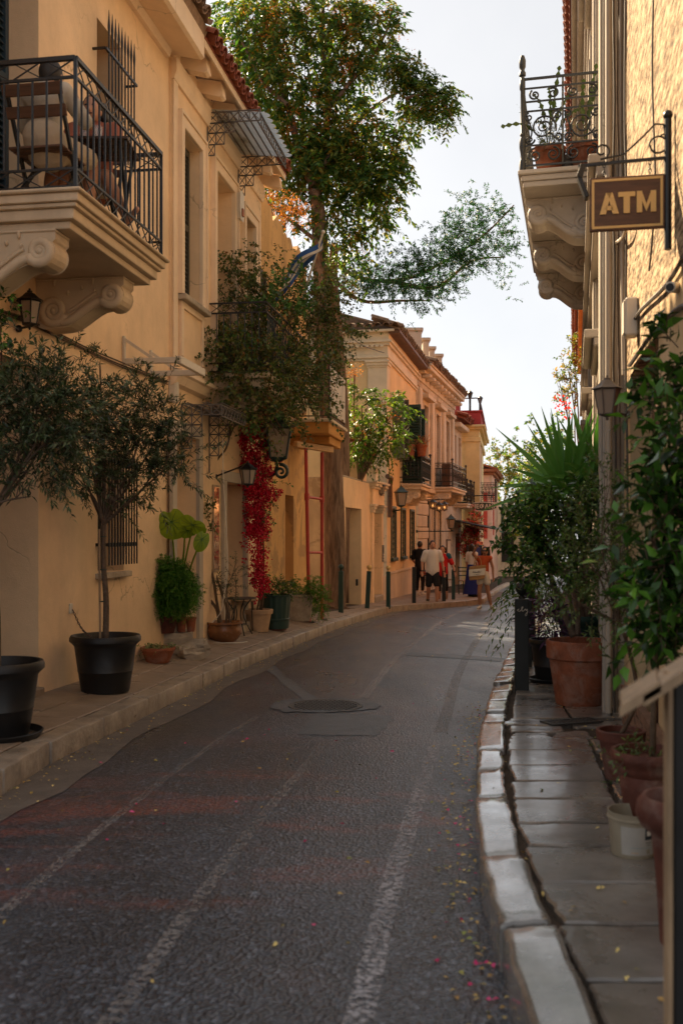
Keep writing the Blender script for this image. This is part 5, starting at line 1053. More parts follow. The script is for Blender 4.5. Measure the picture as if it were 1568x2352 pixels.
# triple cafe lamps and another street lamp
for k, (px, py, Yk) in enumerate(((740, 325, 33.6), (797, 350, 34.8), (845, 345, 35.8))):
    tp = at(t1(px, py), Yk); lantern('cafe_lamp', ('lit black lantern nearest the stone balcony corbel', 'lit black lantern, middle one of the row of three', 'lit black lantern at the far end of the row of three')[k], tp, .38, .29, BLACKM, arm=[tp+Vector((-.68, .25, .05)), tp+UP*.06], n=6, lit=True)
tp = at(t1(903, 462), 33.5); lantern('street_lamp', 'green street lantern on a long arm beside the cafe awning', tp, .56, .34, GREENM, arm=[tp+Vector((-1.08, .9, -.58)), tp-UP*.58, tp-UP*.55], n=4, rotz=.2)
q = at(t1(1112, 860), 37.5); pb_ = thing('poster_board', 'blue poster board in a dark frame by the cafe entrance', 'poster', (q.x, q.y, pav_l(q.x, q.y))); build(MB().box(q.x-.3, q.x+.3, q.y, q.y+.06, q.z-.34, q.z+.5), 'frame', BLACKM, pb_, bevel=.02); build(MB().box(q.x-.24, q.x+.24, q.y-.012, q.y-.001, q.z-.28, q.z+.44), 'poster', paint('poster_blue', (.03, .05, .22), .4, var=.6, sc=3), pb_); build(MB().box(q.x-.2, q.x+.2, q.y+.01, q.y+.05, pav_l(q.x, q.y), q.z-.341), 'stand', WOODD, pb_)
q = at(t1(880, 785), 37.0); s, z = F5.at(t1(880, 785), .02); mb_ = thing('menu_display', 'small framed menu on the cafe wall', 'menu', F5.W(s, 0, z-.4), F5.rot); build(MB().fbox(F5, s-.5, s+.5, .002, .05, z-.45, z+.45), 'frame', WOODB, mb_); build(MB().fbox(F5, s-.42, s+.42, .05, .055, z-.38, z+.38), 'sheet', CREAM, mb_)
# ================================================================ right: stucco house with the ATM sign
def stucco_mat():
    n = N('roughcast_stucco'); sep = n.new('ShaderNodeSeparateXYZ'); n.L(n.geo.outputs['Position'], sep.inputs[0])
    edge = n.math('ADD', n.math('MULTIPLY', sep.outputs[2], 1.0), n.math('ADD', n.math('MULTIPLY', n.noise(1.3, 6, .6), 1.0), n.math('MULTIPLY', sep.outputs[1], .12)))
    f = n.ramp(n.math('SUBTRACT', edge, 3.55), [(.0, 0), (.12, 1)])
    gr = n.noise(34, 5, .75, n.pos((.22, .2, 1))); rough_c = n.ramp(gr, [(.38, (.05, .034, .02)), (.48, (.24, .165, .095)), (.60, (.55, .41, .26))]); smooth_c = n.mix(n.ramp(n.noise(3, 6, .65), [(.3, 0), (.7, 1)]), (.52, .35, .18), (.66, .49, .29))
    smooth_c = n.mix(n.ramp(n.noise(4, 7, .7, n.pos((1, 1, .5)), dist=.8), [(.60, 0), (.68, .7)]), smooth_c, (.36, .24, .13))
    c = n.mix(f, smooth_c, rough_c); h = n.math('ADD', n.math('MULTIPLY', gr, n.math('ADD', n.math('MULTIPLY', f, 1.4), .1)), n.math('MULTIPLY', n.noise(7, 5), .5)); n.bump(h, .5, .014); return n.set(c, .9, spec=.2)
STUC = stucco_mat()
hK = thing('stucco_house', 'roughcast stucco house with flaking cream plaster and a hanging ATM sign', 'house', FA.W(FA.s_of(6), 0, road_z(6)+.12), FA.rot)
k0, k1 = FA.s_of(3.3), FA.s_of(7.6); dr = (FA.s_of(5.5), FA.s_of(7.06), -.4, 2.42, .16)
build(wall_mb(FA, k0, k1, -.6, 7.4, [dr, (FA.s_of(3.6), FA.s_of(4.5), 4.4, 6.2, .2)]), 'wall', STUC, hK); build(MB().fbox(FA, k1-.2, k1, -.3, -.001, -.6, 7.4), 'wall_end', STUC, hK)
rw_ = build(MB().fbox(FA, dr[0]-.01, dr[1]+.01, -.22, -.165, -.4, 2.45), 'door', wood('wood_oxblood', (.12, .03, .02)), hK); build(MB().fbox(FA, k0, k0+.2, -6, -.001, -.6, 7.4), 'side_wall', STUC, hK); build(MB().fbox(FA, FA.s_of(3.55), FA.s_of(4.55), -.25, -.2, 4.3, 6.3), 'window', REDM, hK)
for k in range(3): build(MB().fbox(FA, lerp(dr[0], dr[1], k/3)+.06, lerp(dr[0], dr[1], (k+1)/3)-.06, -.165, -.14, .4, 2.2), 'door_panel', WOODB, rw_, bevel=.01)
quadsheet('roof', TILE_O, hK, FA.W(k0, .4, 7.4), FA.W(k1, .4, 7.4), FA.W(k1, -6, 9.4), FA.W(k0, -6, 9.4), th=.1)
# brick plinth, individual bricks at the wall foot
BR = rough_stone('old_brick', (.26, .14, .085), .4, 9, .5, .85, .3, 50, island=.4)
bme = mesh_of(MB().box(0, .2, 0, .05, 0, .055), 'brick', BR)
for r_ in range(4):
    for i in range(13): 
        s = FA.s_of(4.35)+i*.212+(.1 if r_ % 2 else 0); z = road_z(FA.Y(s))+.135+r_*.064
        inst(bme, 'brick', hK, Matrix.Translation(FA.W(s, .003+random.uniform(0, .008), z)) @ Matrix.Rotation(FA.rot, 4, 'Z') @ Matrix.Rotation(R(-1.5), 4, 'Y'))
# cables and pipes at the joint of the two houses
def wall_run(F, pts, o, r, name, lab, mat, n=6, jit=.006, cat='cable'):
    P = []
    for p in pts: s, z = F.at(p, o); P.append(F.W(s, o, z)+Vector((0, random.uniform(-jit, jit), random.uniform(-jit, jit))))
    ob = build(MB().tube(smooth_line(P, 5), r, n), name, mat, smooth=True, origin=P[-1]); return tag(ob, lab, cat)
PIPEG = paint('pale_pipe', (.38, .32, .25), .6); CABD = paint('dark_cable', (.07, .055, .045), .6)
wall_run(FA, [(1425, -40), (1424, 300), (1428, 600), (1432, 860)], .03, .014, 'wall_pipe', 'grey conduit running straight down the corner of the stucco house', PIPEG, cat='pipe')
wall_run(FA, [(1437, -40), (1434, 260), (1438, 480), (1436, 800), (1441, 1100), (1438, 1500)], .025, .008, 'wall_cable', 'thin dark cable hanging beside the grey conduit', CABD)
wall_run(FA, [(1568, 585), (1530, 650), (1470, 712), (1446, 752)], .02, .012, 'wall_cable', 'twisted cable slanting across the flaking plaster under the sign', CABD, jit=.012)
wall_run(FA, [(1580, 700), (1555, 712), (1500, 768), (1447, 838)], .02, .014, 'wall_cable', 'double cable slanting above the oxblood door', CABD, jit=.012)
wall_run(FA, [(1500, -20), (1498, 180), (1505, 420), (1497, 560), (1490, 620)], .012, .006, 'wall_cable', 'single thin brown cable crossing the rough upper stucco', CABD)
wall_run(FA, [(1364, 520), (1372, 552), (1398, 562), (1428, 548), (1440, 505)], .06, .012, 'wall_cable', 'loop of fat beige cable sagging behind the sign', PIPEG)
for X, r_, w_, nm, mt_, lab in ((2.005, .024, .0, 'wall_pipe', PIPEG, 'fat pale downpipe where the cream house meets the stucco house'), (2.05, .008, .014, 'wall_cable', CABD, 'thin dark cable wavering beside the fat pale downpipe'), (2.085, .007, .012, 'wall_cable', BARK_O, 'brown cable hanging loosely at the corner of the cream house')):
    P_ = [Vector((X+random.uniform(-w_, w_), 7.50-r_, z)) for z in np.linspace(-.05, 7.2, 12)]; tag(build(MB().tube(smooth_line(P_, 4), r_, 10), nm, mt_, smooth=True, origin=P_[0]), lab, 'pipe' if nm == 'wall_pipe' else 'cable')
s, z = FA.at((1427, 733), .1); eb = thing('junction_box', 'tall cream junction box fixed at the corner of the stucco house', 'box', FA.W(s, 0, z-.13), FA.rot)
build(MB().fbox(FA, s-.10, s+.04, .002, .085, z-.125, z+.125), 'case', WHITEM, eb, bevel=.01); build(MB().fbox(FA, s-.09, s+.03, .085, .095, z-.11, z+.11), 'lid', WHITEM, eb, bevel=.006)
# ATM sign
Ya = 4.9; sa = FA.s_of(Ya); zt = CAMH+(HY-262)/FPX*Ya; zb = CAMH+(HY-572)/FPX*Ya; za = CAMH+(HY-360)/FPX*Ya
sgn = thing('atm_sign', 'brown wooden hanging sign with gold border and the letters ATM', 'sign', FA.W(sa, 0, zb), FA.rot)
GOLD = paint('gold_paint', (.66, .42, .15), .5); SIGNW = wood('sign_wood', (.10, .042, .018), axis=(2, 2, 14))
brk = build(MB().tube([FA.W(sa, .03, zb), FA.W(sa, .03, zt-.02)], .018, 10), 'wall_post', BLACKM, sgn, smooth=True); build(MB().ball(FA.W(sa, .03, zt), .024, 12, 8), 'finial', BLACKM, brk, smooth='all')
build(MB().bar(FA.W(sa, .03, za), FA.W(sa, .46, za-.012), .014), 'arm', BLACKM, sgn)
m = MB().tube(spiral(FA.W(sa, .075, za+.066), FA.out, UP, .043, 1.0, 0, 1, 24, .9), .005, 6); build(m, 'ring', BLACKM, brk, smooth=True)
pts = spiral(FA.W(sa, .345, za+.055), FA.out, UP, .042, 1.15, R(-80), -1, 22, .35); pts = pts[::-1]+[FA.W(sa, .24, za+.03), FA.W(sa, .15, za+.11), FA.W(sa, .09, za+.17), FA.W(sa, .05, za+.165), FA.W(sa, .045, za+.12), FA.W(sa, .065, za+.11)]
build(MB().tube(pts, .005, 6), 'scroll', BLACKM, brk, smooth=True)
z1, z0 = CAMH+(HY-398)/FPX*Ya, CAMH+(HY-522)/FPX*Ya; o0, o1 = .045, .405
pn = build(MB().fbox(FA, sa-.012, sa+.012, o0, o1, z0, z1), 'panel', SIGNW, sgn, bevel=.003)
for (a, b, c, d) in ((o0+.010, o1-.010, z1-.022, z1-.010), (o0+.010, o1-.010, z0+.010, z0+.022), (o0+.010, o0+.022, z0+.022, z1-.022), (o1-.022, o1-.010, z0+.022, z1-.022)): build(MB().fbox(FA, sa-.0145, sa-.0121, a, b, c, d), 'border', GOLD, pn)
rm = Matrix.Translation(FA.W(sa-.0135, (o0+o1)/2, (z0+z1)/2)) @ Matrix.Rotation(FA.rot-R(90), 4, 'Z') @ Matrix.Rotation(R(90), 4, 'X')
lh, lw = .105, .092
def letter(polys, x0, nm):
    m = MB()
    for pl_ in polys: m.prism([FA.W(sa-.0121, o1-.048-(x0+x), (z0+z1)/2-lh/2+y) for x, y in pl_], FA.e*-.006)
    build(m, nm, GOLD, pn)
w2 = .030; letter([[(0, 0), (w2, 0), (lw/2+.004, lh*.80), (lw/2+.012, lh), (lw/2-.016, lh)], [(lw/2-.004, lh*.8), (lw-w2, 0), (lw, 0), (lw/2+.016, lh), (lw/2-.012, lh)], [(lw*.27, lh*.18), (lw*.73, lh*.18), (lw*.66, lh*.38), (lw*.34, lh*.38)]], 0, 'letter_a')
letter([[(0, lh*.78), (lw*.88, lh*.78), (lw*.88, lh), (0, lh)], [(lw*.44-w2/2, 0), (lw*.44+w2/2, 0), (lw*.44+w2/2, lh*.781), (lw*.44-w2/2, lh*.781)]], lw*.97, 'letter_t')
letter([[(0, 0), (w2*.85, 0), (w2*.85, lh), (0, lh)], [(lw*1.0-w2*.0, 0), (lw*1.0, lh), (lw-w2*.85, lh), (lw-w2*.85, 0)], [(w2*.8, lh), (lw/2, lh*.38), (lw/2, lh*.0+.004), (w2*.8, lh*.55)], [(lw-w2*.8, lh), (lw-w2*.8, lh*.55), (lw/2, .004), (lw/2, lh*.38)]], lw*1.93, 'letter_m')
for o in (.115, .335):
    for k in range(3):
        zc = za-.018-k*.02; u = (FA.out if k % 2 == 0 else FA.e); r_ = [FA.W(sa, o, zc)+u*.006*math.cos(a)+UP*.013*math.sin(a) for a in np.linspace(0, 2*PI, 10)]; build(MB().tube(r_, .0028, 5), 'chain_link', BLACKM, sgn)
sp = FA.W(sa-.01, .435, za-.01); build(MB().bar(sp, sp-UP*.06+FA.out*.02, .03, .01), 'spotlight_arm', BLACKM, sgn); build(MB().para(sp+FA.out*(-.03)-UP*.16, FA.out*.02+UP*-.004, FA.e*.07, UP*.11+FA.out*.04), 'spotlight', BLACKM, sgn, bevel=.004)
# security camera, lantern
cp = at((1545, 660), 4.75); cc = thing('security_camera', 'white bullet security camera bracketed to the plaster below the sign', 'camera', cp); build(MB().tube([cp+Vector((-.03, -.05, -.01)), cp+Vector((.06, .05, .01))], .026, 14), 'housing', WHITEM, cc, smooth=True, bevel=.003); build(MB().tube([cp+Vector((-.033, -.055, -.011)), cp+Vector((-.03, -.05, -.01))], .019, 14), 'lens', BLACKM, cc, smooth=True); build(MB().tube([cp+Vector((.04, .03, -.02)), cp+Vector((.06, .05, -.10)), cp+Vector((.12, .08, -.11))], .012, 8), 'bracket', WHITEM, cc, smooth=True)
tp = at((1394, 862), 6.85); lantern('wall_lantern', 'grey bell topped wall lantern beside the oxblood door', tp, .31, .185, paint('weathered_grey_iron', (.13, .105, .085), .6), arm=[FA.W(FA.s_of(7.1), .01, tp.z-.24), tp-UP*.255], n=6)
q = FA.W(FA.s_of(7.1), .0, tp.z-.24); 
# ================================================================ right: cream house with the marble balcony
hM = thing('marble_balcony_house', 'tall cream house with a carved marble balcony and fluted pilasters', 'house', FR.W(FR.s_of(9), 0, road_z(9)+.12), FR.rot)
r0, r1 = FR.s_of(7.55), FR.s_of(24); CREAMR = plaster('plaster_cream_grey', (.44, .385, .32), amt=.6)
up = [(FR.s_of(a), FR.s_of(a+1.0), 5.15, 7.6, .2) for a in (11.8, 15.6, 19.6)]; gr_ = [(FR.s_of(a), FR.s_of(a+1.1), -.6, 2.6, .2) for a in (9.0, 12.5, 16.0, 19.6)]
build(wall_mb(FR, r0, r1, -.9, 9.3, up+gr_), 'wall', CREAMR, hM); build(MB().fbox(FR, r0-.001, r0+.2, -6, -.002, -.6, 9.3), 'side_wall', CREAMR, hM)
for W_ in up:
    build(MB().fbox(FR, W_[0], W_[1], -.25, -.2, W_[2], W_[3]), 'balcony_door', SHUTTER, hM); build(frame_mb(FR, W_[0], W_[1], W_[2], W_[3], .16, .001, .06), 'window_surround', CREAMR, hM, bevel=.01)
    for e, a, b in ((.08, 7.85, 7.95), (.16, 7.95, 8.05), (.24, 8.05, 8.12)): build(MB().fbox(FR, W_[0]-.3, W_[1]+.3, .001, e, a, b-.001), 'window_hood', CREAMR, hM, bevel=.01)
for W_ in gr_:
    build(MB().fbox(FR, W_[0], W_[1], -.25, -.2, W_[2], W_[3]), 'door', SHUTTER, hM); build(frame_mb(FR, W_[0], W_[1], W_[2], W_[3], .16, .001, .06), 'door_surround', CREAMR, hM, bevel=.01)
    for e, a, b in ((.06, 2.85, 2.95), (.12, 2.95, 3.02), (.2, 3.02, 3.1)): build(MB().fbox(FR, W_[0]-.3, W_[1]+.3, .001, e, a, b-.001), 'door_hood', CREAMR, hM, bevel=.01)
for a in (7.62, 10.6, 14.6, 18.4, 22.0):
    s = FR.s_of(a); pl_ = build(MB().fbox(FR, s, s+.62, .001, .07, -.6, 8.7), 'pilaster', CREAMR, hM, bevel=.008)
    for k in range(4): build(MB().fbox(FR, s+.06+k*.135, s+.15+k*.135, .0701, .09, .5, 8.3), 'reed', CREAMR, pl_, bevel=.015, seg=2)
for e, a, b in ((.12, 4.02, 4.12), (.18, 4.12, 4.2)): build(MB().fbox(FR, r0, r1, .001, e, a, b-.001), 'string_course', CREAMR, hM, bevel=.012)
for e, a, b in ((.1, 8.7, 8.9), (.14, 8.9, 9.15), (.25, 9.15, 9.25), (.34, 9.25, 9.4)): build(MB().fbox(FR, r0, r1, .001, e, a, b-.001), 'cornice', CREAMR, hM, bevel=.015)
rM = quadsheet('roof', TILE, hM, FR.W(r0, .38, 9.42), FR.W(r1, .38, 9.42), FR.W(r1, -6, 11.5), FR.W(r0, -6, 11.5), th=.05); eave_tiles(FR, FR.s_of(10), r1, .44, 9.44, R(18), rM, TILE, step=.24, r=.09)
# next house along the right, orange eaves
ORN = plaster('plaster_orange', (.56, .25, .10), amt=.4); hN = thing('orange_house', 'tall orange plastered house further down the right side', 'house', FR.W(r1, 0, road_z(24)), FR.rot); r2 = FR.s_of(40)
build(MB().fbox(FR, r1+.002, r2, -6, -.03, -1.5, 8.0), 'wall', ORN, hN); build(MB().fbox(FR, r1+.002, r2, -.03, .2, 7.7, 7.95), 'cornice', ORN, hN, bevel=.02); rN = quadsheet('roof', TILE, hN, FR.W(r1, .32, 8.05), FR.W(r2, .32, 8.05), FR.W(r2, -6, 10), FR.W(r1, -6, 10), th=.05); eave_tiles(FR, r1, r2, .38, 8.08, R(18), rN, TILE, step=.26, r=.1)
for a in (26, 30, 34): build(MB().fbox(FR, FR.s_of(a), FR.s_of(a+1), -.029, .03, 3.4, 5.6), 'shutter', DKGREEN, hN); build(MB().fbox(FR, FR.s_of(a), FR.s_of(a+1), -.029, .02, -1.5, 1.9), 'door', DKGREEN, hN)
for e, a, b in ((.1, 3.05, 3.2),): build(MB().fbox(FR, r1+.01, r2, -.02, e, a, b), 'string_course', ORN, hN, bevel=.02)
# marble balcony with three consoles
Mo, Mz, m0, m1 = .86, 5.10, FR.s_of(10.4, .86), FR.s_of(14.35, .86)
ms = build(MB().fbox(FR, m0, m1, .001, Mo, Mz-.05, Mz), 'balcony_slab', MARBLE_R, hM, bevel=.01)
for e, a, b in ((.03, .11, .05), (.05, .17, .11)): build(MB().fbox(FR, m0+e, m1-e, .001, Mo-e, Mz-a, Mz-b-.001), 'moulding', MARBLE_R, ms, bevel=.012, seg=2)
for Yc in (10.62, 12.2, 13.75): corbel(FR, FR.s_of(Yc), .30, Mz-.172, .78, .46, MARBLE_R, hM)
# rich iron railing: turned corner posts, scrolled panels
BRONZ = paint('dark_bronze_iron', (.028, .032, .034), .4)
mr_ = thing('balcony_railing', 'ornate scrolled iron railing on the marble balcony', 'railing', FR.W(m0, 0, Mz), FR.rot)
PR = [(.0, 0), (.034, 0), (.034, .10), (.024, .12), (.02, .17), (.032, .24), (.034, .30), (.02, .36), (.026, .37), (.026, .39), (.02, .40), (.02, .84), (.03, .86), (.03, .95), (.022, .96), (.022, .99), (.036, 1.0), (.036, 1.03), (.024, 1.05), (.024, 1.07), (.034, 1.09), (.036, 1.16), (.02, 1.21), (0, 1.22)]
ea, ec = m0+.05, Mo-.045
for s in (ea, m1-.05): build(MB().lathe(FR.W(s, ec, Mz), PR, 14), 'corner_post', BRONZ, mr_, smooth=True)
def scroll_panel(W2, a, b):
    """W2(t, z) -> world, t metres along the panel from a to b"""
    u = (W2(1, 0)-W2(0, 0)).normalized(); k = 1
    for z, r in ((.05, .012), (.26, .010), (.62, .010), (.72, .010), (.86, .010), (.96, .014)): build(MB().bar(W2(a, Mz+z), W2(b, Mz+z), r*1.6), 'rail', BRONZ, mr_)
    n = max(1, round((b-a)/.4)); wd = (b-a)/n
    for i in range(n+1): build(MB().bar(W2(a+i*wd, Mz+.05), W2(a+i*wd, Mz+.96), .018), 'upright', BRONZ, mr_)
    def sp(t, z, r, turns, a0, sg): build(MB().tube(spiral(W2(t, Mz+z), u, UP, r, turns, R(a0), sg, 26, .18), [.0115, .008], 5), 'scroll', BRONZ, mr_, smooth=True)
    for i in range(n):
        c = a+(i+.5)*wd; sg = 1 if i % 2 == 0 else -1
        sp(c, .44, .135, 2.0, 200, sg); sp(c-.14, .56, .05, 1.4, 0, -sg); sp(c+.14, .32, .05, 1.4, 180, -sg); sp(c+.15, .56, .045, 1.3, 90, sg); sp(c-.15, .33, .045, 1.3, -90, sg)
        for dx, s2 in ((-.10, 1), (.09, -1)): sp(c+dx, .155, .075, 1.6, 90, s2); sp(c+dx, .79, .055, 1.5, 60, s2)
        build(MB().tube(smooth_line([W2(c-.17, Mz+.28), W2(c-.06, Mz+.42), W2(c-.15, Mz+.60)], 6), .0095, 5), 'scroll', BRONZ, mr_, smooth=True); build(MB().tube(smooth_line([W2(c+.18, Mz+.60), W2(c+.12, Mz+.40), W2(c+.17, Mz+.28)], 6), .0095, 5), 'scroll', BRONZ, mr_, smooth=True)
scroll_panel(lambda t, z: FR.W(ea, t, z), .01, ec-.02); scroll_panel(lambda t, z: FR.W(t, ec, z), ea+.02, m1-.07)
# lectern-like menu stand at the near edge of the pavement
ms_ = thing('menu_stand', 'black menu stand with a slanted pale wooden top on the pavement', 'menu stand', (.95, 2.25, pav_r(0, 2.2)))
zg = pav_r(0, 2.2)
build(MB().box(.716, 1.15, 2.15, 2.18, zg, .98), 'body', BLKPLAST, ms_, bevel=.006); build(MB().box(.705, .7155, 2.148, 2.182, zg, 1.0), 'edge_trim', WOODP, ms_, bevel=.002)
for k, (x0, x1, z0_) in enumerate(((.575, .655, .925), (.625, .95, .948))): build(MB().prism([(x0, 2.05, z0_), (x1, 2.05, z0_+(x1-x0)*.62), (x1, 2.05, z0_+(x1-x0)*.62+.016), (x0, 2.05, z0_+.016)], (.055, .2, 0)), 'top_board', WOODP, ms_, bevel=.003)
# bollards
def bollard(p, ball, lab, mat=DKGREEN, h=.80, wd=.115, tilt=0.0, brass=False, src=None, pen=None):
    t = thing('bollard', lab, 'bollard', p, .15, 'street bollards')
    build(MB().box(p.x-wd/2, p.x+wd/2, p.y-wd/2, p.y+wd/2, p.z-.05, p.z+h), 'post', mat, t, bevel=.006)
    if ball: build(MB().lathe((p.x, p.y, p.z+h-.002), [(0, 0), (.03, 0), (.03, .02), (.02, .03), (.048, .06), (.06, .095), (.048, .13), (.02, .15), (0, .154)], 18), 'ball', GOLD if brass else mat, t, smooth=True)
    t.rotation_euler = (0, R(tilt), 0); return t
DKBOL = paint('black_green_bollard', (.010, .011, .009), .5, var=.3)
b1_ = bollard(gp((1198, 1584), .12), True, 'square black bollard with a ball top and white scribble beside the right kerb', DKBOL, .82, .125)
p = gp((1198, 1584), .12); q = p+Vector((-.002, -.069, .73)); sc_pts = [q+Vector((x, 0, z)) for x, z in ((-.035, .0), (-.05, -.012), (-.03, -.02), (-.01, .0), (.0, .02), (-.012, .01), (-.005, -.02), (.01, -.012), (.02, .0), (.028, -.015), (.035, .0), (.04, -.02), (.03, -.06), (.02, -.05), (.045, -.02))]
build(MB().tube(smooth_line(sc_pts, 4), .0022, 4), 'scribble', WHITEM, b1_)
for (px, py, Yb, lab) in ((1208, 1520, 10.9, 'second black bollard of the right kerb row, behind the scribbled one'), (1216, 1480, 13.2, 'black bollard behind the purple plant pot on the right kerb')):
    X = kerb_r(Yb)+.26; bollard(Vector((X, Yb, pav_r(X, Yb))), True, lab, DKBOL, .82, .125)
for (p, ball, br, tl, lab) in ((gpl((783, 1407)), True, False, 0, 'dark green bollard with a round top beside the tree trunk'), (gpl((843, 1397)), True, True, 3, 'leaning dark green bollard with a brass ball before the gate'), (gpl((891.5, 1394)), True, True, 0, 'dark green bollard with a brass ball before the barred windows'), (gpl((950.5, 1385)), False, False, 0, 'plain dark bollard beside the rusticated corner'), (gpl((1019, 1381)), False, False, 0, 'plain brown bollard behind the walking man'), (gpl((1041, 1377)), True, False, 0, 'dark bollard with a small cap by the cafe front')):
    bollard(p, ball, lab, DKGREEN if ball else DKBOL, .86 if ball else .95, .10, tl, br)
# ================================================================ planting helpers
def unit(a): return a/np.maximum(np.linalg.norm(a, axis=-1, keepdims=True), 1e-9)
class LV:
    def __init__(self): self.V = []; self.F = []; self.n = 0; self.tv = MB()
    def leaves(self, P, T, Nr, L, W, fold=.18, droop=.12, hi=True):
        P, T, Nr = np.asarray(P), unit(np.asarray(T)), np.asarray(Nr); S = unit(np.cross(T, Nr)); Nn = np.cross(S, T); n = len(P)
        L = np.broadcast_to(L, (n,))[:, None]; W = np.broadcast_to(W, (n,))[:, None]
        a = P; b = P+T*L*.42+S*W*.5+Nn*W*fold; c = P+T*L*.5; d = P+T*L*.42-S*W*.5+Nn*W*fold; e = P+T*L-Nn*L*droop
        V = np.stack([a, b, c, d, e], 1).reshape(-1, 3); i = np.arange(n)[:, None]*5+self.n
        F = np.concatenate([i+np.array([[0, 2, 1]]), i+np.array([[0, 3, 2]]), i+np.array([[1, 2, 4]]), i+np.array([[2, 3, 4]])], 0) if hi else np.concatenate([i+np.array([[0, 3, 1]]), i+np.array([[1, 3, 4]])], 0)
        self.V.append(V); self.F.append(F); self.n += len(V)
    def twigs(self, start, d, ln, nl, L, W, ang=50, grav=.1, planar=False, hi=True, jit=.3, t0=.1, wood=.0, curl=.25):
        start, d = np.asarray(start), unit(np.asarray(d)); n = len(start); ln = np.broadcast_to(ln, (n,))
        g = np.array([0, 0, -1.0]); up = np.where(np.abs(d[:, 2:3]) > .9, np.array([[1., 0, 0]]), np.array([[0, 0, 1.]])); s = unit(np.cross(d, up)); q = np.cross(s, d)
        t = np.linspace(t0, 1, nl)[None, :]; t = t+RNG.normal(0, .02, (n, nl))
        P = start[:, None]+d[:, None]*(ln[:, None]*t)[..., None]+g*(grav*ln[:, None]*t**2)[..., None]
        dd = unit(d[:, None]+2*g*(grav*t)[..., None])
        k = np.arange(nl)[None, :]; ph = (k*PI if planar else k*2.4)+RNG.uniform(0, 6.28, (n, 1))*(0 if planar else 1)+RNG.normal(0, jit, (n, nl))
        side = s[:, None]*np.cos(ph)[..., None]+q[:, None]*np.sin(ph)[..., None]; a = R(ang)+RNG.normal(0, .2, (n, nl))
        T = dd*np.cos(a)[..., None]+side*np.sin(a)[..., None]+g*curl*RNG.random((n, nl))[..., None]
        Nr = np.cross(side, dd)*.0+np.array([0, 0, 1.0])*.8+RNG.normal(0, .5, T.shape)
        sc = RNG.uniform(.7, 1.15, (n, nl)); self.leaves(P.reshape(-1, 3), T.reshape(-1, 3), Nr.reshape(-1, 3), (L*sc).ravel(), (W*sc).ravel(), hi=hi)
        if wood:
            for i in range(n):
                pts = [start[i]+d[i]*ln[i]*u+g*grav*ln[i]*u*u for u in (0, .5, 1)]; self.tv.tube(pts, [wood, wood*.4], 3, False)
    def done(self, name, mat, parent, wmat_=None):
        o = None
        if self.n: o = npbuild(np.concatenate(self.V), np.concatenate(self.F), name, mat, parent); stuff(o)
        if self.tv.v: stuff(build(self.tv, 'twigs', wmat_ or TWIG, parent))
        return o
def samp(cl, n, clump=0, spread=.35):
    """sample n points in a list of ellipsoids (centre, radii); clump > 0 gathers them"""
    vol = np.array([np.prod(r) for c, r in cl]); vol = vol**(.75); w_ = vol/vol.sum(); idx = RNG.choice(len(cl), n, p=w_); C = np.array([tuple(c) for c, r in cl])[idx]; Rr = np.array([tuple(r) for c, r in cl])[idx]
    u = unit(RNG.normal(size=(n, 3)))*RNG.random((n, 1))**(1/2.4); P = C+u*Rr
    if clump:
        sub = P[:clump]; j = RNG.integers(0, clump, n); P = sub[j]+RNG.normal(size=(n, 3))*Rr*spread; u = unit(P-C[j]); C = C[j]
    return P, unit(P-C+1e-6)
def CL(Y, *cs, dy=.5):
    """pixel ellipses (x, y, rx, ry[, depth offset]) -> ellipsoids at depth Y"""
    out = []
    for c in cs:
        y = Y+(c[4] if len(c) > 4 else 0); out.append((at((c[0], c[1]), y), Vector((c[2]*y/FPX, max(c[2], c[3])*y/FPX*dy, c[3]*y/FPX))))
    return out
def limbs(mb, A, cl, r, k=1, sag=.1, n=6):
    for c, rr in cl:
        c = Vector(c); mid_ = Vector(A).lerp(c, .5)+Vector((random.uniform(-.1, .1), random.uniform(-.1, .1), sag*(c-Vector(A)).length)); pts = smooth_line([A, mid_, c], 4); mb.tube(pts, [r, r*.3], n, False)
        for j in range(k):
            e = c+Vector((rr[0]*random.uniform(-.8, .8), rr[1]*random.uniform(-.8, .8), rr[2]*random.uniform(-.3, .9))); mb.tube([pts[-3], pts[-3].lerp(e, .5)+Vector((0, 0, .05)), e], [r*.35, r*.1], 4, False)
OLIVE = leafmat('olive_leaf', [rgb('141d12'), rgb('25331c'), rgb('364426'), rgb('5a6650')], .35, .22, gain=1.9)
VINE = leafmat('creeper_leaf', [rgb('1c2a14'), rgb('2d3d1d'), rgb('3f4d22'), rgb('54552a'), rgb('5a3a1c')], .5, .3)
VINEG = leafmat('creeper_leaf_fresh', [rgb('22381c'), rgb('35522a'), rgb('4c6a38')], .4, .3)
AIL = leafmat('ailanthus_leaf', [rgb('1d3318'), rgb('2f4a1e'), rgb('3c5426'), rgb('5c6426'), rgb('765f24')], .45, .5, gain=2.2)
AILY = leafmat('ailanthus_young_leaf', [rgb('2a4216'), rgb('42601c'), rgb('617626'), rgb('80883a')], .4, .45, gain=1.35)
SEED = leafmat('dry_samara', [rgb('6a3818'), rgb('8a4e1e'), rgb('a86c30')], .7, .35)
PEP = leafmat('pepper_leaf', [rgb('16301e'), rgb('22442a'), rgb('30562f')], .5, .4, gain=2.2)
BOUG = leafmat('bougainvillea_bract', [rgb('5a0616'), rgb('8a0c22'), rgb('a81433'), rgb('b52a4a')], .55, .3)
FERN = leafmat('asparagus_fern', [rgb('24400f'), rgb('365a16'), rgb('4e7420')], .55, .35, gain=2.2)
CITR = leafmat('citrus_leaf', [rgb('14240e'), rgb('233814'), rgb('35501c'), rgb('4a6524')], .28, .25)
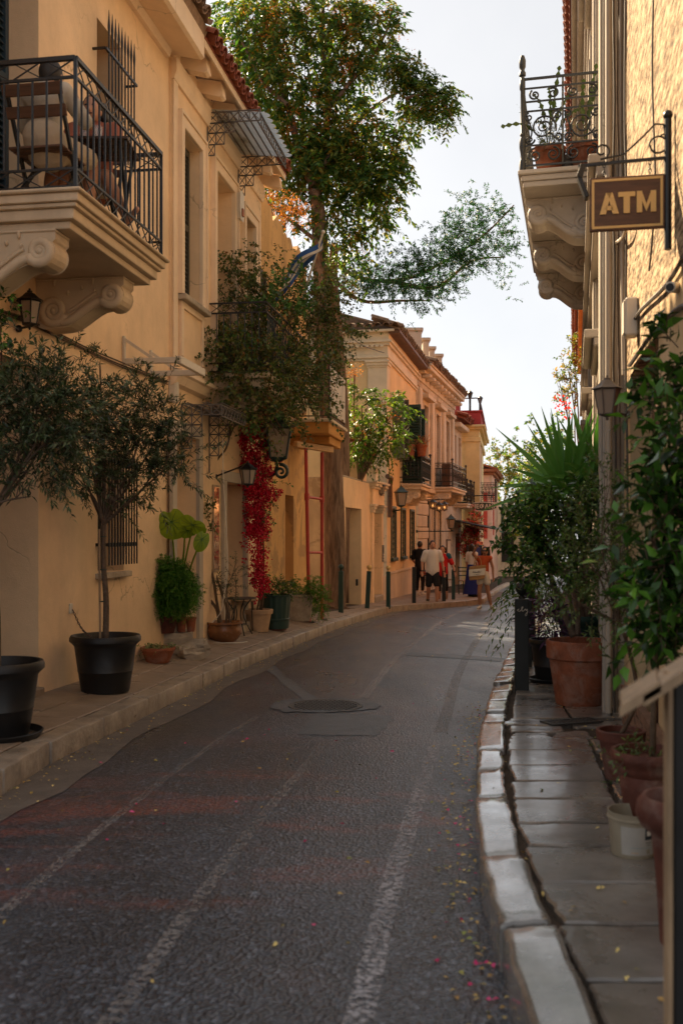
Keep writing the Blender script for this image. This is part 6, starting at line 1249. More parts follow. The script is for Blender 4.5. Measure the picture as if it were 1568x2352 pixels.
FICUS = leafmat('ficus_leaf', [rgb('12200c'), rgb('1e3412'), rgb('2f4e1a'), rgb('4a7024')], .22, .25)
MYRT = leafmat('myrtle_leaf', [rgb('27351a'), rgb('3a4a24'), rgb('56602f')], .4, .3)
PURP = leafmat('purple_leaf', [rgb('1f0f24'), rgb('351a3a'), rgb('4a2a4a')], .45, .2)
YUCC = leafmat('yucca_leaf', [rgb('24421e'), rgb('38602a'), rgb('5a7a34')], .38, .2)
EAR = leafmat('elephant_ear_leaf', [rgb('6a8a22'), rgb('98a636')], .4, .4, gain=1.25)
SUCC = leafmat('succulent_leaf', [rgb('36482a'), rgb('55663a'), rgb('6f6a44')], .5, .15)
FLOW = leafmat('mixed_blossom', [rgb('8a1a1a'), rgb('b03a20'), rgb('c05a6a'), rgb('3a5a22'), rgb('2c4a1c')], .6, .3)
REDF = leafmat('red_blossom', [rgb('b01010'), rgb('d02018')], .6, .4)
def twigset(lv, cl, n, up, ln, nl, L, W, out=.7, rnd=.6, clump=0, **k):
    P, O = samp(cl, n, clump); d = O*out+RNG.normal(size=P.shape)*rnd+np.array([0, 0, up]); lv.twigs(P, d, RNG.uniform(.6, 1.2, n)*ln, nl, L, W, **k)

# ================================================================ big tree and its neighbours
tb = Vector((at((768, 1390), 22).x, 22, at((768, 1390), 22).z)); bt = thing('ailanthus_tree', 'tall tree of heaven with drooping leaves and rusty seed clusters behind the ochre house', 'tree', tb)
tp_ = [at(p, y) for p, y in (((768, 1398), 22), ((770, 1340), 22), ((768, 1200), 22), ((762, 1060), 22), ((752, 900), 21.8), ((742, 740), 21.6), ((736, 600), 21.4), ((730, 480), 21.2), ((722, 430), 21))]
m = MB().tube(smooth_line(tp_, 4), [.33]+[.25]*3+[.235]*6+[.22]*8+[lerp(.21, .13, i/14) for i in range(15)], 14)
for pts, r in (([(722, 430), (690, 360), (660, 240), (620, 110), (600, -60)], (.10, .04)), ([(726, 445), (742, 380), (752, 250), (742, 90), (740, -80)], (.10, .04)), ([(742, 380), (800, 300), (880, 230), (960, 190)], (.06, .02)), ([(660, 240), (600, 180), (540, 60)], (.05, .02)), ([(736, 560), (660, 500), (600, 455), (560, 440)], (.05, .02)), ([(752, 250), (860, 120), (900, 40)], (.05, .02))):
    m.tube(smooth_line([at(p, 21+.3*i) for i, p in enumerate(pts)], 5), r, 8, False)
m.tube(smooth_line([at(p, 19.9) for p in ((930, 225), (980, 215), (1020, 240), (1040, 270))], 4), (.03, .008), 6)
build(m, 'trunk', BARK, bt, smooth='all')
big = CL(21.2, (560, 40, 90, 80, 1), (640, 30, 110, 80), (740, 30, 120, 80, .5), (840, 30, 70, 50), (890, 60, 35, 45), (600, 150, 80, 80, 1), (680, 160, 110, 90), (780, 150, 80, 70), (640, 270, 80, 80, 1), (730, 280, 100, 90), (820, 260, 70, 70), (860, 330, 70, 60), (700, 380, 90, 70), (790, 390, 100, 80), (880, 400, 50, 60), (850, 470, 60, 50), (680, 470, 50, 50), (760, 500, 70, 60), (800, 560, 45, 55), (870, 510, 25, 40), (920, 270, 35, 50), (600, 330, 50, 90, 2), (820, 100, 80, 70), (905, 340, 35, 55), (900, 460, 30, 50), (830, 420, 70, 60), (660, 330, 80, 70), (760, 340, 90, 70), (620, 400, 50, 50, 1.5), (560, 200, 50, 90, 1.5))
arm_ = CL(20, (940, 165, 38, 35), (1000, 225, 45, 40), (970, 200, 30, 25), (1030, 260, 18, 25), (905, 150, 30, 35), (945, 260, 25, 20))
big += [(Vector(c), Vector((1.4, 1.3, 1.2))) for c in ((-3.4, 23, 4.4), (-4.6, 24, 6), (-2.6, 24.2, 5.2), (-3.2, 23, 7.4), (-5.2, 25, 8), (-4, 25.5, 4.5))]  # extra crown clumps hidden behind the houses, added to shade the road
lv = LV(); twigset(lv, big, 4700, -.25, .46, 15, .165, .060, out=.5, rnd=.6, planar=True, ang=62, grav=.45, hi=False, curl=.5)
twigset(lv, arm_, 330, -.2, .34, 13, .125, .048, out=.5, rnd=.7, planar=True, ang=62, grav=.4, hi=False, curl=.5); lv.done('crown', AIL, bt)
P, O = samp(big+arm_, 420); lv = LV()
for p in P: n = 70; lv.leaves(p+RNG.normal(size=(n, 3))*np.array([.09, .09, .14]), RNG.normal(size=(n, 3))+np.array([0, 0, -.6]), RNG.normal(size=(n, 3)), .05, .018, hi=False)
stuff(lv.done('seed_clusters', SEED, bt))
# pepper tree reaching over the street
pt = thing('pepper_tree', 'fine leaved tree whose branches reach across the sky over the street', 'tree', at((782, 1385), 23.2)); ppts = [at(p, y) for p, y in (((782, 1385), 23.2), ((786, 1000), 23.4), ((772, 760), 23.2), ((764, 640), 22.8), ((768, 560), 22.4))]
m = MB().tube(smooth_line(ppts, 5), [.2, .09], 9)
pcl = CL(20.5, (835, 640, 40, 45, 1), (885, 650, 50, 42, .5), (945, 640, 60, 45), (1000, 600, 55, 50), (1050, 560, 55, 48), (1105, 525, 55, 50), (1155, 520, 30, 45), (1165, 580, 22, 35), (1100, 590, 45, 30), (1015, 660, 35, 22), (1050, 645, 22, 30), (960, 690, 35, 18), (1085, 470, 35, 18), (1150, 650, 12, 22), (900, 600, 25, 30), (960, 560, 20, 18), (1020, 520, 25, 20))
for pts in ([(766, 600), (830, 640), (930, 640), (1020, 600), (1110, 540), (1180, 470)], [(900, 645), (1000, 660), (1080, 600), (1160, 590)], [(764, 640), (830, 690), (920, 690), (990, 690)]): m.tube(smooth_line([at(p, 22.3-.4*i) for i, p in enumerate(pts)], 5), (.06, .012), 6, False)
build(m, 'trunk', BARK, pt, smooth='all'); lv = LV(); twigset(lv, pcl, 1700, .05, .20, 11, .062, .027, out=.6, rnd=.8, ang=55, grav=.15, hi=False, wood=.003, clump=260); lv.done('crown', PEP, pt)
# young ailanthus growing behind the low wall
yt = thing('ailanthus_sapling', 'young sunlit tree of heaven leaning over the gate wall', 'tree', at((822, 1100), 24.6)); m = MB()
ycl = CL(24.2, (815, 860, 18, 20), (830, 930, 30, 45), (870, 920, 40, 35), (905, 940, 30, 35), (850, 990, 45, 40), (905, 1000, 28, 35), (815, 1010, 22, 40), (880, 1020, 30, 25))
limbs(m, at((825, 1110), 24.6), ycl, .04, 1); build(m, 'trunk', BARK, yt, smooth='all'); lv = LV(); twigset(lv, ycl, 170, .0, .55, 17, .15, .045, out=.8, rnd=.6, planar=True, ang=60, grav=.5, hi=True, curl=.45); lv.done('crown', AILY, yt)
P, O = samp(ycl, 8); lv = LV()
for p in P: n = 60; lv.leaves(p+RNG.normal(size=(n, 3))*.09, RNG.normal(size=(n, 3)), RNG.normal(size=(n, 3)), .06, .025, hi=False)
lv.done('seed_clusters', SEED, yt)
# dry shrub on the broken wall top
ds = thing('dry_shrub', 'dry rusty shrub growing on the broken wall top of the ochre house', 'shrub', F1.W(F1.s_of(18.4), -.3, 6.6)); dcl = CL(18.6, (640, 470, 40, 35), (670, 500, 25, 30), (610, 450, 25, 25)); m = MB(); limbs(m, F1.W(F1.s_of(18.4), -.3, 6.6), dcl, .02, 2); build(m, 'stems', TWIG, ds); lv = LV(); twigset(lv, dcl, 130, .1, .3, 12, .05, .018, hi=False, wood=.003); lv.done('foliage', SEED, ds)
# ================================================================ pots and plants on the left pavement
def big_pot(p, r, h, mat, t, name='pot'):
    build(MB().lathe(p, [(0, .0), (r*.66, .0), (r*.68, .02), (r*.76, h*.36), (r*.775, h*.37), (r*.775, h*.385), (r*.77, h*.39), (r*.86, h*.80), (r*.87, h*.82), (r*.93, h*.86), (r*1.0, h*.90), (r*1.0, h*.955), (r*.965, h), (r*.90, h*1.0), (r*.86, h*.95), (r*.84, h*.86), (0, h*.86)], 48), name, mat, t, smooth=True); build(MB().lathe(p, [(0, h*.855), (r*.845, h*.855), (r*.5, h*.885), (0, h*.89)], 24), 'soil', SOIL, t, smooth=True)
def olive(base, ptop, crown_cl, lab, plab, n, r=.305, h=.49):
    pt_ = thing('plant_pot', plab, 'plant pot', base); big_pot(base, r, h, BLKPLAST, pt_)
    t = thing('olive_tree', lab, 'olive tree', base+UP*h*.87); b = base+UP*h*.86; m = MB().tube(smooth_line([b, b.lerp(ptop, .35)+Vector((.012, 0, 0)), b.lerp(ptop, .7)+Vector((-.008, 0, 0)), ptop], 5), [.028, .019], 10); limbs(m, ptop, crown_cl, .014, 2, .05); build(m, 'trunk', BARK_O, t, smooth='all')
    lv = LV(); twigset(lv, crown_cl, n, .35, .24, 20, .060, .0145, out=.8, rnd=.6, ang=42, grav=.12, wood=.0022, clump=n//6); lv.done('crown', OLIVE, t, BARK_O); return pt_, t
bA = gpl((242, 1588)); YA = bA.y
pA, oA = olive(bA, at((238, 1205), YA), CL(YA, (235, 975, 85, 85), (300, 1010, 95, 80), (210, 1050, 70, 80), (340, 990, 60, 70), (350, 1090, 60, 50), (260, 1120, 70, 50), (190, 870, 32, 50), (228, 830, 16, 40), (335, 925, 40, 30), (180, 960, 50, 80), (400, 1060, 30, 50), (180, 1100, 40, 40), (390, 960, 25, 40), dy=.8), 'young olive tree with a staked trunk against the peach wall', 'large black plastic pot of the staked olive tree, chained to the wall', 560)
build(MB().tube([bA+UP*.40+Vector((-.045, 0, 0)), at((228, 1215), YA-.03)], .010, 7), 'stake', WOODP, oA, smooth=True)
for f in (.35, .62, .9): q = (bA+UP*.42).lerp(at((238, 1205), YA), f); build(MB().tube(spiral(q+Vector((-.012, 0, 0)), Vector((1, 0, 0)), Vector((0, 1, 0)), .032, 1.0, 0, 1, 10, .95), .004, 4), 'tie', DKGREEN, oA)
s_, z_ = F1.at(c3(350, 650), .02); ca, cb = F1.W(s_, .02, z_), bA+Vector((-.14, .06, .47))
for i in range(16):
    f = (i+.5)/16; q = ca.lerp(cb, f)-UP*.05*math.sin(PI*f); d = (cb-ca).normalized(); u = d.cross(UP).normalized() if i % 2 else d.cross(Vector((1, 0, 0))).normalized(); L_ = (cb-ca).length/16*.8
    build(MB().tube([q+d*L_*math.cos(a)+u*.009*math.sin(a) for a in np.linspace(0, 2*PI, 11)], .0035, 5), 'link', RUST, ch)
bB = gpl((-8, 1690)); YB = bB.y
pB, oB_ = olive(bB, at((-20, 1180), YB), CL(YB, (40, 930, 90, 80), (100, 1000, 90, 80), (30, 1020, 90, 90), (130, 920, 70, 60), (30, 1110, 70, 60), (90, 870, 50, 40), (170, 960, 40, 60), (-40, 950, 90, 120), (70, 1140, 40, 40), (100, 960, 80, 80), dy=.8), 'olive tree spreading in front of the recessed doorway', 'black plastic pot with saucer at the edge of the recessed doorway', 400)
build(MB().lathe(bB-UP*.0, [(0, -.02), (.27, -.02), (.30, .03), (.29, .035), (.26, .0), (0, .0)], 36), 'saucer', BLKPLAST, pB, smooth=True)
# glossy creeper hanging at the balcony end
gc_ = thing('hanging_creeper', 'dark glossy creeper hanging beside the wall lantern', 'creeper', at((5, 850), 6.9)); gcl = CL(6.9, (0, 700, 25, 35), (10, 760, 22, 40), (0, 820, 25, 30)); m = MB().tube(smooth_line([at((-70, 505), 6.9), at((-50, 620), 6.9), at((-5, 720), 6.9), at((5, 850), 6.9)], 4), .006, 5); build(m, 'stem', TWIG, gc_); lv = LV(); twigset(lv, gcl, 28, -.1, .14, 9, .05, .028, wood=.002); lv.done('foliage', FICUS, gc_)
# stone blocks with fern, elephant ear, bowl
st0 = gpl(c3(870, 895)); Ys0 = st0.y
def rock(c, sx, sy, sz, rz, lab, tilt=0):
    bm = bmesh.new(); bmesh.ops.create_cube(bm, size=1); bmesh.ops.subdivide_edges(bm, edges=bm.edges[:], cuts=3, use_grid_fill=True)
    for v in bm.verts:
        v.co = Vector((v.co.x*sx, v.co.y*sy, v.co.z*sz)); v.co += Vector((random.uniform(-1, 1)*.025, random.uniform(-1, 1)*.02, random.uniform(-1, 1)*.018))
    me = bpy.data.meshes.new('stone_block'); bm.to_mesh(me); bm.free(); o = link('stone_block', me, STONE, None, c); o.rotation_euler = (0, tilt, rz); return tag(o, lab, 'stone')
rk1 = gpl((385, 1498)); rock(rk1+Vector((-.02, .12, .10)), .55, .32, .24, .16, 'rough stone block carrying the fern pots'); rock(gpl((442, 1512))+Vector((0, 0, .08)), .30, .30, .17, .5, 'pale chiselled stone block leaning at the kerb side', R(-18)); rock(gpl((420, 1500))+Vector((.02, .15, .05)), .28, .2, .12, -.2, 'flat broken stone between the leaning block and the wall')
fpz = rk1+Vector((-.04, -.02, .225)); fpot = clay_pot(fpz, .17, .20, TERRA_D, 'plant_pot', 'terracotta pot of the bushy fern on the stone block', 'plant pot')
ff = thing('asparagus_fern', 'round bright green feathery fern on the stone block', 'fern', fpz+UP*.18); fc = CL(fpz.y-.16, (385, 1352, 58, 56), (352, 1370, 34, 42), (423, 1362, 30, 45), (385, 1312, 44, 28), dy=.75); lv = LV(); P, O = samp(fc, 2300); lv.twigs(P, O+RNG.normal(size=P.shape)*.5+np.array([0, 0, .1]), .11, 26, .026, .0065, ang=60, grav=.3, hi=False); lv.done('foliage', FERN, ff)
m = MB()
for i in range(40): a = RNG.uniform(0, 6.28); m.tube(smooth_line([fpz+UP*.17, fpz+Vector((.1*math.cos(a), .1*math.sin(a), .35)), fpz+Vector((.24*math.cos(a), .24*math.sin(a), .30))], 3), .002, 3, False)
stuff(build(m, 'stems', FERN, ff))
for k, (dx, dy_, lab) in enumerate(((.15, .0, 'small upright terracotta pot beside the fern pot'), (.25, .06, 'small terracotta pot with saucer nearest the pale doorway'))): clay_pot(rk1+Vector((dx, dy_+.06, .225)), .062, .17, TERRA, 'flower_pot', lab, rim=.12)
eb_ = rk1+Vector((.06, .22, .225)); ept = clay_pot(eb_, .11, .2, TERRA_D, 'plant_pot', 'terracotta pot hidden behind the fern, holding the elephant ear', 'plant pot'); ee = thing('elephant_ear', 'elephant ear plant with huge yellow green leaves above the fern', 'plant', eb_+UP*.18)
def ear_leaf(pc, Yl, wpx, hpx, rot, tilt, bend):
    c = at(pc, Yl); a_, b_ = wpx*Yl/FPX, hpx*Yl/FPX; m = MB(); nr, na = 7, 26; V = []
    for i in range(nr+1):
        for j in range(na):
            th = 2*PI*j/na; r = i/nr; x = a_*math.sin(th)*(1-.18*math.cos(th)); y = b_*math.cos(th)*(1 if math.cos(th) < 0 else .78); notch = 1-.45*max(0, math.cos(th))**14
            w_ = 1+.05*math.sin(th*13)*(r**3); x, y = x*r*notch*w_, y*r*notch*w_; z = .10*abs(x)-bend*(y*y+.5*x*x)/max(b_, .01)+.012*math.cos(th*11)*r; V.append(Vector((x, z*-1, y)))
    M = Matrix.Rotation(rot, 4, 'Y') @ Matrix.Rotation(tilt, 4, 'X'); m.v = [tuple(c+M.to_3x3() @ v) for v in V]; m.f = [(i*na+j, (i+1)*na+j, (i+1)*na+(j+1) % na, i*na+(j+1) % na) for i in range(nr) for j in range(na)]
    build(m, 'leaf', EAR, ee, smooth='all'); vn = MB()
    for th in (-2.6, -2.0, -1.4, -.8, .8, 1.4, 2.0, 2.6, PI): vn.tube([m.v[int(round(i*na+((th % (2*PI))/(2*PI)*na))) if i*na+((th % (2*PI))/(2*PI)*na) < len(m.v) else -1] for i in range(nr)], [.005, .002], 4, False)
    stuff(build(vn, 'veins', VINEG, ee)); build(MB().tube(smooth_line([eb_+UP*.18, (eb_+UP*.3).lerp(c, .6)+Vector((0, .03, .03)), c+M.to_3x3() @ Vector((0, .01, b_*.5))], 6), [.014, .008], 8), 'stalk', EAR, ee, smooth=True)
ear_leaf(c3(828, 225), 11.3, 34, 44, -.25, .15, .2); ear_leaf(c3(930, 240), 11.1, 34, 26, .5, .5, .4); ear_leaf(c3(975, 310), 11.05, 17, 30, .35, -.25, .3); ear_leaf(c3(905, 265), 11.2, 22, 24, -.5, .6, .2)
bw = gpl(c3(762, 905)); bt_ = thing('plant_bowl', 'low terracotta bowl of straggly succulents in front of the stones', 'plant pot', bw); build(MB().lathe(bw, [(0, 0), (.12, 0), (.175, .13), (.185, .135), (.185, .165), (.17, .165), (.16, .13), (0, .12)], 32), 'bowl', TERRA, bt_, smooth=True); build(MB().lathe(bw, [(0, .12), (.162, .12), (.1, .14), (0, .14)], 20), 'soil', SOIL, bt_)
su = thing('succulent', 'straggly grey green succulent in the low bowl', 'plant', bw+UP*.13); lv = LV(); P = np.array(bw)+np.array([0, 0, .13])+RNG.uniform(-1, 1, (60, 3))*np.array([.15, .15, 0]); lv.twigs(P, RNG.normal(size=P.shape)*.6+np.array([0, 0, .7]), RNG.uniform(.06, .2, 60), 9, .03, .012, grav=.5, wood=.002); lv.done('foliage', SUCC, su)
# glazed pot with climbing vine
gpz = gpl((515, 1473)); gpt = thing('glazed_pot', 'brown glazed bowl shaped pot at the foot of the climbing vine', 'plant pot', gpz)
build(MB().lathe(gpz, [(0, 0), (.15, 0), (.19, .04), (.235, .12), (.235, .17), (.22, .22), (.222, .225), (.25, .235), (.25, .26), (.225, .262), (.20, .23), (0, .22)], 40), 'pot', GLAZE, gpt, smooth=True); build(MB().lathe(gpz, [(0, .215), (.2, .215), (0, .235)], 20), 'soil', SOIL, gpt)
cv = thing('climbing_vine', 'twining creeper climbing from the glazed pot and burying the upper balcony', 'creeper', gpz+UP*.22); m = MB(); gy_ = gpz.y
def vpath(pts, r, y0=gy_, y1=gy_+.5): m.tube(smooth_line([at(c5(*p), lerp(y0, y1, i/(len(pts)-1))) for i, p in enumerate(pts)], 5), r, 7, False)
vpath([(345, 1745), (325, 1640), (250, 1530), (215, 1400), (195, 1240), (240, 1080), (200, 960), (155, 840), (165, 680), (200, 560), (260, 480), (330, 420)], (.022, .010)); vpath([(360, 1745), (330, 1600), (300, 1400), (255, 1250), (230, 1170), (275, 1020), (290, 860), (270, 700), (300, 560), (330, 470), (400, 380), (430, 250), (410, 100)], (.020, .012)); vpath([(400, 1745), (405, 1640), (360, 1500), (330, 1400), (280, 1270), (215, 1190)], (.018, .012)); vpath([(270, 1050), (300, 900), (310, 740), (290, 600), (300, 480)], (.008, .006))
vm = CL(14.2, (480, 640, 32, 25, -.6), (540, 640, 55, 35, -.4), (610, 640, 60, 45), (690, 680, 50, 40, .8), (740, 680, 55, 55, 1), (510, 740, 45, 50, -.5), (580, 750, 70, 60), (660, 760, 70, 65, .3), (730, 770, 55, 60, 1), (490, 830, 35, 50, -.5), (560, 840, 60, 55), (630, 860, 65, 55), (690, 870, 45, 60, .5), (600, 930, 60, 30), (660, 930, 35, 40), (780, 730, 25, 45, 1.5), (735, 640, 35, 25, 1.6), (500, 815, 42, 50, -1.35), (560, 860, 55, 50, -1.3), (625, 850, 60, 60, -1.2), (690, 880, 50, 60, -1), (600, 915, 60, 35, -1.3), (540, 780, 50, 40, -1.3), dy=.55)
for k in range(9):
    a = at((random.uniform(520, 660), 1000), 13.4); c = vm[random.randrange(len(vm))][0]; m.tube(smooth_line([a, a.lerp(Vector(c), .5)+Vector((random.uniform(-.2, .2), 0, 0)), c], 5), (.010, .004), 5, False)
limbs(m, at((600, 870), 14.2), vm, .012, 2, .1, 5); build(m, 'stems', TWIG, cv, smooth='all')
lv = LV(); twigset(lv, vm, 1350, .25, .34, 13, .058, .040, out=.7, rnd=.7, ang=58, grav=.25, hi=True, wood=.0025, clump=230); lv.done('foliage', VINE, cv)
lv = LV(); twigset(lv, CL(13.6, (520, 810, 45, 35), (650, 700, 50, 40), (560, 780, 30, 30), (670, 660, 30, 25), (600, 950, 25, 50)), 90, .1, .25, 10, .075, .055, wood=.002); lv.done('fresh_foliage', VINEG, cv)
for pts in ([(520, 680), (480, 640), (450, 612)], [(640, 650), (600, 590), (585, 578)], [(560, 660), (525, 610), (500, 600)], [(620, 930), (610, 1000), (640, 1050)], [(500, 760), (470, 720), (465, 690)], [(700, 700), (760, 640), (800, 620)], [(720, 780), (780, 790), (800, 830)], [(600, 640), (620, 590), (655, 575)], [(490, 850), (470, 890), (480, 940)], [(680, 920), (700, 980), (690, 1020)], [(560, 640), (500, 625), (470, 640)]):
    P = np.array([tuple(p) for p in smooth_line([at(p, 13.6) for p in pts], 5)]); lv = LV(); d = np.gradient(P, axis=0); lv.twigs(P, d+RNG.normal(size=P.shape)*.15, .16, 7, .05, .034, wood=.002); lv.done('spray', VINE, cv)
lv = LV(); twigset(lv, CL(12.9, (482, 1180, 18, 25), (475, 1220, 14, 18), (490, 1150, 10, 20)), 26, 0, .14, 8, .04, .028, wood=.002); lv.done('spray', VINE, cv)
ps = thing('potted_olive_sprig', 'thin grey olive sapling in the glazed pot beside the vine', 'sapling', gpz+UP*.22+Vector((.08, -.02, 0))); pcl_ = CL(gy_-.05, (540, 1330, 14, 50), (525, 1355, 22, 30), (500, 1345, 16, 28), (548, 1300, 8, 30)); m = MB(); limbs(m, gpz+UP*.22+Vector((.08, -.02, 0)), pcl_, .010, 2); build(m, 'stems', BARK_O, ps); lv = LV(); twigset(lv, pcl_, 46, .5, .18, 13, .04, .011, wood=.002); lv.done('foliage', OLIVE, ps)
# iron cafe table and chair
tz_ = gpl((548, 1458)); ct = thing('cafe_table', 'small black iron table with curved legs by the pale door', 'table', tz_); R_ = .25; zt_ = CAMH+(HY-1373)/FPX*tz_.y-tz_.z
build(MB().lathe(tz_, [(0, zt_-.012), (R_, zt_-.012), (R_, zt_), (0, zt_)], 32), 'top', BLACKM, ct, smooth=True)
for k in range(4): a = k*PI/2+.5; u = Vector((math.cos(a), math.sin(a), 0)); build(MB().tube(smooth_line([tz_+u*.20+UP*(zt_-.01), tz_+u*.07+UP*zt_*.62, tz_+u*.12+UP*zt_*.3, tz_+u*.21], 5), .009, 7), 'leg', BLACKM, ct, smooth=True)
build(MB().tube(spiral(tz_+UP*zt_*.28, Vector((1, 0, 0)), Vector((0, 1, 0)), .12, 1, 0, 1, 16, 1.0), .007, 6), 'ring', BLACKM, ct)
cz_ = gpl((560, 1447)); cch = thing('cafe_chair', 'black iron chair with a woven seat tucked behind the little table', 'chair', cz_); build(MB().lathe(cz_, [(0, .43), (.18, .43), (.19, .445), (.18, .46), (0, .465)], 24), 'seat', WOODP, cch, smooth=True)
for k in range(4): a = k*PI/2+.8; u = Vector((math.cos(a), math.sin(a), 0)); build(MB().tube([cz_+u*.17+UP*.43, cz_+u*.2], .009, 7), 'leg', BLACKM, cch, smooth=True)
# bougainvillea and its pot
bz_ = gpl((593, 1450)); bp = clay_pot(bz_, .205, .33, TERRA_L, 'plant_pot', 'pale cream clay pot of the bougainvillea', 'plant pot', rim=.2, taper=.72); bg_ = thing('bougainvillea', 'crimson bougainvillea cascading over the pale door', 'bougainvillea', bz_+UP*.3); m = MB(); by = bz_.y
for off in (-.02, .02, .05): m.tube(smooth_line([bz_+UP*.3+Vector((off, 0, 0)), at((600+off*100, 1350), by), at((595+off*200, 1250), by-.05), at((600, 1120), by-.1), at((575, 1020), by-.2)], 5), [.016, .008], 7, False)
build(m, 'stems', TWIG, bg_, smooth='all')
bc = CL(by-.15, (560, 1000, 32, 34), (536, 1045, 22, 40), (590, 1020, 36, 40), (618, 1070, 26, 28), (545, 1080, 16, 30), (605, 985, 24, 22), (640, 1120, 10, 14), (580, 1090, 30, 40), (596, 1140, 28, 40), (590, 1190, 26, 40), (590, 1240, 27, 40), (592, 1290, 24, 35), (598, 1330, 18, 30), (575, 975, 16, 16), (625, 1130, 15, 18), (588, 1355, 12, 16), dy=.9)
lv = LV(); P, O = samp(bc, 900, 260, .30); n = 12; Pp = (P[:, None]+RNG.normal(size=(900, n, 3))*.026).reshape(-1, 3); lv.leaves(Pp, RNG.normal(size=Pp.shape)+np.repeat(O, n, 0)*.6, RNG.normal(size=Pp.shape), .036, .030, fold=.3, hi=False); lv.done('bracts', BOUG, bg_)
lv = LV(); twigset(lv, CL(by-.2, (580, 1060, 40, 60), (600, 1150, 35, 50), (625, 1110, 20, 40), (600, 1340, 25, 30), (600, 1000, 35, 30), (620, 1200, 15, 30)), 75, .1, .16, 8, .045, .03, wood=.002); lv.done('foliage', VINEG, bg_)
# ribbed barrel, planter and their shrubs
rb_ = gpl((633, 1447)); rbt = thing('ribbed_barrel', 'dark green ribbed barrel planter next to the cream pot', 'planter', rb_); hb = .52; m = MB(); nb = 64; V = []
for z, r in ((0, .0), (0, .20), (.02, .205), (.12, .212), (.13, .222), (.15, .222), (.16, .212), (hb-.03, .235), (hb-.02, .245), (hb, .245), (hb, .22), (hb-.05, .215), (hb-.05, 0)):
    for j in range(nb): rr = r*(1-(.025 if (j//2) % 2 and .16 <= z < hb-.025 and r > .1 else 0)); V.append(rb_+Vector((rr*math.cos(2*PI*j/nb), rr*math.sin(2*PI*j/nb), z+.03)))
m.v = [tuple(v) for v in V]; m.f = [(i*nb+j, i*nb+(j+1) % nb, (i+1)*nb+(j+1) % nb, (i+1)*nb+j) for i in range(12) for j in range(nb)]; build(m, 'barrel', DKGREEN, rbt); build(MB().lathe(rb_, [(0, 0), (.17, 0), (.17, .03), (0, .03)], 20), 'foot', TERRA_D, rbt); build(MB().lathe(rb_, [(0, hb-.05), (.2, hb-.05), (0, hb)], 20), 'soil', SOIL, rbt)
sh = thing('jade_shrub', 'dense dark green shrub in the ribbed barrel', 'shrub', rb_+UP*hb); lv = LV(); jc = CL(rb_.y, (628, 1362, 30, 22), (650, 1360, 25, 22), (640, 1345, 28, 18), (612, 1370, 18, 16), dy=.9); m = MB(); limbs(m, rb_+UP*(hb-.03), jc, .012, 2); build(m, 'stems', TWIG, sh); twigset(lv, jc, 110, .5, .12, 10, .045, .020, wood=.002); lv.done('foliage', CITR, sh)
pz_ = gpl((690, 1426)); ptt = thing('square_planter', 'square concrete planter in front of the red props', 'planter', pz_); wb, wt, hh = .17, .22, .42
def frust(c, w0, w1, z0, z1): 
    m = MB(); v = [c+Vector((sx*w_, sy*w_, z)) for w_, z in ((w0, z0), (w1, z1)) for sx, sy in ((-1, -1), (1, -1), (1, 1), (-1, 1))]; return m.add(v, [(3, 2, 1, 0), (4, 5, 6, 7), (0, 1, 5, 4), (1, 2, 6, 5), (2, 3, 7, 6), (3, 0, 4, 7)])
build(frust(pz_, wb, wt, .0, hh), 'box', STONE, ptt, bevel=.01); build(frust(pz_, wt*1.05, wt*1.08, hh+.001, hh+.05), 'rim', STONE, ptt, bevel=.01)
pf = thing('planter_fern', 'feathery green fern spilling from the square planter', 'fern', pz_+UP*hh); lv = LV(); P, O = samp(CL(pz_.y-.05, (690, 1352, 34, 22), (725, 1355, 24, 30), (735, 1380, 16, 34), (665, 1358, 16, 20), dy=.9), 420); lv.twigs(P, O+RNG.normal(size=P.shape)*.5+np.array([0, 0, .1]), .15, 24, .034, .010, ang=60, grav=.4, hi=False); lv.done('foliage', FERN, pf)
# urn plants, balcony pots
for k, t in enumerate([o for o in bpy.data.objects if o.name.startswith('stone_urn') and o.parent is None]):
    u = thing('urn_plant', ('spiky dry plant in the urn on the plain pillar', 'spiky reddish plant in the fluted urn')[k], 'plant', Vector(t.location)+UP*.5); lv = LV(); n = 60; b = np.array(t.location)+np.array([0, 0, .52]); d = RNG.normal(size=(n, 3))+np.array([0, 0, .9]); lv.leaves(np.repeat(b[None], n, 0)+RNG.normal(size=(n, 3))*.04, d, RNG.normal(size=(n, 3)), .32, .035, droop=.4); lv.done('foliage', SUCC, u)
for k, t in enumerate(RAILP):
    u = thing('rail_plant', ('grey green herb in the railing pot', 'dry reddish succulent in the railing corner pot')[k], 'plant', Vector(t.location)+UP*.33); lv = LV(); b = np.array(t.location)+np.array([0, 0, .33]); P = np.repeat(b[None], 34, 0)+RNG.normal(size=(34, 3))*np.array([.06, .06, .01]); lv.twigs(P, RNG.normal(size=(34, 3))*.6+np.array([0, 0, 1]), .2+.12*k, 10, .05, .02, wood=.004); lv.done('foliage', (SUCC, SEED)[k], u)
fv = thing('flowering_vine', 'flowering vine climbing the corner of the lemon house', 'creeper', at((1090, 1360), 44.5)); lv = LV(); fcl = CL(44.4, (1093, 1200, 8, 30), (1095, 1245, 8, 25), (1075, 1235, 14, 22), (1068, 1255, 10, 16), (1072, 1210, 10, 12)); twigset(lv, fcl, 190, 0, .35, 10, .11, .08, hi=False); lv.done('foliage', FLOW, fv); m = MB(); limbs(m, at((1092, 1360), 44.5), fcl, .03, 1); build(m, 'stems', TWIG, fv)
